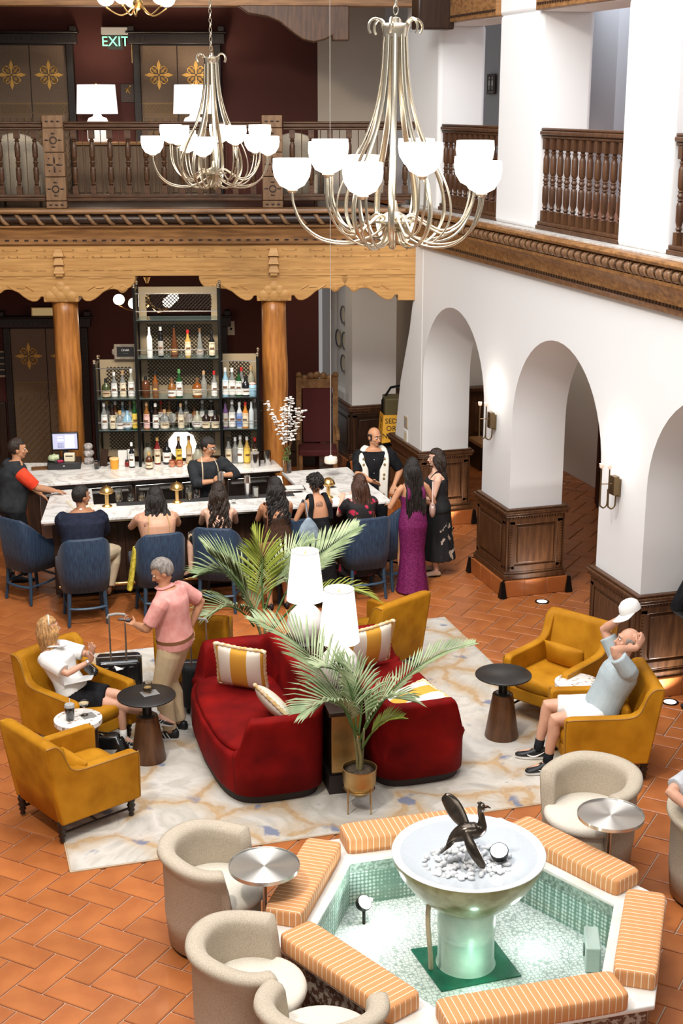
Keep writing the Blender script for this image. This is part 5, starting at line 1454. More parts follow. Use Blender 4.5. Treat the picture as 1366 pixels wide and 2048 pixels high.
obj('figures', fm_, cmat('white'), rs, kind='stuff'); obj('lettering', text_mesh('RESTROOMS', .04, .001), cmat('white'), rs, loc=(0,-.0135,.01), rot=(PI/2,0,0))
# ================================================================ FOUNTAIN
FC = Vector((3.29, 7.88, 0))
HEX = [Vector(p) for p in ((-.54,.94,0),(-1.04,.16,0),(-.57,-.9,0),(.54,-.94,0),(1.04,-.16,0),(.57,.9,0))]
ft_ = thing('fountain', 'hexagonal white rimmed tiled fountain pool with a bowl on a pedestal', 'fountain', FC)
white_tile = mat('rim_tile', (.74,.72,.68), .3, col2=(.62,.58,.52), scale=5)
def hexring(k0, k1, z0, z1):
    m = M(); vs = []
    for k in (k0, k1):
        for z in (z0, z1):
            for p in HEX: vs.append((p.x*k, p.y*k, z))
    fs = []
    for i in range(6):
        j = (i+1) % 6
        fs += [(i,j,6+j,6+i),(12+i,18+i,18+j,12+j),(6+i,6+j,18+j,18+i),(i,12+i,12+j,j)]
    return m.add(vs, fs)
pool_wall = mat('pool_wall_tile', (.30,.46,.38), .35)
N, L, B = nodes(pool_wall)
tc = N.new('ShaderNodeTexCoord'); ck = N.new('ShaderNodeTexVoronoi'); ck.inputs['Scale'].default_value = 34; ck.inputs['Randomness'].default_value = .15; L.new(tc.outputs['Object'], ck.inputs['Vector'])
cr = N.new('ShaderNodeValToRGB'); e = cr.color_ramp.elements; e[0].position = .3; e[0].color = (.62,.72,.66,1); e[1].position = .55; e[1].color = (.16,.27,.21,1); L.new(ck.outputs['Distance'], cr.inputs[0]); L.new(cr.outputs[0], B.inputs['Base Color'])
mosaic = mat('pool_floor_mosaic', (.75,.78,.75), .45)
N, L, B = nodes(mosaic)
tc = N.new('ShaderNodeTexCoord'); vo = N.new('ShaderNodeTexVoronoi'); vo.feature = 'DISTANCE_TO_EDGE'; vo.inputs['Scale'].default_value = 32; vo.inputs['Randomness'].default_value = .55; L.new(tc.outputs['Object'], vo.inputs['Vector'])
cr = N.new('ShaderNodeValToRGB'); e = cr.color_ramp.elements; e[0].position = .03; e[0].color = (.40,.46,.42,1); e[1].position = .12; e[1].color = (.84,.85,.82,1); L.new(vo.outputs['Distance'], cr.inputs[0]); L.new(cr.outputs[0], B.inputs['Base Color'])
obj('pool_wall', hexring(1.0, 1.29, .0, .375), pool_wall, ft_)
obj('rim', hexring(.985, 1.345, .375, .41), white_tile, ft_, bevel=.008)
obj('frieze', hexring(.992, 1.01, .30, .376), mat('frieze_tile', (.33,.42,.37), .35, col2=(.1,.16,.12), scale=40), ft_)
ow = hexring(1.29, 1.30, .0, .38); obj('outer_wall', ow, mat('outer_tile', (.10,.05,.035), .3, col2=(.35,.3,.25), scale=26, lo=.5, hi=.56), ft_)
obj('pool_floor', M().prism([(p.x*1.05, p.y*1.05) for p in HEX], 0.0, .03, 'XY'), mosaic, ft_)
gsq = M().prism([(-.3,.27),(-.27,-.25),(.31,-.24),(.3,.22)], .03, .04, 'XY')
obj('drain_tile', gsq, mat('drain_green', (.0,.10,.055), .4, col2=(.0,.16,.09), scale=12), ft_)
# water: clear film that tints what lies below
wat = bpy.data.materials.new('water'); wat.use_nodes = True; MATS['water'] = wat
N, L = wat.node_tree.nodes, wat.node_tree.links
N.remove(N['Principled BSDF']); tr = N.new('ShaderNodeBsdfTransparent'); tr.inputs[0].default_value = (.95,.985,.965,1)
gl = N.new('ShaderNodeBsdfGlossy'); gl.inputs['Roughness'].default_value = .03; fr = N.new('ShaderNodeFresnel'); fr.inputs[0].default_value = 1.33; mx = N.new('ShaderNodeMixShader')
tc = N.new('ShaderNodeTexCoord'); nz = N.new('ShaderNodeTexNoise'); nz.inputs['Scale'].default_value = 9; nz.inputs['Detail'].default_value = 3; nz.inputs['Distortion'].default_value = 1.0
L.new(tc.outputs['Object'], nz.inputs['Vector']); bp = N.new('ShaderNodeBump'); bp.inputs['Strength'].default_value = .12; bp.inputs['Distance'].default_value = .01; L.new(nz.outputs['Fac'], bp.inputs['Height'])
L.new(bp.outputs[0], gl.inputs['Normal']); L.new(bp.outputs[0], fr.inputs['Normal'])
L.new(fr.outputs[0], mx.inputs[0]); L.new(tr.outputs[0], mx.inputs[1]); L.new(gl.outputs[0], mx.inputs[2]); L.new(mx.outputs[0], N['Material Output'].inputs[0])
wo_ = obj('water', M().add([(p.x*.998, p.y*.998, .27) for p in HEX], [tuple(range(6))]), wat, ft_)
# pedestal and bowl
jade = mat('jade_glaze', (.40,.52,.40), .2, col2=(.52,.62,.48), scale=14, coat=.4)
olive = mat('olive_glaze', (.20,.17,.05), .3, col2=(.38,.38,.20), scale=9, coat=.4)
bowl_in = mat('bowl_glaze', (.62,.65,.66), .18, coat=.5)
PD = (.01, .02, 0)
obj('pedestal', M().lathe([(.205,.04),(.195,.06),(.19,.30),(.20,.31),(.20,.50),(.185,.53)], 48, PD, cap=False), mat('pedestal_glaze', (.48,.62,.52), .25, col2=(.58,.70,.60), scale=10), ft_, smooth=True)
obj('bowl', M().lathe([(.19,.49),(.235,.515),(.31,.57),(.40,.66),(.465,.75),(.503,.83),(.516,.872),(.517,.880)], 64, PD, cap=False), olive, ft_, smooth='all')
obj('bowl_rim', M().lathe([(.517,.880),(.512,.888),(.50,.884),(.44,.865),(.30,.845),(.15,.838),(0,.836)], 64, PD, cap=False), bowl_in, ft_, smooth='all')
wat2 = wat.copy(); wat2.name = 'bowl_water'; [n for n in wat2.node_tree.nodes if n.type == 'BSDF_TRANSPARENT'][0].inputs[0].default_value = (.97,.98,1,1)
wo2 = obj('bowl_water', M().lathe([(.46,.8735),(0,.8735)], 48, PD, cap=False), wat2, ft_)
for o in (wo_, wo2):
    if o.data.polygons[0].normal.z < 0: o.data.flip_normals()
obj('water_pipe', M().tube(smooth_path([(-.24,.06,.56),(-.27,.02,.50),(-.285,-.02,.40),(-.27,-.03,.2),(-.25,0,.05)], 5), .018, 8), cmat('tan'), ft_, smooth=True)
pb = M()
for k in range(150):
    a = rnd.random()*2*PI; r_ = .30*math.sqrt(rnd.random())
    rz = Matrix.Rotation(rnd.random()*PI, 3, 'Z')
    pb.ball((PD[0]-.03+r_*math.cos(a), PD[1]-.07+r_*math.sin(a)*.8, .85+rnd.random()*.014), rnd.uniform(.018,.034), rnd.uniform(.014,.022), rnd.uniform(.010,.016), 8, 5, rz)
obj('pebble', pb, mat('white_pebble', (.84,.83,.81), .4, rand=.08), ft_, smooth='all', kind='stuff')
bx_ = thing('pump_box', 'pale grey pump box under the water by the pool wall', 'box', (4.13,7.66,.0305), R(67))
obj('case', M().box(-.14,.14,-.05,.05,0,.19), mat('pump_grey', (.5,.58,.53), .4), bx_, bevel=.01); obj('grille', M().lathe([(.045,0),(.045,.008),(0,.01)], 16), mat('pump_dark', (.12,.15,.13), .5), bx_, loc=(0,.05,.09), rot=(-PI/2,0,0))
def pool_light(loc, aim, label, col, power, r=.055):
    t = thing('pool_light', label, 'lamp', loc, 0, None)
    q = (Vector(aim)).to_track_quat('Z', 'Y').to_euler()
    h = obj('housing', M().lathe([(r*.5,-r*1.2),(r*.95,-r*.6),(r*1.05,0),(r*1.05,.012),(r*.95,.014)], 20), iron, t, smooth=True, rot=q)
    obj('lens', M().lathe([(r*.98,.013),(r*.6,.022),(0,.026)], 20), mat('pool_lens', (1,1,1), .3, emit=(1,.97,.95), estr=10), t, smooth=True, rot=q)
    b_ = obj('stand', M().tube([(0,0,-r*.9),(0,0,-loc[2]+.03 if loc[2] < .5 else -.07)], .012, 6), iron, t)
    p = Vector(loc) + Vector(aim).normalized()*.09
    point_light('pool_lamp', p, power, col, .04)
pool_light((2.78,8.56,.20), (.35,-.6,.75), 'round submersible lamp glowing at the pool corner by the striped bench', (.92,1,.95), 9)
pool_light((3.46,7.76,.93), (-.25,-.35,.8), 'round submersible lamp standing in the fountain bowl by the bird', (.95,.95,1), 1.6, .06)
point_light('pool_lamp', (3.25,7.55,.20), 2.0, (.6,1,.8), .05)
point_light('pool_lamp', (3.80,7.9,.22), 4, (.85,1,.93), .05)
# bronze bird
bird = thing('bird_statue', 'dark bronze bird statue with raised wings in the fountain bowl', 'statue', (3.22,7.83,.862), R(-17))
bronze = mat('dark_bronze', (.045,.035,.028), .22, .8, col2=(.10,.08,.06), scale=14)
body = M()
sp = smooth_path([(-.10,0,.12),(-.05,0,.175),(.02,0,.215),(.08,0,.225),(.125,0,.25),(.128,0,.31),(.118,0,.36),(.125,0,.395),(.145,0,.40)], 4)
rr_ = [.006,.012,.02,.03,.04,.048,.055,.06,.062,.064,.064,.062,.06,.058,.055,.05,.044,.037,.031,.027,.025,.023,.022,.021,.021,.022,.024,.027,.029,.030,.029,.024,.016]
body.tube(sp, [(rr_[min(i, len(rr_)-1)]*1.0, rr_[min(i, len(rr_)-1)]*.95) for i in range(len(sp))], 12)
obj('body', body, bronze, bird, smooth='all')
obj('bill', M().tube([(.14,0,.40),(.165,0,.398),(.185,0,.388)], [.013,.009,.003], 8), mat('bronze_bill', (.09,.05,.03), .3, .8), bird, smooth='all')
obj('crest', M().ball((.112,0,.425), .018, .008, .012, 8, 6), bronze, bird, smooth='all')
def wing(pts, wd):
    m = M(); p = smooth_path(pts, 4); n = len(p)
    m.tube(p, [(wd*math.sin(PI*min(.97, .16+.84*i/(n-1)))**.8+.004, .011) for i in range(n)], 10, up=(0,0,1) if wd > .05 else (1,0,0)); return m
obj('wing', M().tube(smooth_path([(.03,.03,.24),(-.02,.07,.30),(-.07,.11,.37),(-.115,.14,.41)], 4), [(.028+.03*math.sin(PI*i/12), .013) for i in range(12)]+[(.02,.008)], 10, up=(.5,0,.5)), bronze, bird, smooth='all')
obj('wing', M().tube(smooth_path([(.02,-.04,.25),(.045,-.09,.18),(.09,-.12,.10),(.14,-.13,.02)], 4), [(.018+.018*math.sin(PI*i/12), .011) for i in range(12)]+[(.006,.005)], 10, up=(1,0,.4)), bronze, bird, smooth='all')
obj('tail', M().tube([(-.03,0,.19),(-.08,-.01,.13),(-.14,-.02,.07)], [(.03,.012),(.04,.01),(.012,.006)], 10, up=(0,1,0)), bronze, bird, smooth='all')
obj('stand', M().tube([(.05,0,.2),(.045,0,.08),(.03,0,0)], .012, 8), mat('clear_stand', (.7,.72,.75), .1, trans=.6), bird, smooth=True)
# striped bench cushions
stripe_o = mat('orange_stripe', (.60,.23,.045), .8)
N, L, B = nodes(stripe_o)
tc = N.new('ShaderNodeTexCoord'); sx_ = N.new('ShaderNodeSeparateXYZ'); L.new(tc.outputs['Object'], sx_.inputs[0])
dv = N.new('ShaderNodeMath'); dv.operation = 'DIVIDE'; dv.inputs[1].default_value = .044; L.new(sx_.outputs[0], dv.inputs[0])
fc = N.new('ShaderNodeMath'); fc.operation = 'FRACT'; L.new(dv.outputs[0], fc.inputs[0])
cr = N.new('ShaderNodeValToRGB'); cr.color_ramp.interpolation = 'CONSTANT'; e = cr.color_ramp.elements
O1, O2, W_ = (.55,.225,.075,1), (.61,.30,.125,1), (.80,.68,.52,1)
e[0].position = 0; e[0].color = W_; e[1].position = .10; e[1].color = O2
for p, c in ((.22,O1),(.30,O2),(.42,O1),(.50,O2),(.62,O1),(.72,O2),(.84,O1),(.9,O2)): q = e.new(p); q.color = c
gm_ = N.new('ShaderNodeSeparateXYZ'); L.new(tc.outputs['Normal'], gm_.inputs[0]); ab = N.new('ShaderNodeMath'); ab.operation = 'ABSOLUTE'; L.new(gm_.outputs[0], ab.inputs[0])
gt = N.new('ShaderNodeMath'); gt.operation = 'GREATER_THAN'; gt.inputs[1].default_value = .75; L.new(ab.outputs[0], gt.inputs[0])
mxv = N.new('ShaderNodeMix'); L.new(gt.outputs[0], mxv.inputs[0]); L.new(sx_.outputs[0], mxv.inputs[2]); L.new(sx_.outputs[1], mxv.inputs[3]); L.new(mxv.outputs[0], dv.inputs[0])
L.new(fc.outputs[0], cr.inputs[0]); L.new(cr.outputs[0], B.inputs['Base Color'])
LAB = ['on the rim beside the steel table near the rug corner', 'on the rim before the row of tub chairs', 'on the rim side at the bottom of the frame', 'on the rim side nearest the cropped person', 'on the rim before the lone tub chair', 'on the rim behind the bowl, next to the rug']
for i in range(6):
    a, b = HEX[i], HEX[(i+1) % 6]; d = (b-a); ln = d.length; d = d/ln; n_ = Vector((-d.y, d.x, 0))
    mid = (a+b)/2
    if n_.dot(mid) < 0: n_ = -n_
    dist = mid.dot(n_); c = FC + d*mid.dot(d)*1.0 + n_*(dist+.195)
    Lc, Wc = (1.0, 1.06, 1.16, .99, 1.06, 1.10)[i], .275
    t = thing('bench_cushion', 'striped bench cushion ' + LAB[i], 'cushion', (c.x, c.y, .4105), math.atan2(d.y, d.x), 'striped cushions round the fountain')
    m = M(); rg = []
    for z, k in ((0,.97),(.014,1.0),(.085,1.0),(.105,.985),(.115,.94),(.12,.8)):
        e_ = .16; r_ = []
        for q in range(36):
            an = 2*PI*(q+.5)/36; cx, sy = math.cos(an), math.sin(an)
            x = math.copysign(abs(cx)**e_, cx); y = math.copysign(abs(sy)**e_, sy)
            r_.append((x*(Lc/2-(1-k)*Wc/2), y*Wc/2*k, z))
        rg.append(r_)
    obj('cushion_cover', m.loft(rg), stripe_o, t, smooth='all')

# ================================================================ CHANDELIERS
def make_chandelier(label, chain_top):
    t = thing('chandelier', label, 'chandelier', (0,0,0), 0, 'brushed nickel chandeliers')
    # strap path radius, height (hub at 0)
    SP = [(.075,1.27),(.08,1.15),(.095,.95),(.13,.76),(.19,.58),(.27,.42),(.35,.27),(.395,.12),(.385,-.01),(.31,-.12),(.19,-.175),(.09,-.15),(.05,-.07)]
    for k in range(9):
        a = 2*PI*k/9 + .15; c, s_ = math.cos(a), math.sin(a)
        p = smooth_path([(r*c, r*s_, z) for r, z in SP], 4)
        m = M().tube(p, [(.007, .017+.006*math.sin(PI*i/(len(p)-1))) for i in range(len(p))], 8, up=(c, s_, .02))
        obj('strap', m, nickel, t, smooth='all')
    tp = M(); tp.lathe([(.0,1.33),(.03,1.32),(.035,1.29),(.09,1.285),(.1,1.27),(.09,1.25),(.08,1.2),(0,1.2)], 24)
    obj('crown', tp, nickel, t, smooth=True)
    sc = M()
    for k in range(6):
        a = 2*PI*k/6; c, s_ = math.cos(a), math.sin(a)
        sc.tube([((.09+.05-.05*math.cos(b)*1.0)*c, (.09+.05-.05*math.cos(b))*s_, 1.26+.055*math.sin(b)) for b in [PI*1.25*q/10 for q in range(11)]], .009, 6)
    obj('scroll', sc, nickel, t, smooth=True, kind='stuff')
    hb = M(); hb.lathe([(0,.14),(.02,.13),(.035,.06),(.09,.03),(.10,.015),(.15,.0),(.15,-.012),(.07,-.03),(.05,-.05),(.03,-.1),(0,-.12)], 28)
    hb.tube([(0,0,.13),(0,0,1.25)], .011, 8)
    obj('hub', hb, nickel, t, smooth=True)
    gl_ = mat('lit_bowl', (1,.97,.93), .3, emit=(1.0,.94,.86), estr=5.0)
    for k in range(10):
        outer = k % 2 == 0
        a = 2*PI*k/10 + (.32); c, s_ = math.cos(a), math.sin(a)
        if outer: AP = [(.05,-.03),(.16,-.12),(.32,-.165),(.50,-.14),(.63,-.04),(.69,.10),(.70,.20)]
        else: AP = [(.05,-.02),(.12,.03),(.2,-.02),(.33,-.09),(.45,-.04),(.535,.1),(.55,.24),(.55,.32)]
        ar = M()
        for off in (-.022, .022):
            ar.tube(smooth_path([(r*c-off*s_, r*s_+off*c, z + (.02 if off > 0 else 0)*math.sin(PI*q/6)) for q, (r, z) in enumerate(AP)], 4), .009, 7)
        R_, Z_ = AP[-1]
        br_ = obj('arm', ar, nickel, t, smooth='all')
        obj('bowl_cup', M().lathe([(.02,-.02),(.04,0),(.035,.012),(0,.015)], 14, (R_*c, R_*s_, Z_)), nickel, br_, smooth=True)
        bw_ = M().lathe([(.035,0),(.085,.025),(.122,.085),(.132,.145),(.128,.205),(.124,.205),(.126,.145),(.114,.09),(.035,.01)], 22, (R_*c, R_*s_, Z_+.008), cap=False)
        obj('glass_bowl', bw_, gl_, t, smooth='all')
        obj('bulb', M().ball((R_*c, R_*s_, Z_+.15), .03, .03, .055, 10, 8), mat('bulb', (1,.95,.85), .5, emit=(1,.9,.75), estr=12), t, smooth='all')
    ch = M(); z = 1.34
    k = 0
    while z < chain_top:
        pts = [(.016*math.cos(b) if k % 2 == 0 else 0, .016*math.cos(b) if k % 2 else 0, z+.03+.03*math.sin(b)) for b in [2*PI*q/10 for q in range(11)]]
        ch.tube(pts, .0045, 5, cap=False); z += .05; k += 1
    obj('chain', ch, nickel, t, smooth=True, kind='stuff')
    return t
HZ = 4.92
c1 = make_chandelier('large nickel chandelier with ten glowing glass bowls, the nearer and bigger one', 3.0)
c1.location = (3.26, 9.45, HZ)
c2 = dup(c1, (3.53, 16.65, HZ), .25, 'nickel chandelier with glowing glass bowls hanging before the balcony, farther away')
def globe_chandelier(loc, label, r=.42):
    t = thing('chandelier', label, 'chandelier', loc, 0, 'small brass chandeliers')
    obj('stem', M().lathe([(0,-.1),(.03,-.08),(.05,-.03),(.03,.02),(.02,.1),(.05,.16),(.09,.19),(.04,.22),(.02,.26),(.045,.32),(.06,.35),(.02,.38),(.02,.6),(.06,.62),(.06,.66),(.012,.67),(.012,1.0),(0,1.0)], 18), brass, t, smooth=True)
    for k in range(5):
        a = 2*PI*k/5+.3; c, s_ = math.cos(a), math.sin(a)
        am2 = obj('arm', M().tube(smooth_path([(.02*c,.02*s_,-.03),(r*.5*c,r*.5*s_,-.14),(r*c,r*s_,-.07)], 5), .008, 6), brass, t, smooth=True)
        obj('globe', M().ball((r*c,r*s_,.02), .085, .085, .08, 14, 10), mat('lit_globe', (1,.95,.88), .4, emit=(1,.9,.78), estr=3.0), t, smooth='all')
    point_light('lamp_bulb', (loc[0], loc[1], loc[2]-.25), 14, (1,.8,.6), .1)
    return t
g = bkw(3.77, 1.5); globe_chandelier((g[0], g[1], 3.0-.08), 'brass chandelier with glowing globes under the balcony, behind the bottle shelves')
g = bkw(3.51, -1.0); globe_chandelier((g[0], g[1], 6.90), 'glowing chandelier cut off by the top edge above the lift doors', .30).scale = (1.3,1.3,1.3)

# ================================================================ POTTED PALMS
leaf_g = mat('palm_leaf', (.15,.21,.09), .5, col2=(.36,.42,.24), scale=5, spec=.4)
leaf_y = mat('palm_leaf_olive', (.17,.21,.025), .5, col2=(.28,.30,.05), scale=5)
rach = mat('palm_rachis', (.05,.10,.02), .5)
def frond(t, pts, width, mt, n=26, droop=.25, start=.22, wl=.0135):
    """one palm leaf: rachis plus two rows of narrow folded leaflets"""
    p = smooth_path(pts, 8); N_ = len(p)
    f = obj('frond', M().tube(p, [.010*(1-.85*i/(N_-1))+.0015 for i in range(N_)], 6), rach, t, smooth='all')
    m = M()
    up0 = Vector((0,0,1))
    for k in range(n):
        u = start + (1-start)*k/(n-1)
        x = u*(N_-1); i = min(int(x), N_-2); c = p[i].lerp(p[i+1], x-i)
        d = (p[i+1]-p[i]).normalized(); side = d.cross(up0)
        if side.length < .15: side = d.cross(Vector((0.3,-1,0)))
        side.normalize(); upn = side.cross(d).normalized()
        ll = 1.45*width*(math.sin(PI*min(1, (.12+.88*(1-(1-(u-start)/(1-start))))))**.55*.75 + .3*(1-u))
        for sg in (-1, 1):
            ang = .95 - .55*(u-start)/(1-start) + rnd.uniform(-.06,.06)
            dr = (side*sg*math.sin(ang) + d*math.cos(ang) + upn*.22).normalized()
            L_ = ll*rnd.uniform(.9,1.08)
            q1 = c + dr*L_*.35; q2 = c + dr*L_*.72 - up0*(droop*L_*.10); q3 = c + dr*L_ - up0*(droop*L_*.38)
            wv = dr.cross(upn).normalized()*wl; fold = upn*wl*.45
            m.add([c, q1+wv*.8-fold, q1, q1-wv*.8-fold, q2+wv*.7-fold, q2, q2-wv*.7-fold, q3], [(0,1,2),(0,2,3),(1,4,5,2),(2,5,6,3),(4,7,5),(5,7,6)])
    obj('leaflet', m, mt, f, smooth=False, kind='stuff')
    return f
def pot(t, k=1.0, soil=.36):
    obj('pot', M().lathe([(.03*k,.135),(.08*k,.15),(.12*k,.20),(.138*k,.26),(.143*k,.375),(.147*k,.38),(.147*k,.388),(.138*k,.388),(.134*k,.35)], 40, cap=False), brass_dull, t, smooth=True)
    obj('soil', M().lathe([(.136*k,soil-.005),(.08*k,soil+.012),(0,soil+.018)], 18), mat('soil', (.035,.022,.014), .95, col2=(.09,.06,.035), scale=40, bump=.8, bscale=60), t, smooth='all')
    st = M()
    st.tube([(.128*k*math.cos(a), .128*k*math.sin(a), .20) for a in [2*PI*q/28 for q in range(29)]], .005, 6, cap=False)
    obj('stand_ring', st, brass_dull, t, smooth=True)
    for q in range(4):
        a = q*PI/2+.5; obj('leg', M().tube([(.13*k*math.cos(a), .13*k*math.sin(a), .26),(.135*k*math.cos(a), .135*k*math.sin(a), 0)], .005, 6), brass_dull, t, smooth=True)
p1 = thing('potted_palm', 'palm in a brass pot on a wire stand at the end of the red sofas', 'plant', (3.28,10.24,RZ))
pot(p1)
tk = M()
for (x, y), (X, Y, Z) in zip(((-.015,0),(.02,.01),(0,-.02),(.01,.02)), ((-.05,.02,.75),(.05,.03,.72),(-.03,-.01,.68),(.015,.04,.62))):
    tk.tube(smooth_path([(x,y,.36),(x*1.5,y*1.5,.5),(X,Y,Z)], 4), [.017-.001*i for i in range(9)], 8)
obj('stem', tk, mat('palm_stem', (.11,.11,.04), .6, col2=(.2,.17,.07), scale=12), p1, smooth='all', kind='stuff')
def rel(o, P): return [tuple(Vector(q)-o.location) for q in P]
frond(p1, [(-.05,.02,.73),(-.14,.20,.98),(-.35,.50,1.30),(-.68,.74,1.50)], .36, leaf_g, 40, .35)
frond(p1, [(.05,.03,.70),(.22,.03,.95),(.45,.02,1.17),(.72,.02,1.31),(1.0,.02,1.36)], .20, leaf_g, 30, .15, .28)
frond(p1, [(-.03,-.01,.66),(-.12,-.02,.92),(-.28,-.05,1.04),(-.52,-.12,1.0)], .32, leaf_g, 36, .5)
frond(p1, [(.015,.04,.60),(.10,.02,.84),(.22,-.02,.98),(.40,-.05,.96)], .30, leaf_g, 32, .5)
frond(p1, [(.02,.0,.55),(.10,-.03,.70),(.2,-.06,.80),(.32,-.08,.82)], .16, leaf_y, 20, .3, .3)
frond(p1, [(-.02,.02,.7),(-.04,.08,1.0),(-.13,.12,1.2),(-.32,.1,1.28)], .26, leaf_g, 30, .4)
frond(p1, [(.0,.03,.66),(.05,.10,.92),(.02,.18,1.12),(-.10,.24,1.24)], .24, leaf_g, 28, .45)
p2 = thing('potted_palm', 'tall palm behind the white console lamps, its fronds before the bar stools', 'plant', (3.15,12.92,RZ))
pot(p2, 1.1)
tk = M()
for X, Y, Z in ((-.12,.0,.8),(0,.05,.85),(.12,.02,.8),(.06,-.05,.7)): tk.tube(smooth_path([(X*.15,Y*.15,.36),(X*.4,Y*.4,.6),(X,Y,Z)], 4), [.019-.001*i for i in range(9)], 8)
obj('stem', tk, MATS['palm_stem'], p2, smooth='all', kind='stuff')
frond(p2, [(-.10,0,.72),(-.16,.03,.98),(-.30,.04,1.22),(-.52,.02,1.46)], .48, leaf_g, 42, .3, .12, .02)
frond(p2, [(0,.05,.8),(.0,.12,1.1),(.02,.18,1.35),(-.06,.22,1.58)], .30, leaf_y, 30, .25, .2)
frond(p2, [(.10,.02,.75),(.30,.12,1.05),(.62,.28,1.26),(1.06,.36,1.5)], .38, leaf_g, 42, .3, .3, .018)
frond(p2, [(.06,-.05,.66),(.35,-.1,.95),(.75,-.15,1.05),(1.08,-.18,.92)], .26, leaf_y, 26, .5, .3)
frond(p2, [(-.12,-.02,.7),(-.25,-.08,.88),(-.42,-.14,.98),(-.62,-.2,.94)], .34, leaf_g, 28, .5, .15)
frond(p2, [(-.05,.04,.75),(-.20,.12,1.05),(-.36,.16,1.22),(-.60,.14,1.24)], .34, leaf_g, 36, .4, .2, .016)
frond(p2, [(.0,.05,.8),(.14,.12,1.12),(.3,.16,1.34),(.52,.18,1.46)], .30, leaf_g, 28, .4, .25)

# ================================================================ SMALL THINGS
# luggage
blk_shell = mat('black_shell', (.008,.008,.009), .18, coat=.5)
def suitcase(loc, rz, label, w=.42, d=.26, h=.52, handle=1.0, mt=None):
    t = thing('suitcase', label, 'suitcase', loc, rz)
    mt = mt or blk_shell
    obj('shell', M().box(-w/2,w/2,-d/2,d/2,.05,h), mt, t, bevel=.05, seg=4)
    rb_ = M()
    for k in range(4): rb_.box(-w/2+.06+k*(w-.12)/4+.01, -w/2+.06+(k+1)*(w-.12)/4-.015, -d/2-.004, d/2+.004, .1, h-.06)
    obj('rib', rb_, mt, t, bevel=.006, kind='stuff')
    obj('zip_band', M().box(-w/2-.003,w/2+.003,-.008,.008,.05,h+.003), mat('zip_silver', (.4,.4,.4), .3, .8), t, bevel=.002)
    hm = M()
    for sx in (-1,1): hm.tube([(sx*.075,-d/2+.03,h-.02),(sx*.075,-d/2+.03,handle-.03)], .009, 8)
    obj('handle_tube', hm, mat('handle_metal', (.5,.48,.45), .3, .9), t, smooth=True)
    obj('grip', M().tube([(-.09,-d/2+.03,handle-.04),(-.075,-d/2+.03,handle-.01),(0,-d/2+.03,handle),(.075,-d/2+.03,handle-.01),(.09,-d/2+.03,handle-.04)], .014, 8), cmat('grey'), t, smooth=True)
    for sx in (-1,1):
        for sy in (-1,1): obj('wheel', M().lathe([(.0,-.012),(.024,-.012),(.025,0),(.024,.012),(0,.012)], 12), iron, t, loc=(sx*(w/2-.06), sy*(d/2-.05), .025), rot=(PI/2,0,0))
    return t
s1 = suitcase((1.70,13.03,0), R(-8), 'black hard shell suitcase with its silver handle up behind the blonde woman', .44, .27, .50, .98)
obj('luggage_tag', M().box(-.05,.05,-.005,.005,0,.09), cmat('white'), s1, loc=(.02,-.15,.42), rot=(R(-55),0,.5))
suitcase((2.42,12.62,RZ), R(-14), 'black soft suitcase with black handle behind the man in pink', .34, .24, .50, .98, mat('black_nylon', (.012,.012,.013), .7))
bp_ = thing('backpack', 'grey backpack on the rug behind the man in pink', 'backpack', (2.40,12.30,RZ), R(20))
bm2 = M().ball((0,0,.15), .15, .10, .15, 16, 12); bm2.v = [(x*(1.1 if z < .15 else 1), y, max(0,z)) for x, y, z in bm2.v]
grey_ny = mat('grey_nylon', (.16,.17,.19), .7, col2=(.22,.23,.25), scale=20)
obj('bag', bm2, grey_ny, bp_, smooth='all'); bm3 = M().ball((0,-.08,.11), .10, .05, .085, 14, 10); obj('pocket', bm3, grey_ny, bp_, smooth='all'); obj('zip', M().tube([(.1*math.cos(a), -.125+.03*abs(math.cos(a)), .12+.06*math.sin(a)) for a in [PI*k/10 for k in range(11)]], .004, 5), iron, bp_)
obj('strap', M().tube(bez((-.05,.02,.29),(-.06,.03,.36),(.06,.03,.36),(.05,.02,.29)), .01, 6), iron, bp_)
pat = mat('patent_leather', (.008,.008,.008), .12, coat=.8)
hbg = thing('handbag', 'glossy black patent handbag on the rug by the armchairs', 'handbag', (1.42,11.80,RZ), R(-25))
hm2 = M(); rg = []
for z, k in ((0,.9),(.03,1),(.12,.92),(.2,.7),(.22,.62)): rg.append([(.19*k*math.copysign(abs(math.cos(2*PI*q/24))**.5, math.cos(2*PI*q/24)), .085*k*(1 if z < .2 else .7)*math.copysign(abs(math.sin(2*PI*q/24))**.7, math.sin(2*PI*q/24)), z+.01*math.sin(q*1.7)) for q in range(24)])
obj('bag', hm2.loft(rg), pat, hbg, smooth='all')
obj('handle', M().tube(smooth_path([(-.09,0,.2),(-.1,-.05,.28),(0,-.1,.3),(.1,-.05,.28),(.09,0,.2)], 5), .009, 6), pat, hbg, smooth=True)
cnn = M()
for k in range(12): cnn.ball((-.2+.004*k, -.09-.006*k, .17-.014*k), .009, n=6, m=4)
obj('chain', cnn, steel, hbg, kind='stuff'); obj('flap', M().add([(-.14,-.086,.12),(.10,-.088,.14),(.02,-.092,.03)], [(0,1,2)]), cmat('grey'), hbg)
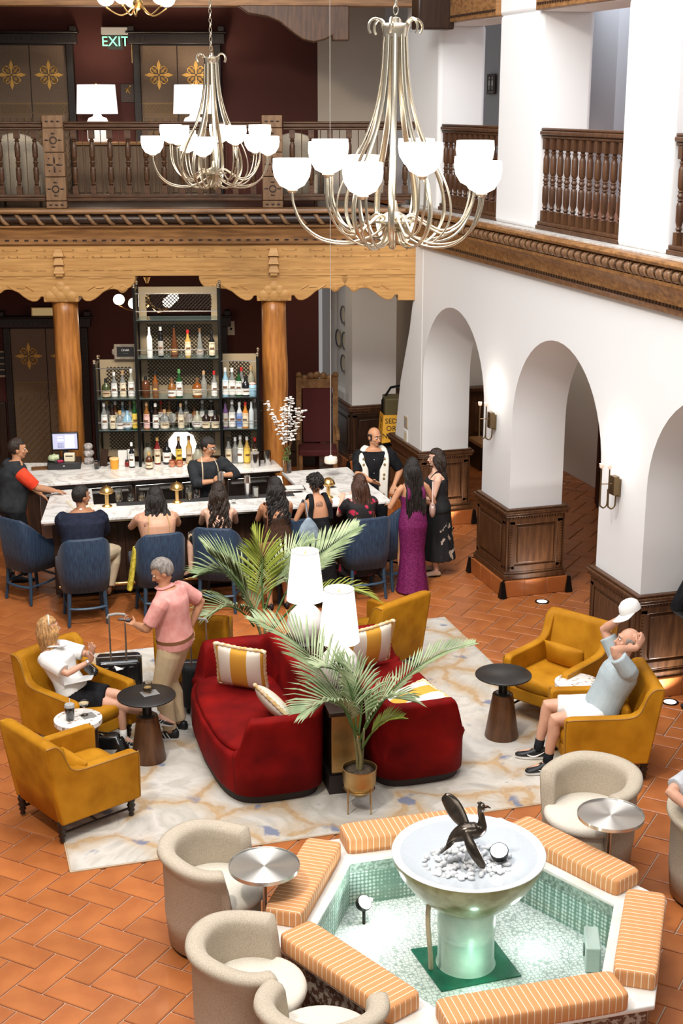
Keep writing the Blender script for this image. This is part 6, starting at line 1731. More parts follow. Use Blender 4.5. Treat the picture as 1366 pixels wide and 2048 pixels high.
# drinks on tables
ic = thing('iced_coffee', 'clear plastic cup of iced coffee with a straw on the terrazzo table', 'cup', (1.06,11.52,RZ+.55), 0)
obj('cup', M().lathe([(.031,0),(.036,.01),(.043,.125),(.044,.125),(.044,.128),(.041,.124),(.034,.012),(0,.011)], 18), glass_clear, ic, smooth=True)
obj('drink', M().lathe([(.032,.012),(.0385,.085),(0,.085)], 16), mat('coffee', (.02,.008,.004), .15), ic, smooth=True)
obj('lid', M().lathe([(.047,.125),(.047,.132),(.04,.15),(.03,.153),(0,.153)], 18), mat('lid_plastic', (.7,.7,.68), .2, trans=.5), ic, smooth=True); obj('straw', M().tube([(0,0,.02),(.004,0,.20)], .004, 6), cmat('white'), ic)
cp = thing('coupe_glass', 'coupe glass of pale drink on a grey napkin on the terrazzo table', 'glass', (1.19,11.575,RZ+.556), 0)
obj('glass', M().lathe([(.033,0),(.033,.003),(.005,.008),(.004,.07),(.012,.078),(.042,.105),(.047,.125),(.045,.125),(.04,.107),(.01,.081),(0,.08)], 20), glass_clear, cp, smooth=True); obj('drink', M().lathe([(.012,.083),(.038,.106),(.041,.115),(0,.115)], 18), mat('pale_drink', (.75,.6,.35), .1, trans=.4), cp, smooth=True)
nk2 = thing('napkin', 'grey napkin under the coupe glass', 'napkin', (1.22,11.56,RZ+.5505), .3); obj('sheet', M().box(-.06,.06,-.055,.055,0,.004), mat('napkin_dark', (.2,.19,.18), .9), nk2, bevel=.001)
nk3 = thing('napkin', 'grey napkin under the tumbler on the black pedestal table', 'napkin', (1.79,11.72,RZ+.6245), .2); obj('sheet', M().box(-.075,.075,-.06,.06,0,.004), MATS['napkin_dark'], nk3, bevel=.001)
tumbler((1.775,11.74,RZ+.6287), 'cut-glass tumbler of golden drink on the black pedestal table', 'lounge drinks', .042, .095, mat('whisky_drink', (.8,.5,.2), .1, trans=.5), .05, True)
# wall sconces
def sconce(y, label):
    t = thing('wall_sconce', label, 'lamp', (6.62, y, 2.03), 0, 'bronze wall sconces')
    br2 = mat('sconce_bronze', (.20,.135,.07), .35, .9)
    obj('plate', M().box(-.03,0,-.05,.05,-.09,.09), br2, t, bevel=.004); obj('block', M().box(-.09,-.03,-.06,.03,-.07,.12), br2, t, bevel=.004)
    for k, (x, dy) in enumerate(((-.19,.02),(-.13,-.035))):
        p = [(x,dy,.22),(x,dy,-.15),(x+.01,dy,-.19),(x+.04,dy,-.21),(x+.07,dy,-.19),(x+.08,dy,-.15),(x+.08,dy,-.02)]
        a = obj('arm', M().tube(smooth_path(p, 4), .008, 7), br2, t, smooth=True)
        obj('candle_cup', M().lathe([(.012,0),(.022,.01),(.024,.045),(.02,.045)], 12, (x,dy,.20)), mat('cup_glass', (.8,.6,.5), .3, emit=(1,.75,.6), estr=.5), t, smooth=True)
    obj('cross_bar', M().tube([(-.19,.02,.04),(-.06,-.02,.04)], .006, 6), br2, t)
    point_light('lamp_bulb', (6.62-.2, y, 2.03+.38), 6.5, (1,.93,.84), .05)
sconce(15.40, 'bronze twin candle sconce on the white pier between the two arches'); sconce(12.25, 'bronze twin candle sconce on the white pier nearer the frame edge')
for k, (x, y, lb) in enumerate(((6.93,14.55,'round white floor uplight set beside the wood clad middle pier'),(6.9,11.48,'round white floor uplight set behind the bald man'),(6.96,17.72,'round white floor uplight set behind the woman in black'))):
    t = thing('floor_uplight', lb, 'lamp', (x, y, 0), 0)
    obj('ring', M().lathe([(.085,0),(.085,.006),(.062,.008),(.062,.003)], 28, cap=False), iron, t, smooth=True); obj('lens', M().lathe([(.063,.004),(0,.006)], 24, cap=False), mat('uplight_lens', (1,1,1), .4, emit=(1,.97,.9), estr=4), t)
    spot_light('lamp_bulb', (x, y, .03), (x+(.0 if k else .0), y+.35, 2.6), 55, (1,.96,.9), 120, .05, .9)
for k, (y, z, lb) in enumerate(((21.91,2.41,'topmost painted plate on the niche wall'),(22.18,1.99,'painted plate inside the niche at mid height'),(21.84,2.0,'painted plate beside the niche at mid height'),(21.9,1.62,'lowest painted plate on the niche wall'))):
    xw = 6.738 if 21.5 < y < 22.35 else 6.618
    t = thing('wall_plate', lb, 'plate', (xw, y, z), 0, 'painted plates on the niche wall')
    q = Matrix.Rotation(-PI/2, 4, 'Y')
    obj('plate', M().merge(M().lathe([(.0,.012),(.1,.012),(.15,.03),(.16,.034),(.15,.02),(.08,0),(0,0)], 24, cap=False), q), cmat('cream'), t, smooth='all'); obj('rim_band', M().merge(M().lathe([(.12,.02),(.145,.031),(.145,.033),(.12,.022)], 24, cap=False), q), mat('plate_blue', (.05,.06,.1), .4), t)
# carved throne chair under the balcony
th = thing('throne_chair', 'carved wooden high backed chair with dark red upholstery under the balcony', 'chair', bkw(1.28, 2.5), BRZ)
crv = mat('carved_chair', (.16,.075,.03), .4, col2=(.28,.15,.06), scale=10)
obj('seat', M().box(-.3,.3,-.26,.26,.38,.48), mat('dark_red_velvet', (.07,.008,.008), .8), th, bevel=.02); obj('back_panel', M().box(-.23,.23,.22,.27,.5,1.38), MATS['dark_red_velvet'], th, bevel=.01)
fb = M()
for sx in (-1,1): fb.box(sx*.29-.04, sx*.29+.04, .2, .28, 0, 1.55); fb.ball((sx*.29,.24,1.58), .05, n=8, m=6)
fb.box(-.3,.3,.21,.28,1.38,1.52)
for k in range(5): fb.ball((-.2+.1*k,.24,1.53+.05*math.sin(PI*k/4)), .06, .03, .06, 8, 6)
obj('carved_frame', fb, crv, th, smooth=True)
for sx in (-1,1):
    obj('arm', M().tube(smooth_path([(sx*.29,.22,.78),(sx*.31,0,.74),(sx*.31,-.22,.70),(sx*.31,-.27,.64)], 4), .035, 8), crv, th, smooth=True); obj('leg', M().tube([(sx*.27,-.23,.4),(sx*.27,-.23,0)], .035, 8), crv, th)
# yellow closed sign on a rack, frame edge notices
ys_ = thing('caution_sign', 'yellow closed for cleaning banner hanging on a dark cart by the pier', 'sign', (6.77,20.10,0), R(-12))
yel_ = mat('caution_yellow', (.72,.36,.02), .5)
bnr = obj('banner', M().add([(0,-.25,1.18),(.26,-.25,1.18),(.26,-.31,.80),(-.03,-.31,.76),(0,-.24,1.18),(.26,-.24,1.18),(.26,-.30,.80),(-.03,-.30,.76)], [(0,1,2,3),(4,7,6,5),(0,4,5,1),(1,5,6,2),(2,6,7,3),(3,7,4,0)])
    .add([(0,-.25,1.18),(-.02,.05,1.18),(-.05,.05,.76),(-.03,-.31,.76),(.01,-.25,1.18),(-.01,.05,1.18),(-.04,.05,.76),(-.02,-.30,.76)], [(0,3,2,1),(4,5,6,7),(0,1,5,4),(1,2,6,5),(2,3,7,6),(3,0,4,7)]), yel_, ys_)
for s_, z in (('SED', 1.09), ('OR', .98), ('NING', .87)): obj('lettering', text_mesh(s_, .11, .001), black_pl, ys_, loc=(.115,-.253-.06*(1.18-z)/.38-.001,z), rot=(PI/2-.15,0,0))
for s_, z in (('CLO', 1.09), ('F', .98), ('CLEA', .87)): obj('lettering', text_mesh(s_, .10, .001), black_pl, ys_, loc=(-.014-.03*(1.18-z)/.42,-.11,z), rot=(PI/2,0,-PI/2))
obj('cart', M().box(.0,.4,-.2,.25,.08,.74), black_pl, ys_, bevel=.02); obj('frame', M().tube([(.02,.05,.7),(.02,.05,1.35),(.14,.02,1.55),(.4,.0,1.6)], .02, 8), iron, ys_)
obj('bin', M().box(.03,.4,-.2,.2,.74,1.42), mat('cart_olive', (.10,.08,.03), .6), ys_, bevel=.02)
for k in (.06,.34): obj('wheel', M().lathe([(0,-.015),(.04,-.015),(.04,.015),(0,.015)], 12), iron, ys_, loc=(k,-.15,.04), rot=(PI/2,0,0))
for z, h, lb, c in ((1.36,.16,'small beige framed notice on the pier near the yellow banner','tan'), (1.14,.2,'small white notice below the beige one on the pier','white')):
    t = thing('wall_notice', lb, 'notice', (6.618, 18.55, z), R(-90))
    obj('sheet', M().box(-.07,.07,-.012,0,-h/2,h/2), cmat(c), t, bevel=.003); obj('print', M().box(-.05,.05,-.014,-.012,-h/2+.03,h/2-.03), cmat('grey') if c == 'tan' else cmat('cream'), t)
t = thing('wall_call_plate', 'small steel lift call plate on the maroon wall beside the shelves', 'switch', bkw(2.63, 3.19, 2.15), BRZ)
obj('plate', M().box(-.055,.055,-.012,.01,0,.22), cmat('cream'), t, bevel=.003); obj('button', M().lathe([(.02,0),(.02,.006),(0,.007)], 12), iron, t, loc=(0,-.012,.1), rot=(PI/2,0,0))
t = thing('framed_picture', 'framed dark pictures strip on the maroon wall at the frame edge', 'picture', bkw(6.27, 3.19, 1.5), BRZ)
obj('frame', M().box(-.14,.10,-.02,.01,0,.42), cmat('tan'), t, bevel=.004)
for k in range(4): obj('print', M().box(-.10,.05,-.023,-.019,.035+.095*k,.11+.095*k), black_pl, t)
t = thing('lit_wall_plaque', 'small glowing cream sign panel above the lower lift door', 'sign', bkw(5.55, 3.05, 2.5), BRZ)
obj('panel', M().box(-.17,.2,-.01,.03,0,.11), mat('plaque_lit', (.6,.45,.2), .5, emit=(.9,.65,.3), estr=.35), t); obj('frame', M().box(-.19,.22,.0,.04,-.015,.125), brass_dull, t, bevel=.003)
# bench with tan cushion through the first arch
t = thing('hall_bench', 'dark wooden bench with tan cushion seen through the far arch', 'bench', (9.2, 20.75, 0), 0)
obj('frame', M().box(-.6,.6,-.2,.32,0,.38), walnut_dark, t, bevel=.01); obj('cushion', M().box(-.6,.6,-.22,.32,.38,.46), mat('tan_cushion', (.42,.22,.09), .7), t, bevel=.02)
# wire basket glimpse on the railing
t = thing('wire_ornament', 'black wire ornament on the upper railing beside the white pillar', 'ornament', (7.25, 16.0, 5.36), 0)
wo = M()
for k in range(3):
    a = k*PI/3; wo.tube([(.09*math.cos(b)*math.cos(a), .09*math.cos(b)*math.sin(a), .11+.1*math.sin(b)) for b in [2*PI*q/16 for q in range(17)]], .004, 5, cap=False)
obj('wire', wo, iron, t, kind='stuff'); obj('stem', M().tube([(0,0,-1.0),(0,0,.02)], .012, 8), iron, t)
obj('foot', M().lathe([(.12,0),(.12,.01),(0,.02)], 18), iron, t, loc=(0,0,-1.0))
# ================================================================ PEOPLE
def remesh(m, voxel=.009, smooth_it=3, name='body'):
    me = m.mesh('tmp'); o = bpy.data.objects.new('tmp', me); COL.objects.link(o)
    r = o.modifiers.new('r', 'REMESH'); r.mode = 'VOXEL'; r.voxel_size = voxel
    s = o.modifiers.new('s', 'SMOOTH'); s.iterations = smooth_it; s.factor = .5
    dg = bpy.context.evaluated_depsgraph_get(); dg.update()
    out = bpy.data.meshes.new_from_object(o.evaluated_get(dg)); out.name = name
    bpy.data.objects.remove(o); bpy.data.meshes.remove(me); out.materials.clear()
    for p in out.polygons: p.use_smooth = True
    return out
def ik(a, b, l1, l2, pole):
    a, b = Vector(a), Vector(b); d = b-a; L_ = d.length
    if L_ > (l1+l2)*.998: b = a + d.normalized()*(l1+l2)*.998; d = b-a; L_ = d.length
    u = d.normalized(); x = (l1*l1-l2*l2+L_*L_)/(2*L_); h = math.sqrt(max(0, l1*l1-x*x))
    p = Vector(pole); p = p - u*p.dot(u)
    if p.length < 1e-4: p = u.orthogonal()
    return a + u*x + p.normalized()*h, b
def skin_mat(key, c):
    return mat('skin_'+key, c, .5, col2=tuple(min(1, v*1.12) for v in c), scale=9, spec=.35)
SKIN = {'fair': (.56,.30,.20), 'tan': (.46,.225,.125), 'brown': (.36,.17,.09), 'pale': (.60,.36,.26)}
HAIR = {'black': (.009,.007,.006), 'brown': (.035,.014,.008), 'grey': (.15,.13,.115), 'blonde': (.30,.16,.06), 'darkbrown': (.016,.009,.006)}
def hair_mat(k):
    return mat('hair_'+k, HAIR[k], .38, col2=tuple(v*2.3 for v in HAIR[k]), scale=20, stretch=(3,3,.6), bump=.6, bscale=45)

class Person:
    def __init__(s, label, loc, heading, H=1.72, sex='m', skin='tan', pelvis=None, lean=0.0, side=0.0, twist=0.0, bulk=1.0,
                 hands=None, feet=None, head_yaw=0.0, head_pitch=0.0, head_roll=0.0, elbow=None, knee=None, neck_fwd=0.02, grip=.35, shoes='shoe', group=None, z0=0.0):
        s.t = thing('person', label, 'person', (loc[0], loc[1], z0), R(heading-90), group)
        k = H/1.75; s.k = k; s.sex = sex; s.skin = skin_mat(skin, SKIN[skin]); s.bulk = bulk; s.grip = grip
        sh = (.185 if sex == 'm' else .16)*k*(.6+.4*bulk); hp = .09*k
        P = Vector(pelvis) if pelvis else Vector((0, 0, .925*k))
        s.P = P
        Rm = Matrix.Rotation(R(twist), 3, 'Z') @ Matrix.Rotation(R(side), 3, 'Y') @ Matrix.Rotation(-R(lean), 3, 'X')
        s.Rm = Rm; s.up = Rm @ Vector((0,0,1)); s.rt = Matrix.Rotation(R(twist), 3, 'Z') @ Vector((1,0,0)); s.fw = (s.up.cross(s.rt)).normalized(); s.rt = s.fw.cross(s.up).normalized()
        s.neck = P + s.up*.515*k + s.fw*neck_fwd*k
        Hm = Matrix.Rotation(R(twist+head_yaw), 3, 'Z') @ Matrix.Rotation(R(head_roll), 3, 'Y') @ Matrix.Rotation(R(head_pitch), 3, 'X')
        s.Hm = Hm
        s.head = s.neck + (s.up*.55+Vector((0,0,1))*.45).normalized()*.165*k + Hm @ Vector((0,.02,0))*k
        s.S = {'R': P + s.up*.455*k + s.rt*sh, 'L': P + s.up*.455*k - s.rt*sh}
        s.HJ = {'R': P + s.rt*hp - Vector((0,0,.02*k)), 'L': P - s.rt*hp - Vector((0,0,.02*k))}
        hands = hands or {}; feet = feet or {}; elbow = elbow or {}; knee = knee or {}
        s.E = {}; s.W = {}; s.K = {}; s.A = {}; s.hdir = {}
        for q, sg in (('R', 1), ('L', -1)):
            tg = Vector(hands.get(q, s.S[q] + s.rt*sg*.07*k + s.fw*.05*k - Vector((0,0,.54*k))))
            s.E[q], s.W[q] = ik(s.S[q], tg, .29*k, .25*k, elbow.get(q, -s.fw*1 + s.rt*sg*.5 - s.up*.2))
            ft = Vector(feet.get(q, (sg*.11*k, .0, .085*k)))
            s.K[q], s.A[q] = ik(s.HJ[q], ft, .425*k, .42*k, knee.get(q, Vector((sg*.1, 1, .2))))
    # --- pieces of geometry
    def torso_rings(s, t0=-.09, t1=.53, off=0.0, n=24):
        k, b = s.k, s.bulk
        if s.sex == 'm': T = [(-.10,.125,.085,0),(-.04,.165,.115,-.005),(.03,.17,.12,-.008),(.12,.16,.115,.0),(.22,.158,.112,.004),(.32,.172,.12,.006),(.40,.185,.115,.0),(.455,.185,.09,-.008),(.49,.13,.075,-.008),(.53,.066,.062,.0)]
        else: T = [(-.10,.13,.09,0),(-.04,.175,.12,-.012),(.03,.172,.118,-.01),(.12,.142,.10,.0),(.20,.130,.092,.004),(.28,.142,.105,.012),(.34,.150,.118,.022),(.40,.155,.10,.006),(.45,.155,.078,-.006),(.49,.105,.064,-.006),(.53,.054,.054,.0)]
        def val(t):
            for i in range(len(T)-1):
                if T[i][0] <= t <= T[i+1][0]:
                    f = (t-T[i][0])/(T[i+1][0]-T[i][0]); return [T[i][j]+(T[i+1][j]-T[i][j])*f for j in (1,2,3)]
            return T[0][1:] if t < T[0][0] else T[-1][1:]
        out = []; m = 16
        for i in range(m+1):
            t = t0+(t1-t0)*i/m; w, d, o = val(t); bb = b if t < .42 else 1+(b-1)*.5
            w = w*k*bb+off; d = d*k*bb*(1 if b <= 1 else b**.4)+off
            f = max(0, t)/.53
            c = s.P + (s.up if t > 0 else Vector((0,0,1))*.7+s.up*.3)*t*k + s.fw*(o*k + .02*k*f*f)
            ring = []
            for q in range(n):
                a = 2*PI*q/n; cx, sy = math.cos(a), math.sin(a)
                ring.append(c + s.rt*w*math.copysign(abs(cx)**.85, cx) + s.fw*d*math.copysign(abs(sy)**.9, sy))
            out.append(ring)
        return out
    def arm(s, m, q, f0=0.0, f1=2.0, off=0.0, n=12):
        k, b = s.k, (s.bulk-1)*.6+1; th = (1 if s.sex == 'm' else .82)*b*k
        pts = [s.S[q]-s.rt*(.03*k if q == 'R' else -.03*k), s.S[q].lerp(s.E[q], .18), s.S[q].lerp(s.E[q], .55), s.S[q].lerp(s.E[q], .88), s.E[q], s.E[q].lerp(s.W[q], .25), s.E[q].lerp(s.W[q], .6), s.W[q]]
        rr = [.052,.054,.047,.040,.039,.041,.034,.026]; fr = [0,.18,.55,.88,1.0,1.25,1.6,2.0]
        P_, R_ = [], []
        for p, r, f in zip(pts, rr, fr):
            if f0 <= f <= f1: P_.append(p); R_.append(r*th+off)
        if f1 < 2.0 and f1 not in fr:
            for i in range(len(fr)-1):
                if fr[i] < f1 < fr[i+1]:
                    u = (f1-fr[i])/(fr[i+1]-fr[i]); P_.append(pts[i].lerp(pts[i+1], u)); R_.append((rr[i]+(rr[i+1]-rr[i])*u)*th+off*1.15)
        m.tube(P_, R_, n)
    def leg(s, m, q, f1=2.0, off=0.0, n=14, widen=0.0):
        k, b = s.k, (s.bulk-1)*.5+1; th = b*k*(1 if s.sex == 'm' else .95)
        H_, K_, A_ = s.HJ[q], s.K[q], s.A[q]
        back = Vector((0,-1,0)); sh = (A_-K_).normalized(); cb = (back - sh*back.dot(sh)); cb = cb.normalized() if cb.length > .05 else Vector((0,0,0))
        pts = [H_+Vector((0,0,.03*k)), H_.lerp(K_, .15), H_.lerp(K_, .55), H_.lerp(K_, .9), K_, K_.lerp(A_, .12), K_.lerp(A_, .32)+cb*.012*k, K_.lerp(A_, .65), K_.lerp(A_, .9), A_]
        rr = [.088,.092,.073,.058,.056,.052,.056,.043,.033,.034]; fr = [0,.15,.55,.9,1,1.12,1.32,1.65,1.9,2.0]
        P_, R_ = [], []
        for p, r, f in zip(pts, rr, fr):
            if f <= f1: P_.append(p); R_.append(r*th+off+widen*max(0, f-.6))
        for i in range(len(fr)-1):
            if fr[i] < f1 < fr[i+1]:
                u = (f1-fr[i])/(fr[i+1]-fr[i]); P_.append(pts[i].lerp(pts[i+1], u)); R_.append((rr[i]+(rr[i+1]-rr[i])*u)*th+off+widen*max(0, f1-.6))
        m.tube(P_, R_, n)
    def hand(s, m, q, hdir=None, palm=None, grip=None, spread=.12):
        k = s.k*(1 if s.sex == 'm' else .9); W = s.W[q]; g = s.grip if grip is None else grip
        d = Vector(hdir).normalized() if hdir else (s.W[q]-s.E[q]).normalized()
        pn = Vector(palm) if palm else (Vector((0,0,-1)) if abs(d.z) < .8 else s.rt*(-1 if q == 'R' else 1))
        pn = (pn - d*pn.dot(d)); pn = pn.normalized() if pn.length > .05 else d.orthogonal().normalized()
        sd = d.cross(pn) * (1 if q == 'R' else -1)      # towards the thumb
        if q == 'R': sd = pn.cross(d)
        else: sd = d.cross(pn)
        m.tube([W-d*.01*k, W+d*.03*k, W+d*.065*k, W+d*.088*k], [(.024*k,.018*k),(.036*k,.016*k),(.040*k,.015*k),(.036*k,.012*k)], 12, up=sd)
        for i, (o, L_) in enumerate(((.030,.070),(.010,.078),(-.010,.073),(-.029,.058))):
            b = W + d*.085*k + sd*o*k; pts = [b-d*.015*k, b]; dd = (d + sd*(o*spread*60)*.12).normalized(); ang = 0
            for j, f in enumerate((.45,.32,.23)):
                ang += g*(.9,1.0,.7)[j]
                v = (dd*math.cos(ang) + pn*math.sin(ang)); pts.append(pts[-1]+v*L_*f*k)
            m.tube(pts, [.0095*k,.0095*k,.009*k,.008*k,.0065*k], 8, smooth_ends=False)
        b = W + d*.03*k + sd*.026*k
        m.tube([b, b+(sd*.75+d*.6+pn*.2).normalized()*.035*k, b+(sd*.75+d*.6+pn*.2).normalized()*.035*k+(d*.85+sd*.35+pn*(.2+g*.5)).normalized()*.035*k, b+(sd*.75+d*.6+pn*.2).normalized()*.035*k+(d*.85+sd*.35+pn*(.2+g*.5)).normalized()*.055*k], [.014*k,.012*k,.010*k,.007*k], 8)
    def hp(s, x, y, z): return s.head + s.Hm @ (Vector((x, y, z))*s.k*(1 if s.sex == 'm' else .95))
    def body(s, hands=None, bare_feet=False):
        m = M(); m.loft(s.torso_rings())
        for q in 'RL': s.arm(m, q); s.leg(m, q)
        hands = hands or {}
        for q in 'RL': s.hand(m, q, **hands.get(q, {}))
        k = s.k*(1 if s.sex == 'm' else .95)
        m.tube([s.neck-s.up*.03*k, s.neck+(s.head-s.neck)*.35, s.hp(0,-.025,-.05)], [.062*k,.051*k,.05*k] if s.sex == 'm' else [.052*k,.043*k,.043*k], 14)
        HM = s.Hm
        m.ball(s.hp(0,-.012,.022), .075*k, .094*k, .097*k, 18, 12, HM); m.ball(s.hp(0,.018,-.045), .058*k, .068*k, .070*k, 16, 10, HM)
        m.ball(s.hp(0,.058,-.092), .030*k, .026*k, .022*k, 10, 8, HM)
        m.tube([s.hp(0,.078,.018), s.hp(0,.094,-.012), s.hp(0,.108,-.034), s.hp(0,.088,-.042)], [.009*k,.011*k,.016*k,.012*k], 8)
        m.tube([s.hp(-.045,.066,.030), s.hp(0,.083,.034), s.hp(.045,.066,.030)], .012*k, 8)
        for sx in (-1, 1):
            m.ball(s.hp(sx*.040,.052,-.025), .024*k, .024*k, .024*k, 10, 8, HM); m.ball(s.hp(sx*.077,-.012,-.012), .010*k, .022*k, .033*k, 10, 8, HM)
        for q in 'RL':
            f = s.fdir(q)
            m.tube([s.A[q]-f*.02*k, s.A[q]+f*.05*k-Vector((0,0,.04*k)), s.A[q]+f*.13*k-Vector((0,0,.06*k)), s.A[q]+f*.18*k-Vector((0,0,.066*k))], [(.036*k,.04*k),(.038*k,.032*k),(.042*k,.02*k),(.03*k,.012*k)], 10)
        s.b = obj('body', remesh(m, .0085), s.skin, s.t)
        # face
        ew, ir, br_, lp = cmat('white'), mat('iris', (.02,.012,.008), .2), None, mat('lip_'+s.skin.name, tuple(c*f for c, f in zip(s.skin.node_tree.nodes['Principled BSDF'].inputs[0].default_value[:3], (.85,.55,.55))), .45)
        for sx in (-1, 1):
            e_ = obj('eye', M().ball(s.hp(sx*.031,.0755,.006), .0135*k, .010*k, .0085*k, 10, 8, HM), ew, s.t, smooth='all')
            obj('iris', M().ball(s.hp(sx*.031,.0845,.006), .006*k, .003*k, .006*k, 8, 6, HM), ir, e_, smooth='all')
        obj('lips', M().tube([s.hp(-.024,.078,-.066), s.hp(-.008,.088,-.063), s.hp(.008,.088,-.063), s.hp(.024,.078,-.066)], [.003*k,.0065*k,.0065*k,.003*k], 8), lp, s.t, smooth='all')
        return s
    def brows(s, hm):
        for sx in (-1, 1): obj('eyebrow', M().tube([s.hp(sx*.016,.088,.030), s.hp(sx*.032,.086,.036), s.hp(sx*.05,.074,.029)], [.003*s.k,.0045*s.k,.002*s.k], 6), hm, s.t, smooth='all')
    def fdir(s, q):
        v = s.A[q]-s.K[q]; 
        f = s.foot_dir.get(q) if hasattr(s, 'foot_dir') else None
        if f: return Vector(f).normalized()
        return Vector((.18 if q == 'R' else -.18, 1, 0)).normalized()
    def shoes(s, mt, sole=None, k2=1.0, socks=None, stripes=None):
        k = s.k*k2*(1 if s.sex == 'm' else .88)
        for q in 'RL':
            f = s.fdir(q); A = s.A[q]; dn = Vector((0,0,1)); sd = f.cross(dn).normalized(); upv = sd.cross(f).normalized()
            base = A - upv*.088*s.k*(1 if s.sex == 'm' else .97)
            def P(u, v, w): return base + f*u*k + sd*v*k + upv*w*k
            rg = []
            for u, w, h0, h1 in ((-.075,.022,.02,.075),(-.06,.034,.012,.10),(-.02,.036,.012,.105),(.04,.038,.012,.09),(.09,.044,.012,.066),(.14,.046,.012,.054),(.18,.036,.014,.042),(.20,.018,.02,.032)):
                rg.append([P(u, w*math.copysign(abs(math.cos(2*PI*i/14))**.8, math.cos(2*PI*i/14)), (h0+h1)/2+(h1-h0)/2*math.copysign(abs(math.sin(2*PI*i/14))**.8, math.sin(2*PI*i/14))) for i in range(14)])
            sh = obj('shoe', M().loft(rg), mt, s.t, smooth='all')
            sl = M(); r2 = []
            for z in (0,.018):
                r2.append([P(.062+.142*math.cos(2*PI*i/20), (.048 if math.cos(2*PI*i/20) > -.2 else .040)*math.sin(2*PI*i/20), z) for i in range(20)])
            obj('sole', sl.loft(r2), sole or iron, sh, smooth=True)
            if stripes:
                st = M()
                for j in range(3):
                    for sg in (-1, 1): st.tube([P(.0+.035*j, sg*.040, .02), P(.035+.035*j, sg*.034, .075)], .0055*k, 5)
                obj('stripe', st, stripes, sh, kind='stuff')
                st = M()
                for j in range(4): st.tube([P(.05+.022*j, -.025, .095-.009*j), P(.055+.022*j, 0, .105-.009*j), P(.05+.022*j, .025, .095-.009*j)], .004*k, 5)
                obj('laces', st, stripes, sh, kind='stuff')
            if socks: obj('sock', M().tube([A+(s.K[q]-A).normalized()*.09*k, A, A-upv*.02*k], .042*k, 12), socks, s.t, smooth='all')
    def cloth(s, name, m, mt, voxel=.010, it=4): return obj(name, remesh(m, voxel, it, name), mt, s.t)
    def shirt(s, name, mt, sleeve=.6, t0=-.06, t1=.485, off=.014, sl_off=.016, extra=None):
        m = M(); m.loft(s.torso_rings(t0, t1, off))
        if sleeve > 0:
            for q in 'RL': s.arm(m, q, 0, sleeve, sl_off)
        if extra: extra(m)
        return s.cloth(name, m, mt)
    def trousers(s, name, mt, f1=1.96, off=.016, t1=.06, widen=.004):
        m = M(); m.loft(s.torso_rings(-.10, t1, off*.8))
        for q in 'RL': s.leg(m, q, f1, off, widen=widen)
        return s.cloth(name, m, mt)
    def skirt_rings(s, prof, c=None, n=28, wave=.0):
        """prof: (height above floor, half width, half depth, forward shift)"""
        c = c or s.P; rg = []
        for z, w, d, o in prof:
            rg.append([Vector((c.x + w*math.cos(2*PI*i/n)*(1+wave*math.sin(i*2.7)*(1 if z < .5 else 0)), c.y + o + d*math.sin(2*PI*i/n)*(1+wave*math.cos(i*1.9)*(1 if z < .5 else 0)), z)) for i in range(n)])
        return rg
    def back_pt(s, t, x, d=.0):
        k = s.k; dep = (.115 if s.sex == 'm' else .10)*(1 if t > .1 else 1.15)
        return s.P + s.up*t*k + s.rt*x - s.fw*(dep*k*s.bulk + d)
    def strap(s, name, pts, mt, r=.006, flat=.5): return obj(name, M().tube(smooth_path(pts, 4), r, 6), mt, s.t, smooth='all')
    # --- hair
    def cap_hair(s, key, kind='short', puff=1.07, noise_a=.006, hairline=.068):
        k = s.k*(1 if s.sex == 'm' else .95); m = M(); n, r = 30, 20; vs = []; fs = []
        for i in range(r+1):
            t = PI*i/r
            for j in range(n):
                a = 2*PI*j/n; x, y, z = math.sin(t)*math.cos(a), math.sin(t)*math.sin(a), math.cos(t)
                p = Vector((x*.080, y*.100-.016, z*.104+.022))
                f = puff
                if kind == 'bald':
                    inside = (p.z > .045 - max(0, -p.y)*.25) or p.y > .025 or p.z < -.07
                else:
                    low = -.055 if p.y < -.02 else (-.01 if p.y < .02 else hairline)
                    if .02 <= p.y: low = hairline + (p.y-.07)*.15
                    inside = p.z < low
                if inside: f = .80
                else:
                    f = puff + noise.noise(Vector((x,y,z))*5)*noise_a*12 + noise.noise(Vector((x,y,z))*11+Vector((3,1,0)))*noise_a*8
                vs.append(s.hp(p.x*f, (p.y+.016)*f-.016, (p.z-.022)*f+.022))
        for i in range(r):
            for j in range(n):
                q = (j+1) % n; fs.append((i*n+j, (i+1)*n+j, (i+1)*n+q, i*n+q))
        m.add(vs, fs)
        h = obj('hair', m, hair_mat(key), s.t, smooth='all'); s.brows(hair_mat(key)); return h
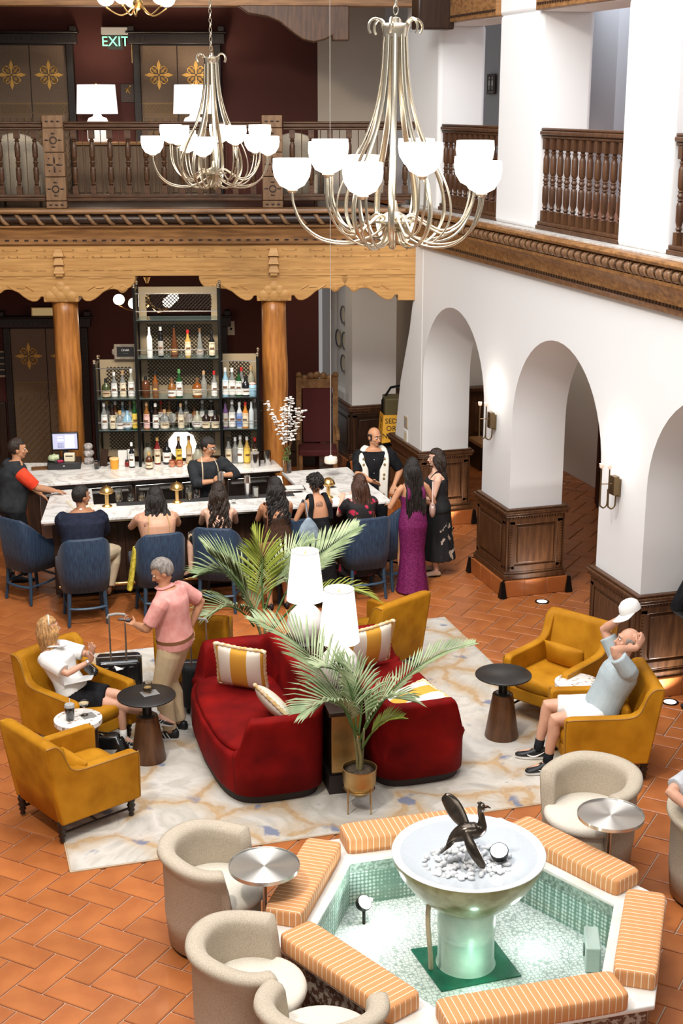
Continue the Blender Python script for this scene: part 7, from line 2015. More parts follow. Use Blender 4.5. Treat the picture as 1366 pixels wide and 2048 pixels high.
    def long_hair(s, key, length=.34, wave=.0, spread=.10, n=40, r=.019, front=False, puff=1.08, curl=0):
        s.cap_hair(key, 'short', puff, .006, .066)
        h = s.t.children[-3] if False else [c for c in s.t.children if c.name.split('.')[0] == 'hair'][-1]
        m = M(); k = s.k
        for i in range(n):
            u = i/(n-1)*2-1
            a = u*(2.35 if front else 1.95)
            lay = rnd.random()
            sx, sy = math.sin(a), -math.cos(a)
            st_ = s.hp(sx*.072, sy*.088-.012, .06-.05*lay)
            o1 = s.hp(sx*(.094+.012*lay), sy*(.112+.01*lay)-.012, -.02-.03*lay)
            L_ = length*rnd.uniform(.86, 1.06)
            back = s.neck - s.fw*(.085+.035*lay)*k + s.rt*(u*spread + rnd.uniform(-.012,.012)) + (s.fw*.10*abs(u)**3 if front else Vector((0,0,0)))
            e = back - s.up*.35*(L_) - Vector((0,0,.65*L_)) - s.fw*.02
            mid = o1.lerp(back, .55) - Vector((0,0,.05))
            pts = smooth_path([st_, o1, mid, back.lerp(e, .5), e], 6)
            if wave:
                ph = rnd.random()*6.28
                for j in range(6, len(pts)):
                    w_ = wave*min(1, (j-5)/8); pts[j] = pts[j] + s.rt*w_*math.sin(ph+j*(.75+curl)) + s.fw*w_*math.cos(ph+j*(.75+curl))*.6
            N_ = len(pts)
            m.tube(pts, [r*k*(.75+.25*math.sin(PI*min(1, j/(N_*.6)))) * (1 if j < N_-4 else (N_-j)/4.5) for j in range(N_)], 6, .7)
        obj('lock', m, hair_mat(key), h, smooth='all', kind='stuff')
        return h

def T(c, c2=None, sc=10, **k): return mat('cloth_%d_%d_%d_%s' % (c[0]*999, c[1]*999, c[2]*999, sc), c, .85, col2=c2, scale=sc, spec=.15, **k)
BLACKC = T((.006,.006,.007), (.013,.013,.015), 12)
denim_black = BLACKC

# 1 man in pink polo
p = Person('man in a pink polo and khaki trousers standing on the rug, head bowed', (2.10,12.13), 148, 1.76, 'm', 'tan', lean=3, bulk=1.1,
           hands={'L': (-.10,.34,1.10), 'R': (.27,-.06,.99)}, elbow={'L': (-.8,-.3,-.6), 'R': (.9,-.7,0)}, head_yaw=22, head_pitch=-28, neck_fwd=.05,
           feet={'R': (.11,.02,.085), 'L': (-.10,.03,.085)}, z0=RZ)
p.body({'L': dict(hdir=(.3,1,.1), palm=(0,.2,1), grip=.8), 'R': dict(grip=.6)})
pinkc = T((.60,.25,.22), (.68,.33,.29), 14)
sh = p.shirt('polo_shirt', pinkc, .85, -.04, .517, .022, .026)
obj('collar', M().tube(smooth_path([p.neck+p.fw*.075+p.up*.0, p.neck+p.rt*.075+p.up*.012, p.neck-p.fw*.07+p.up*.03, p.neck-p.rt*.075+p.up*.012, p.neck+p.fw*.075], 4), [(.012,.03)]*17, 8, up=p.up), pinkc, p.t, smooth='all')
khaki = T((.50,.37,.22), (.57,.44,.28), 8)
p.trousers('trousers', khaki, 1.97, .022, .07, .006)
obj('belt', M().loft([[q for q in r] for r in p.torso_rings(.035, .065, .024)][:17:8]), T((.16,.07,.03)), p.t)
obj('back_pocket', M().tube([p.back_pt(.0,.10,.012), p.back_pt(-.0,.03,.016)], .005, 5), T((.38,.27,.16)), p.t)
shoe_b = mat('shoe_black', (.012,.012,.013), .5); shoe_w = mat('shoe_white', (.72,.70,.66), .5)
p.shoes(shoe_b, shoe_w, 1.0, None, shoe_w); p.cap_hair('grey', 'short', 1.06)
ph = thing('phone', 'phone held in the hand of the man in pink', 'phone', (0,0,0)); ph.location = p.t.matrix_basis @ (p.W['L'] + Vector((.02,.11,.03))); ph.rotation_euler = (0,0,p.t.rotation_euler.z)
obj('case', M().box(-.03,.03,-.06,.06,-.004,.004), iron, ph, bevel=.003); obj('screen', M().box(-.027,.027,-.055,.055,.004,.005), mat('phone_screen', (.1,.1,.12), .1), ph)

# 2 man in dark hooded vest with orange-red sleeves
p = Person('man in a dark hooded vest with red sleeves leaning on the bar end', (1.02,17.22), 8, 1.82, 'm', 'tan', lean=8, bulk=1.2,
           hands={'R': (.18,.50,1.13), 'L': (-.2,.42,1.0)}, elbow={'R': (.6,-.6,-.2)}, head_yaw=-8, head_pitch=-6)
p.body({'R': dict(hdir=(-.1,1,-.2), palm=(0,0,-1), grip=.25)})
p.shirt('red_shirt', T((.62,.045,.018), (.70,.07,.03), 9), .92, -.05, .46, .016, .028)
vest = T((.022,.024,.027), (.035,.037,.04), 12)
def hood(m): m.tube(smooth_path([p.neck+p.rt*.10+p.fw*.03+p.up*.0, p.neck+p.rt*.09-p.fw*.07-p.up*.01, p.neck-p.fw*.13-p.up*.04, p.neck-p.rt*.09-p.fw*.07-p.up*.01, p.neck-p.rt*.10+p.fw*.03], 5), .042, 10)
p.shirt('hooded_vest', vest, .14, -.12, .50, .034, .03, hood)
p.trousers('shorts', BLACKC, .95, .035, .02, .02); p.shoes(shoe_b, iron); p.cap_hair('darkbrown', 'short', 1.07)

# 3 navy suit man on the stool
def seat_feet(q=.25, z=.29): return {'R': (.12,q+.22,z), 'L': (-.12,q+.22,z)}
SEAT = .70
BARH = {'R': (.10,.38,1.11), 'L': (-.10,.38,1.11)}; BARE = {'R': (.55,-.55,-.9), 'L': (-.55,-.55,-.9)}
p = Person('man in a navy suit jacket on a stool at the bar, looking to his side', (1.68,15.53), 84, 1.78, 'm', 'brown', pelvis=(0,-.02,SEAT+.055), lean=12, bulk=1.32,
           hands={'R': (.14,.40,1.12), 'L': (-.10,.42,1.12)}, elbow=BARE, feet={'R': (.27,.22,.30), 'L': (-.12,.45,.29)}, knee={'R': (.6,.8,.2)}, head_yaw=-58, head_pitch=-4)
p.body()
p.shirt('suit_jacket', T((.012,.015,.028), (.018,.022,.04), 20), 1.93, -.13, .50, .026, .024)
obj('shirt_collar', M().tube([p.neck+p.rt*.06, p.neck-p.fw*.06+p.up*.02, p.neck-p.rt*.06], .014, 8), cmat('white'), p.t, smooth='all')
p.trousers('trousers', T((.42,.33,.22), (.5,.4,.28), 7), 1.96, .028, .0, .004); p.shoes(cmat('brown'), iron); p.cap_hair('black', 'short', 1.06)

# 4 woman in yellow top, bare back
p = Person('woman with wavy black hair and bare back in a yellow top on a bar stool', (2.53,15.47), 88, 1.70, 'f', 'fair', pelvis=(0,-.02,SEAT+.03), lean=12, bulk=1.5,
           hands=BARH, elbow={'R': (1,-.35,-.8), 'L': (-1,-.35,-.8)}, feet=seat_feet(), head_yaw=-12, head_pitch=-10)
p.body()
yel = T((.42,.33,.03), (.62,.52,.08), 26, lo=.45, hi=.55)
m = M(); m.loft(p.torso_rings(-.10, .20, .018)); 
for q in 'RL': p.leg(m, q, 1.05, .022)
m.loft([[Vector((-.36+.022*i+.035*math.sin(a), -.10+.07*math.cos(a), z)) for a in [2*PI*j/10 for j in range(10)]] for i, z in enumerate((.36,.48,.60,.74,.86))])
p.cloth('yellow_dress', m, yel)
for sx in (-1, 1): p.strap('strap', [p.back_pt(.20, sx*.13, .02), p.back_pt(.34, sx*.12, .022), p.back_pt(.43, sx*.11, .012), p.P+p.up*.475+p.rt*sx*.10], mat('strap_gold', (.5,.35,.1), .4), .004)
p.shoes(shoe_b, iron); p.long_hair('black', .27, .016, .13, 54, .025, puff=1.17)
obj('tattoo', M().ball(p.back_pt(.37, -.13, -.012), .035, .006, .035, 12, 8), mat('tattoo_ink', (.33,.16,.11), .6, col2=(.50,.27,.18), scale=60), p.t, smooth='all')

# 5 woman in black floral dress with crossed straps
p = Person('woman with long dark wavy hair in a strappy black floral dress on a bar stool', (3.25,15.5), 80, 1.69, 'f', 'pale', pelvis=(0,-.03,SEAT+.03), lean=8, bulk=1.08,
           hands=BARH, elbow=BARE, feet={'R': (.0,.42,.34), 'L': (-.34,.16,.42)}, knee={'L': (-.7,1,.3)}, head_yaw=-6, head_pitch=-8)
p.foot_dir = {'L': (-.8,.5,-.35)}
p.body()
floral = mat('floral_black', (.010,.010,.011), .8, col2=(.50,.36,.22), scale=13, lo=.60, hi=.63)
m = M(); m.loft(p.torso_rings(-.10, .24, .014))
for q in 'RL': p.leg(m, q, 1.0, .02)
m.loft([[Vector((-.16+.05*math.sin(a)-.01*i, .02+.09*math.cos(a), z)) for a in [2*PI*j/10 for j in range(10)]] for i, z in enumerate((.78,.66,.52,.38,.26))])
p.cloth('floral_dress', m, floral)
for sx in (-1, 1): p.strap('strap', [p.back_pt(.22, sx*.11, .02), p.back_pt(.33, 0, .022), p.back_pt(.42, -sx*.09, .012), p.P+p.up*.465-p.rt*sx*.10], BLACKC, .005)
p.shoes(shoe_b, iron, .9); p.long_hair('darkbrown', .32, .020, .10, 48, .021, puff=1.14)

# 6 woman in brown dress
p = Person('woman with curly dark hair in a brown strap dress at the bar', (3.88,15.24), 90, 1.60, 'f', 'tan', lean=5, bulk=1.16,
           hands={'R': (.10,.40,1.09), 'L': (-.10,.40,1.09)}, elbow=BARE, head_yaw=10, head_pitch=-12)
p.body()
brown_d = T((.035,.016,.010), (.055,.027,.017), 30)
m = M(); m.loft(p.torso_rings(-.10, .30, .014)); m.loft(p.skirt_rings([(.40,.24,.20,.0),(.55,.225,.185,.0),(.70,.205,.16,.0),(.82,.185,.14,-.01),(.95,.15,.11,0)], wave=.05))
for q in 'RL': p.leg(m, q, 1.0, .03)
p.cloth('brown_dress', m, brown_d)
for sx in (-1, 1): p.strap('strap', [p.back_pt(.30, sx*.10, .012), p.back_pt(.40, sx*.105, .012), p.back_pt(.46, sx*.10, -.02), p.P+p.up*.475+p.rt*sx*.10+p.fw*.02], BLACKC, .004)
p.shoes(shoe_b, iron, .9); p.long_hair('black', .27, .026, .11, 54, .021, puff=1.15, curl=.25)
tanb = T((.14,.055,.03), (.19,.08,.045), 20)
bgx = thing('shoulder_bag', 'brown leather shoulder bag hanging beside the woman in the brown dress', 'bag', (3.70,15.02,.74), .1)
obj('pouch', M().box(-.11,.11,-.045,.045,0,.15), tanb, bgx, bevel=.02); obj('flap', M().box(-.112,.112,-.052,-.04,.06,.155), tanb, bgx, bevel=.008)
obj('strap', M().tube(smooth_path([(-.09,0,.14),(.0,.0,.33),(.04,.10,.48),(.05,.20,.565),(.05,.28,.45)], 4), [(.014,.004)]*17, 6), tanb, bgx, smooth='all')

# 7 curly haired woman in black with back tattoo
p = Person('woman with short curly black hair in an open backed black top at the bar', (4.37,15.24), 92, 1.60, 'f', 'tan', lean=6, bulk=1.08,
           hands={'R': (.12,.42,1.09), 'L': (-.24,.30,.98)}, elbow=BARE, head_yaw=34, head_pitch=-22)
p.body()
m = M(); m.loft(p.torso_rings(-.10, .25, .014)); m.loft(p.skirt_rings([(.12,.24,.20,.0),(.5,.205,.17,.0),(.82,.178,.138,-.01),(.95,.145,.11,0)], wave=.04))
for q in 'RL': p.leg(m, q, 1.0, .03)
p.cloth('black_top', m, BLACKC)
for sx in (-1, 1): obj('shoulder_strap', M().tube(smooth_path([p.back_pt(.22, sx*.13, .01), p.back_pt(.34, sx*.12, .014), p.back_pt(.44, sx*.10, .006), p.P+p.up*.50+p.rt*sx*.085, p.P+p.up*.40+p.rt*sx*.09+p.fw*.12], 4), [(.030,.008)]*17, 8, up=p.rt), BLACKC, p.t, smooth='all')
obj('tattoo', M().ball(p.back_pt(.41, 0, -.022), .045, .014, .05, 12, 8), mat('tattoo_ink2', (.16,.10,.08), .6, col2=(.44,.22,.13), scale=55), p.t, smooth='all')
hh = p.cap_hair('black', 'short', 1.16, .016, .04)
cu = M()
for i in range(150):
    a = rnd.random()*2*PI; z = rnd.uniform(-.09, .125); y = math.sin(a); 
    if y > .35 and z < .05: continue
    rr = math.sqrt(max(.05, 1-((z-.03)/.13)**2)); c = p.hp(.092*rr*math.cos(a), .112*rr*y-.015, z)
    cu.tube([c + Vector((.014*math.cos(b+a), .014*math.sin(b+a), .006*b-.012)) for b in [q*.9 for q in range(6)]], .007, 5)
obj('curl', cu, hair_mat('black'), hh, smooth='all', kind='stuff'); p.shoes(shoe_b, iron, .9)
bl_f = T((.17,.22,.27), (.25,.31,.36), 18)
fb = thing('fringed_bag', 'pale blue suede shoulder bag with long fringe on the curly haired woman', 'bag', (4.19,15.03,.87), .1)
rg = []
for z, w in ((0,.06),(.04,.115),(.12,.125),(.19,.09),(.25,.04),(.27,.02)): rg.append([(w*math.cos(2*PI*q/20), .055*min(1, w/.1)*math.sin(2*PI*q/20), z) for q in range(20)])
obj('pouch', M().loft(rg), bl_f, fb, smooth='all')
fr_ = M()
for i in range(38):
    x = -.12+.24*i/37; z0_ = .16*math.sqrt(max(.05, 1-(x/.13)**2)); fr_.tube([(x*.9,-.058,z0_),(x,-.068,z0_-.08),(x*1.05,-.06,z0_-.17-rnd.random()*.03)], .004, 4)
obj('fringe', fr_, bl_f, fb, kind='stuff')
obj('strap', M().tube(smooth_path([(.0,0,.26),(.0,.05,.35),(.02,.13,.415),(.02,.21,.42),(.02,.27,.34)], 4), [(.016,.005)]*17, 6), bl_f, fb, smooth='all')

# 8 woman in black and red floral top
p = Person('woman with straight brown hair in a red and black floral dress at the bar', (4.95,15.40), 95, 1.67, 'f', 'pale', pelvis=(0,-.02,SEAT+.03), lean=6, bulk=1.14,
           hands=BARH, elbow=BARE, feet=seat_feet(), head_yaw=-10, head_pitch=-6)
p.body()
redfl = mat('floral_red', (.010,.008,.009), .8, col2=(.45,.02,.06), scale=11, lo=.57, hi=.60)
def skx(m):
    m.loft(p.skirt_rings([(.28,.27,.22,.1),(.5,.25,.22,.06),(.7,.2,.17,.0),(.86,.165,.125,-.01)], wave=.05))
    for q in 'RL': p.leg(m, q, 1.0, .03)
p.shirt('floral_dress', redfl, .60, -.10, .475, .016, .024, skx); p.shoes(shoe_b, iron, .9); p.long_hair('brown', .34, .005, .11, 54, .021, puff=1.13)
obj('sunglasses', M().tube([p.hp(-.07,.05,.085), p.hp(-.03,.085,.09), p.hp(.03,.085,.09), p.hp(.07,.05,.085)], .010, 6), mat('sunglass', (.05,.02,.015), .2), p.t, smooth='all')

# 9 bartender
p = Person('bartender in a dark shirt and glasses shaking a drink behind the bar', (3.45,17.18), -84, 1.70, 'm', 'tan', lean=4, bulk=1.05,
           hands={'R': (-.02,.30,1.16), 'L': (-.10,.30,1.22)}, elbow={'R': (.9,.0,-.5), 'L': (-1,.1,-.35)}, head_yaw=48, head_pitch=-18)
p.body({'R': dict(hdir=(-.6,.6,.1), palm=(-.3,-.3,-.8), grip=.8), 'L': dict(hdir=(.8,.5,-.1), palm=(.1,-.2,-1), grip=.8)})
p.shirt('shirt', T((.016,.018,.021), (.028,.03,.034), 14), 1.35, -.10, .49, .022, .026)
p.trousers('trousers', BLACKC)
ap = T((.50,.38,.25), (.62,.55,.45), 30)
for sx in (-1, 1): obj('apron_strap', M().tube(smooth_path([p.neck+p.rt*sx*.065-p.fw*.03+p.up*.02, p.neck+p.rt*sx*.085+p.fw*.06-p.up*.02, p.P+p.up*.40+p.rt*sx*.10+p.fw*.155, p.P+p.up*.25+p.rt*sx*.10+p.fw*.16], 4), [(.014,.005)]*13, 6), ap, p.t, smooth='all')
obj('apron', M().loft([[q*1.0 + p.fw*.012 for q in r[2:11]] + [q*1.0 for q in reversed(r[2:11])] for r in p.torso_rings(-.05,.28,.03)]), BLACKC, p.t, smooth='all')
rg = M()
for sx in (-1, 1):
    c = [p.hp(sx*.034+.024*math.cos(b), .098-.004, .004+.021*math.sin(b)) for b in [2*PI*q/14 for q in range(15)]]; rg.tube(c, .0026, 5, cap=False); rg.tube([p.hp(sx*.058,.09,.008), p.hp(sx*.078,.0,.006)], .0025, 5)
rg.tube([p.hp(-.01,.098,.006), p.hp(.01,.098,.006)], .0025, 5)
obj('glasses', rg, steel, p.t, smooth='all'); p.shoes(shoe_b, iron); p.cap_hair('black', 'short', 1.08)
obj('beard', M().tube([p.hp(-.022,.088,-.052), p.hp(0,.096,-.05), p.hp(.022,.088,-.052)], .006, 6).tube([p.hp(-.02,.07,-.098), p.hp(0,.086,-.102), p.hp(.02,.07,-.098)], .014, 8), hair_mat('black'), p.t, smooth='all')
sh2 = thing('cocktail_shaker', 'silver cocktail shaker held in the hands of the bartender', 'shaker', p.t.matrix_basis @ Vector((-.06,.40,1.10)))
obj('tin', M().lathe([(.034,-.04),(.043,.10),(.044,.102)], 16), steel, sh2, smooth=True); obj('top_tin', M().lathe([(.043,.10),(.036,.20),(.03,.205),(0,.206)], 16), steel, sh2, smooth=True)

# 10 man with the white stole
p = Person('balding man in black with a long white patterned stole behind the bar end', (5.60,16.95), -104, 1.73, 'm', 'tan', lean=2, bulk=1.14,
           hands={'R': (.04,.34,1.06), 'L': (-.26,.20,.98)}, elbow={'R': (.9,-.3,-.5), 'L': (-.8,-.5,-.4)}, head_yaw=36, head_pitch=-8)
p.body({'R': dict(hdir=(-.7,.6,-.05), palm=(.2,.6,-.3), grip=.2)})
p.shirt('shirt', BLACKC, .92, -.12, .49, .022, .026); p.trousers('trousers', BLACKC)
stole = T((.66,.62,.55), (.72,.69,.62), 18)
for sx in (-1, 1):
    pts = smooth_path([p.neck+p.rt*sx*.07-p.fw*.05+p.up*.015, p.neck+p.rt*sx*.115+p.fw*.02-p.up*.015, p.P+p.up*.40+p.rt*sx*.135+p.fw*.135, p.P+p.up*.25+p.rt*sx*.13+p.fw*.165, p.P+p.up*.05+p.rt*sx*.12+p.fw*.19, p.P-p.up*.14+p.rt*sx*.12+p.fw*.20], 4)
    so = obj('stole_panel', M().tube(pts, [(.06,.008)]*len(pts), 8, up=p.rt), stole, p.t, smooth='all')
    em = M()
    for f in (.42,.5,.66,.74,.92): 
        c = pts[int(f*(len(pts)-1))]; em.ball(c+p.fw*.01, .016, .006, .02, 8, 6)
    obj('embroidery', em, T((.10,.09,.08), (.35,.22,.06), 60), so, smooth='all', kind='stuff')
bt_ = M()
for z in (.12,.22,.32,.40): bt_.ball(p.P+p.up*z+p.fw*.165, .006, n=6, m=4)
obj('button', bt_, cmat('white'), p.t, kind='stuff'); p.shoes(shoe_b, iron); p.cap_hair('darkbrown', 'bald', 1.035, .002)

# 11 woman in purple
p = Person('woman with long black hair in a long purple dress standing with her back to us', (5.58,15.38), 96, 1.68, 'f', 'tan', lean=0, bulk=1.0,
           hands={'L': (-.20,.22,1.05), 'R': (.20,.22,1.02)}, elbow={'L': (-.6,-.9,-.2), 'R': (.7,-.9,-.2)}, head_yaw=-8, head_pitch=-4)
p.body()
purp = mat('purple_velvet', (.085,.006,.048), .6, col2=(.19,.02,.105), scale=60, spec=.25)
m = M(); m.loft(p.torso_rings(-.02, .33, .012)); m.loft(p.skirt_rings([(.012,.205,.19,-.02),(.06,.195,.18,-.02),(.30,.165,.145,-.015),(.52,.155,.125,-.01),(.70,.170,.132,-.012),(.84,.186,.142,-.018),(.95,.172,.128,-.012),(1.06,.145,.105,.0),(1.12,.14,.10,.0)], wave=.035))
p.cloth('purple_dress', m, purp, .011)
for sx in (-1, 1): obj('strap', M().tube(smooth_path([p.back_pt(.30, sx*.10, .006), p.back_pt(.40, sx*.095, .008), p.P+p.up*.485+p.rt*sx*.085, p.P+p.up*.36+p.rt*sx*.09+p.fw*.11], 4), [(.02,.006)]*13, 8, up=p.rt), purp, p.t, smooth='all')
p.long_hair('black', .44, .008, .11, 56, .022, puff=1.13); p.shoes(shoe_b, iron, .85)
gl2 = thing('tumbler', 'clear drinking glass held by the woman in purple', 'glass', p.t.matrix_basis @ Vector((-.12,.30,1.03)), 0)
obj('glass', M().lathe([(.032,0),(.036,.01),(.036,.09),(.033,.09),(.03,.012),(0,.011)], 14), glass_clear, gl2, smooth=True); obj('drink', M().lathe([(.029,.013),(.031,.05),(0,.05)], 12), mat('pale_drink', (.75,.6,.35)), gl2, smooth=True)
hb2 = thing('handbag', 'pale pink half moon handbag on the arm of the woman in purple', 'handbag', (5.84,15.40,.94), R(70))
mo = M(); rg = []
for i in range(13):
    u = i/12*2-1; h = .15*math.sqrt(max(.02, 1-u*u)); rg.append([(u*.15, .04*math.cos(2*PI*q/12)*(1-.6*u*u), .13-h*.5+h*.62*math.sin(2*PI*q/12)) for q in range(12)])
blush = mat('blush_leather', (.62,.42,.36), .4, col2=(.68,.5,.44), scale=8)
obj('bag', mo.loft(rg), blush, hb2, smooth='all'); obj('strap', M().tube(smooth_path([(-.13,0,.15),(-.10,0,.30),(0,.0,.40),(.10,0,.30),(.13,0,.15)], 5), .009, 6), blush, hb2, smooth='all')

# 12 woman in black dress with flowers at the hem
p = Person('standing woman in a sleeveless black dress with white flowers at the hem', (6.10,15.90), 160, 1.64, 'f', 'pale', lean=0, bulk=1.2,
           hands={'L': (-.14,.28,1.0), 'R': (.16,.26,1.0)}, elbow={'L': (-.5,-.9,-.3), 'R': (.5,-.9,-.3)}, head_yaw=4, head_pitch=-4)
p.body()
fl_hem = mat('floral_hem', (.010,.010,.011), .8)
N, L, B = nodes(fl_hem)
tc = N.new('ShaderNodeTexCoord'); vo = N.new('ShaderNodeTexNoise'); vo.inputs['Scale'].default_value = 11; vo.inputs['Detail'].default_value = 3; L.new(tc.outputs['Object'], vo.inputs['Vector'])
c1_ = N.new('ShaderNodeValToRGB'); c1_.color_ramp.elements[0].position = .56; c1_.color_ramp.elements[1].position = .60; L.new(vo.outputs['Fac'], c1_.inputs[0])
sx_ = N.new('ShaderNodeSeparateXYZ'); L.new(tc.outputs['Object'], sx_.inputs[0]); lt = N.new('ShaderNodeMath'); lt.operation = 'LESS_THAN'; lt.inputs[1].default_value = .72; L.new(sx_.outputs[2], lt.inputs[0])
l2 = N.new('ShaderNodeMath'); l2.operation = 'LESS_THAN'; l2.inputs[1].default_value = -.03; L.new(sx_.outputs[1], l2.inputs[0])
mu = N.new('ShaderNodeMath'); mu.operation = 'MULTIPLY'; L.new(c1_.outputs[0], mu.inputs[0]); L.new(lt.outputs[0], mu.inputs[1]); mu2 = N.new('ShaderNodeMath'); mu2.operation = 'MULTIPLY'; L.new(mu.outputs[0], mu2.inputs[0]); L.new(l2.outputs[0], mu2.inputs[1])
mxr = N.new('ShaderNodeMix'); mxr.data_type = 'RGBA'; L.new(mu2.outputs[0], mxr.inputs[0]); mxr.inputs[6].default_value = (.010,.010,.011,1); mxr.inputs[7].default_value = (.55,.46,.38,1); L.new(mxr.outputs[2], B.inputs['Base Color'])
m = M(); m.loft(p.torso_rings(-.02, .42, .012)); m.loft(p.skirt_rings([(.22,.24,.22,-.02),(.45,.22,.19,-.015),(.70,.20,.165,-.012),(.86,.195,.15,-.014),(.98,.17,.125,-.008),(1.08,.15,.11,.0)], wave=.04))
p.cloth('black_dress', m, fl_hem, .011)
for sx in (-1, 1): obj('strap', M().tube(smooth_path([p.back_pt(.38, sx*.09, .006), p.P+p.up*.485+p.rt*sx*.085, p.P+p.up*.38+p.rt*sx*.09+p.fw*.11], 4), [(.024,.006)]*9, 8, up=p.rt), BLACKC, p.t, smooth='all')
p.long_hair('darkbrown', .40, .014, .10, 52, .021, puff=1.12); p.shoes(cmat('tan'), iron, .85)

# 13 blonde woman in the armchair
cB = CH['B']; 
p = Person('blonde woman in a white blouse seated in an armchair, hands raised', (1.13,12.25), -32, 1.66, 'f', 'fair', pelvis=(0,.06,.50), lean=-30, bulk=1.02,
           hands={'L': (-.02,.24,.90), 'R': (.06,.26,.86)}, elbow={'L': (-1,-.1,-.6), 'R': (.9,-.1,-.7)}, head_yaw=38, head_pitch=6, neck_fwd=.06,
           feet={'L': (-.05,.50,.09), 'R': (-.22,.80,.27)}, knee={'L': (-.15,1,1), 'R': (.1,.6,1.3)}, z0=RZ)
p.foot_dir = {'L': (-.1,1,0), 'R': (-.35,.8,-.25)}
p.body({'L': dict(hdir=(.45,.35,1), palm=(-.9,.3,.2), grip=.12, spread=.5), 'R': dict(hdir=(.5,.45,.9), palm=(.9,-.3,-.1), grip=.12, spread=.5)})
whiteb = T((.74,.72,.69), (.78,.77,.74), 8)
p.shirt('white_blouse', whiteb, .85, .02, .485, .024, .036)
obj('collar', M().tube(smooth_path([p.neck+p.fw*.10-p.up*.06, p.neck+p.rt*.065+p.fw*.02, p.neck-p.fw*.055+p.up*.02, p.neck-p.rt*.065+p.fw*.02, p.neck+p.fw*.10-p.up*.06], 4), [(.008,.026)]*17, 8, up=p.up), whiteb, p.t, smooth='all')
m = M(); m.loft(p.torso_rings(-.10, .05, .018))
for q in 'RL': p.leg(m, q, .70, .026)
p.cloth('black_skirt', m, BLACKC)
p.shoes(shoe_b, shoe_w, .98, cmat('white'), shoe_w)
p.long_hair('blonde', .085, .005, .08, 50, .019, True, 1.10)
hbnd = obj('hair_clip', M().tube([p.hp(-.085,-.01,.06), p.hp(-.05,.0,.12), p.hp(0,.01,.138), p.hp(.05,.0,.12), p.hp(.085,-.01,.06)], .010, 6), mat('clip', (.5,.4,.22), .3, col2=(.75,.7,.6), scale=50), p.t, smooth='all')
for q in 'RL': obj('bracelet', M().tube([p.W[q]-(p.W[q]-p.E[q]).normalized()*.03 + v for v in []] or [p.W[q]-(p.W[q]-p.E[q]).normalized()*.035, p.W[q]-(p.W[q]-p.E[q]).normalized()*.02], .031, 12), steel, p.t, smooth=True)
Mx = p.t.matrix_basis
nt = thing('document', 'white paper folder on the lap of the blonde woman', 'document', Mx @ Vector((.06,.14,.66)), p.t.rotation_euler.z)
nt.rotation_euler = (R(12), R(-8), p.t.rotation_euler.z+.3); obj('sheets', M().box(-.10,.10,-.13,.13,0,.008), cmat('white'), nt, bevel=.002); obj('edge', M().box(-.10,.102,-.132,-.128,-.003,.009), T((.3,.03,.15)), nt)
pu = thing('handbag', 'small black patent purse on the lap of the blonde woman', 'handbag', Mx @ Vector((-.12,.16,.665)), p.t.rotation_euler.z+.9)
obj('purse', M().tube([(-.13,0,.03),(-.10,0,.035),(0,0,.04),(.10,0,.035),(.13,0,.03)], [.02,.042,.048,.042,.02], 12), pat, pu, smooth='all'); obj('zip', M().tube([(-.12,0,.075),(0,0,.088),(.12,0,.075)], .004, 5), steel, pu)

# 14 bald man in the armchair, hands behind the head, holding a cap
p = Person('bald man in a grey tee and white shorts leaning back in an armchair', (5.62,10.42), 168, 1.76, 'm', 'fair', pelvis=(0,.06,.52), lean=-28, bulk=1.08,
           hands={'L': (-.105,-.22,1.14), 'R': (.16,-.16,1.33)}, elbow={'L': (-.35,1,.15), 'R': (.8,.8,.3)}, head_yaw=-6, head_pitch=14, neck_fwd=.05,
           feet={'R': (.16,.55,.095), 'L': (-.12,.53,.095)}, knee={'R': (.25,1,1), 'L': (-.15,1,1)}, z0=RZ)
p.body({'L': dict(hdir=(.30,-.45,.55), palm=(.8,.5,-.1), grip=.35), 'R': dict(hdir=(-.1,-.3,1), palm=(0,-.8,0), grip=.9)})
p.shirt('grey_tee', T((.36,.42,.44), (.42,.48,.50), 10), .75, -.06, .49, .020, .028)
p.trousers('shorts', whiteb, .80, .030, .03, .02)
p.shoes(shoe_b, shoe_w, 1.02, BLACKC, None); p.cap_hair('grey', 'bald', 1.012, .001)
for q in 'RL':
    f = p.fdir(q); A = p.A[q]; sd = f.cross(Vector((0,0,1)))
    swp = M()
    for sg in (-1, 1): swp.tube(smooth_path([A-Vector((0,0,.045))+f*.10+sd*sg*.043, A-Vector((0,0,.065))+f*.05+sd*sg*.044, A-Vector((0,0,.05))-f*.0+sd*sg*.041, A-Vector((0,0,.015))-f*.06+sd*sg*.034], 3), [.003,.006,.008,.009,.009,.008,.007,.005,.003,.002], 5)
    obj('shoe_mark', swp, shoe_w, [c for c in p.t.children if c.name.split('.')[0] == 'shoe'][0 if q == 'R' else 1], kind='stuff')
cpp = thing('cap', 'white baseball cap held up by the bald man', 'cap', p.t.matrix_basis @ (p.W['R'] + Vector((-.02,-.06,.06))), p.t.rotation_euler.z)
cpp.rotation_euler = (R(-18), R(14), p.t.rotation_euler.z + R(20))
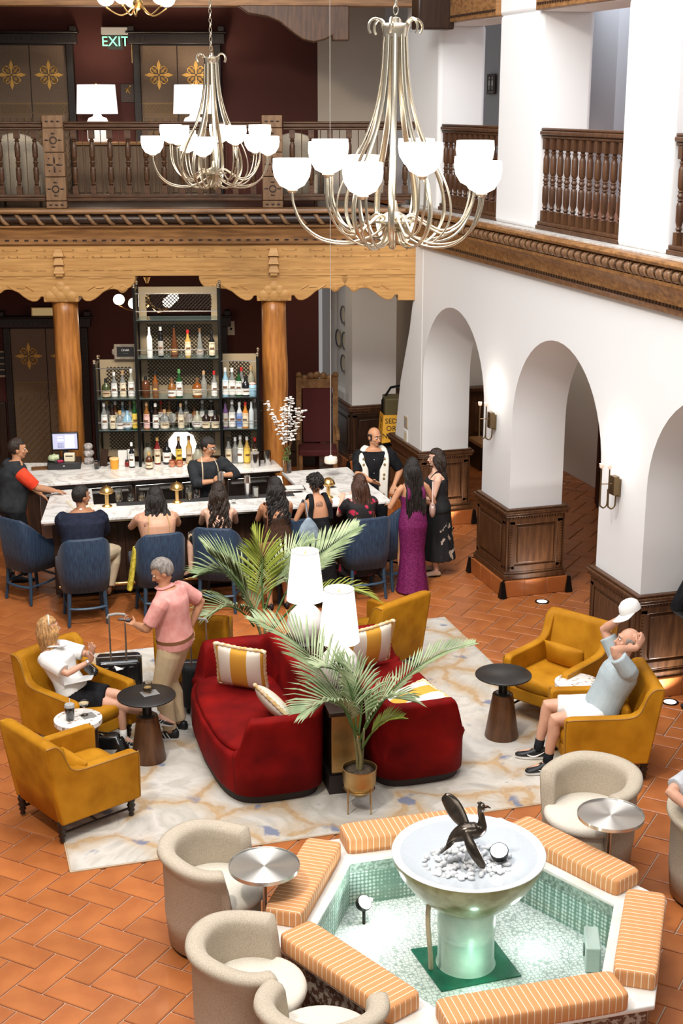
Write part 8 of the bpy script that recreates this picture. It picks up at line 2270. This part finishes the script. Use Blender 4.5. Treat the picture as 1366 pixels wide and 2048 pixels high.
capm = M(); capm.lathe([(.088,0),(.09,.03),(.08,.075),(.05,.105),(0,.115)], 24, cap=False); capm.v = [(x*.95, y*1.15, z) for x, y, z in capm.v]
obj('crown', capm, whiteb, cpp, smooth='all')
br_ = M(); n = 12; top = []; 
for i in range(n+1):
    a = PI*i/n; top.append([(.082*math.cos(a), .095*math.sin(a)*.9+.01, .004), (.088*math.cos(a), .10+.10*math.sin(a), -.006-.012*abs(math.cos(a)))])
vs = [q for r in top for q in r] + [(x, y, z-.004) for r in top for x, y, z in r]; k0 = 2*(n+1)
br_.add(vs, [(2*i, 2*i+1, 2*i+3, 2*i+2) for i in range(n)] + [(k0+2*i, k0+2*i+2, k0+2*i+3, k0+2*i+1) for i in range(n)] + [(2*i+1, k0+2*i+1, k0+2*i+3, 2*i+3) for i in range(n)])
obj('brim', br_, whiteb, cpp, smooth='all'); obj('button', M().ball((0,0,.115), .008, n=8, m=6), whiteb, cpp)

# 15 person cut off by the frame in the tub chair
p = Person('person in a grey tee mostly out of the frame, arm resting on a tub chair', (5.45,8.24), 262, 1.75, 'm', 'fair', pelvis=(0,.0,.50), lean=-8, bulk=1.1,
           hands={'R': (.30,.24,.80), 'L': (-.33,.22,.80)}, elbow={'R': (1,.0,.1), 'L': (-1,-.3,.1)}, feet={'R': (.02,.46,.085), 'L': (-.18,.46,.085)}, knee={'R': (.0,1,1), 'L': (-.1,1,1)})
p.body(); p.shirt('grey_tee', T((.42,.43,.45), (.5,.5,.52), 10), .8, -.05, .49, .02, .03); p.trousers('shorts', T((.22,.25,.31), (.28,.31,.37), 12), .9, .03, .03, .02); p.shoes(shoe_w, shoe_w); p.cap_hair('brown', 'short', 1.07)
# 16 dark figure in the near arch
p = Person('person in a black coat standing by the nearest pier, cut by the frame edge', (7.09,11.16), 85, 1.72, 'm', 'tan', lean=5, bulk=1.15,
           hands={'L': (-.17,.12,.98)}, elbow={'L': (-1,-.35,-.3)})
p.body(); p.shirt('black_coat', BLACKC, 1.9, -.35 if 0 else -.12, .50, .035, .03); p.trousers('trousers', BLACKC); p.shoes(shoe_b, iron); p.cap_hair('black', 'short', 1.07)
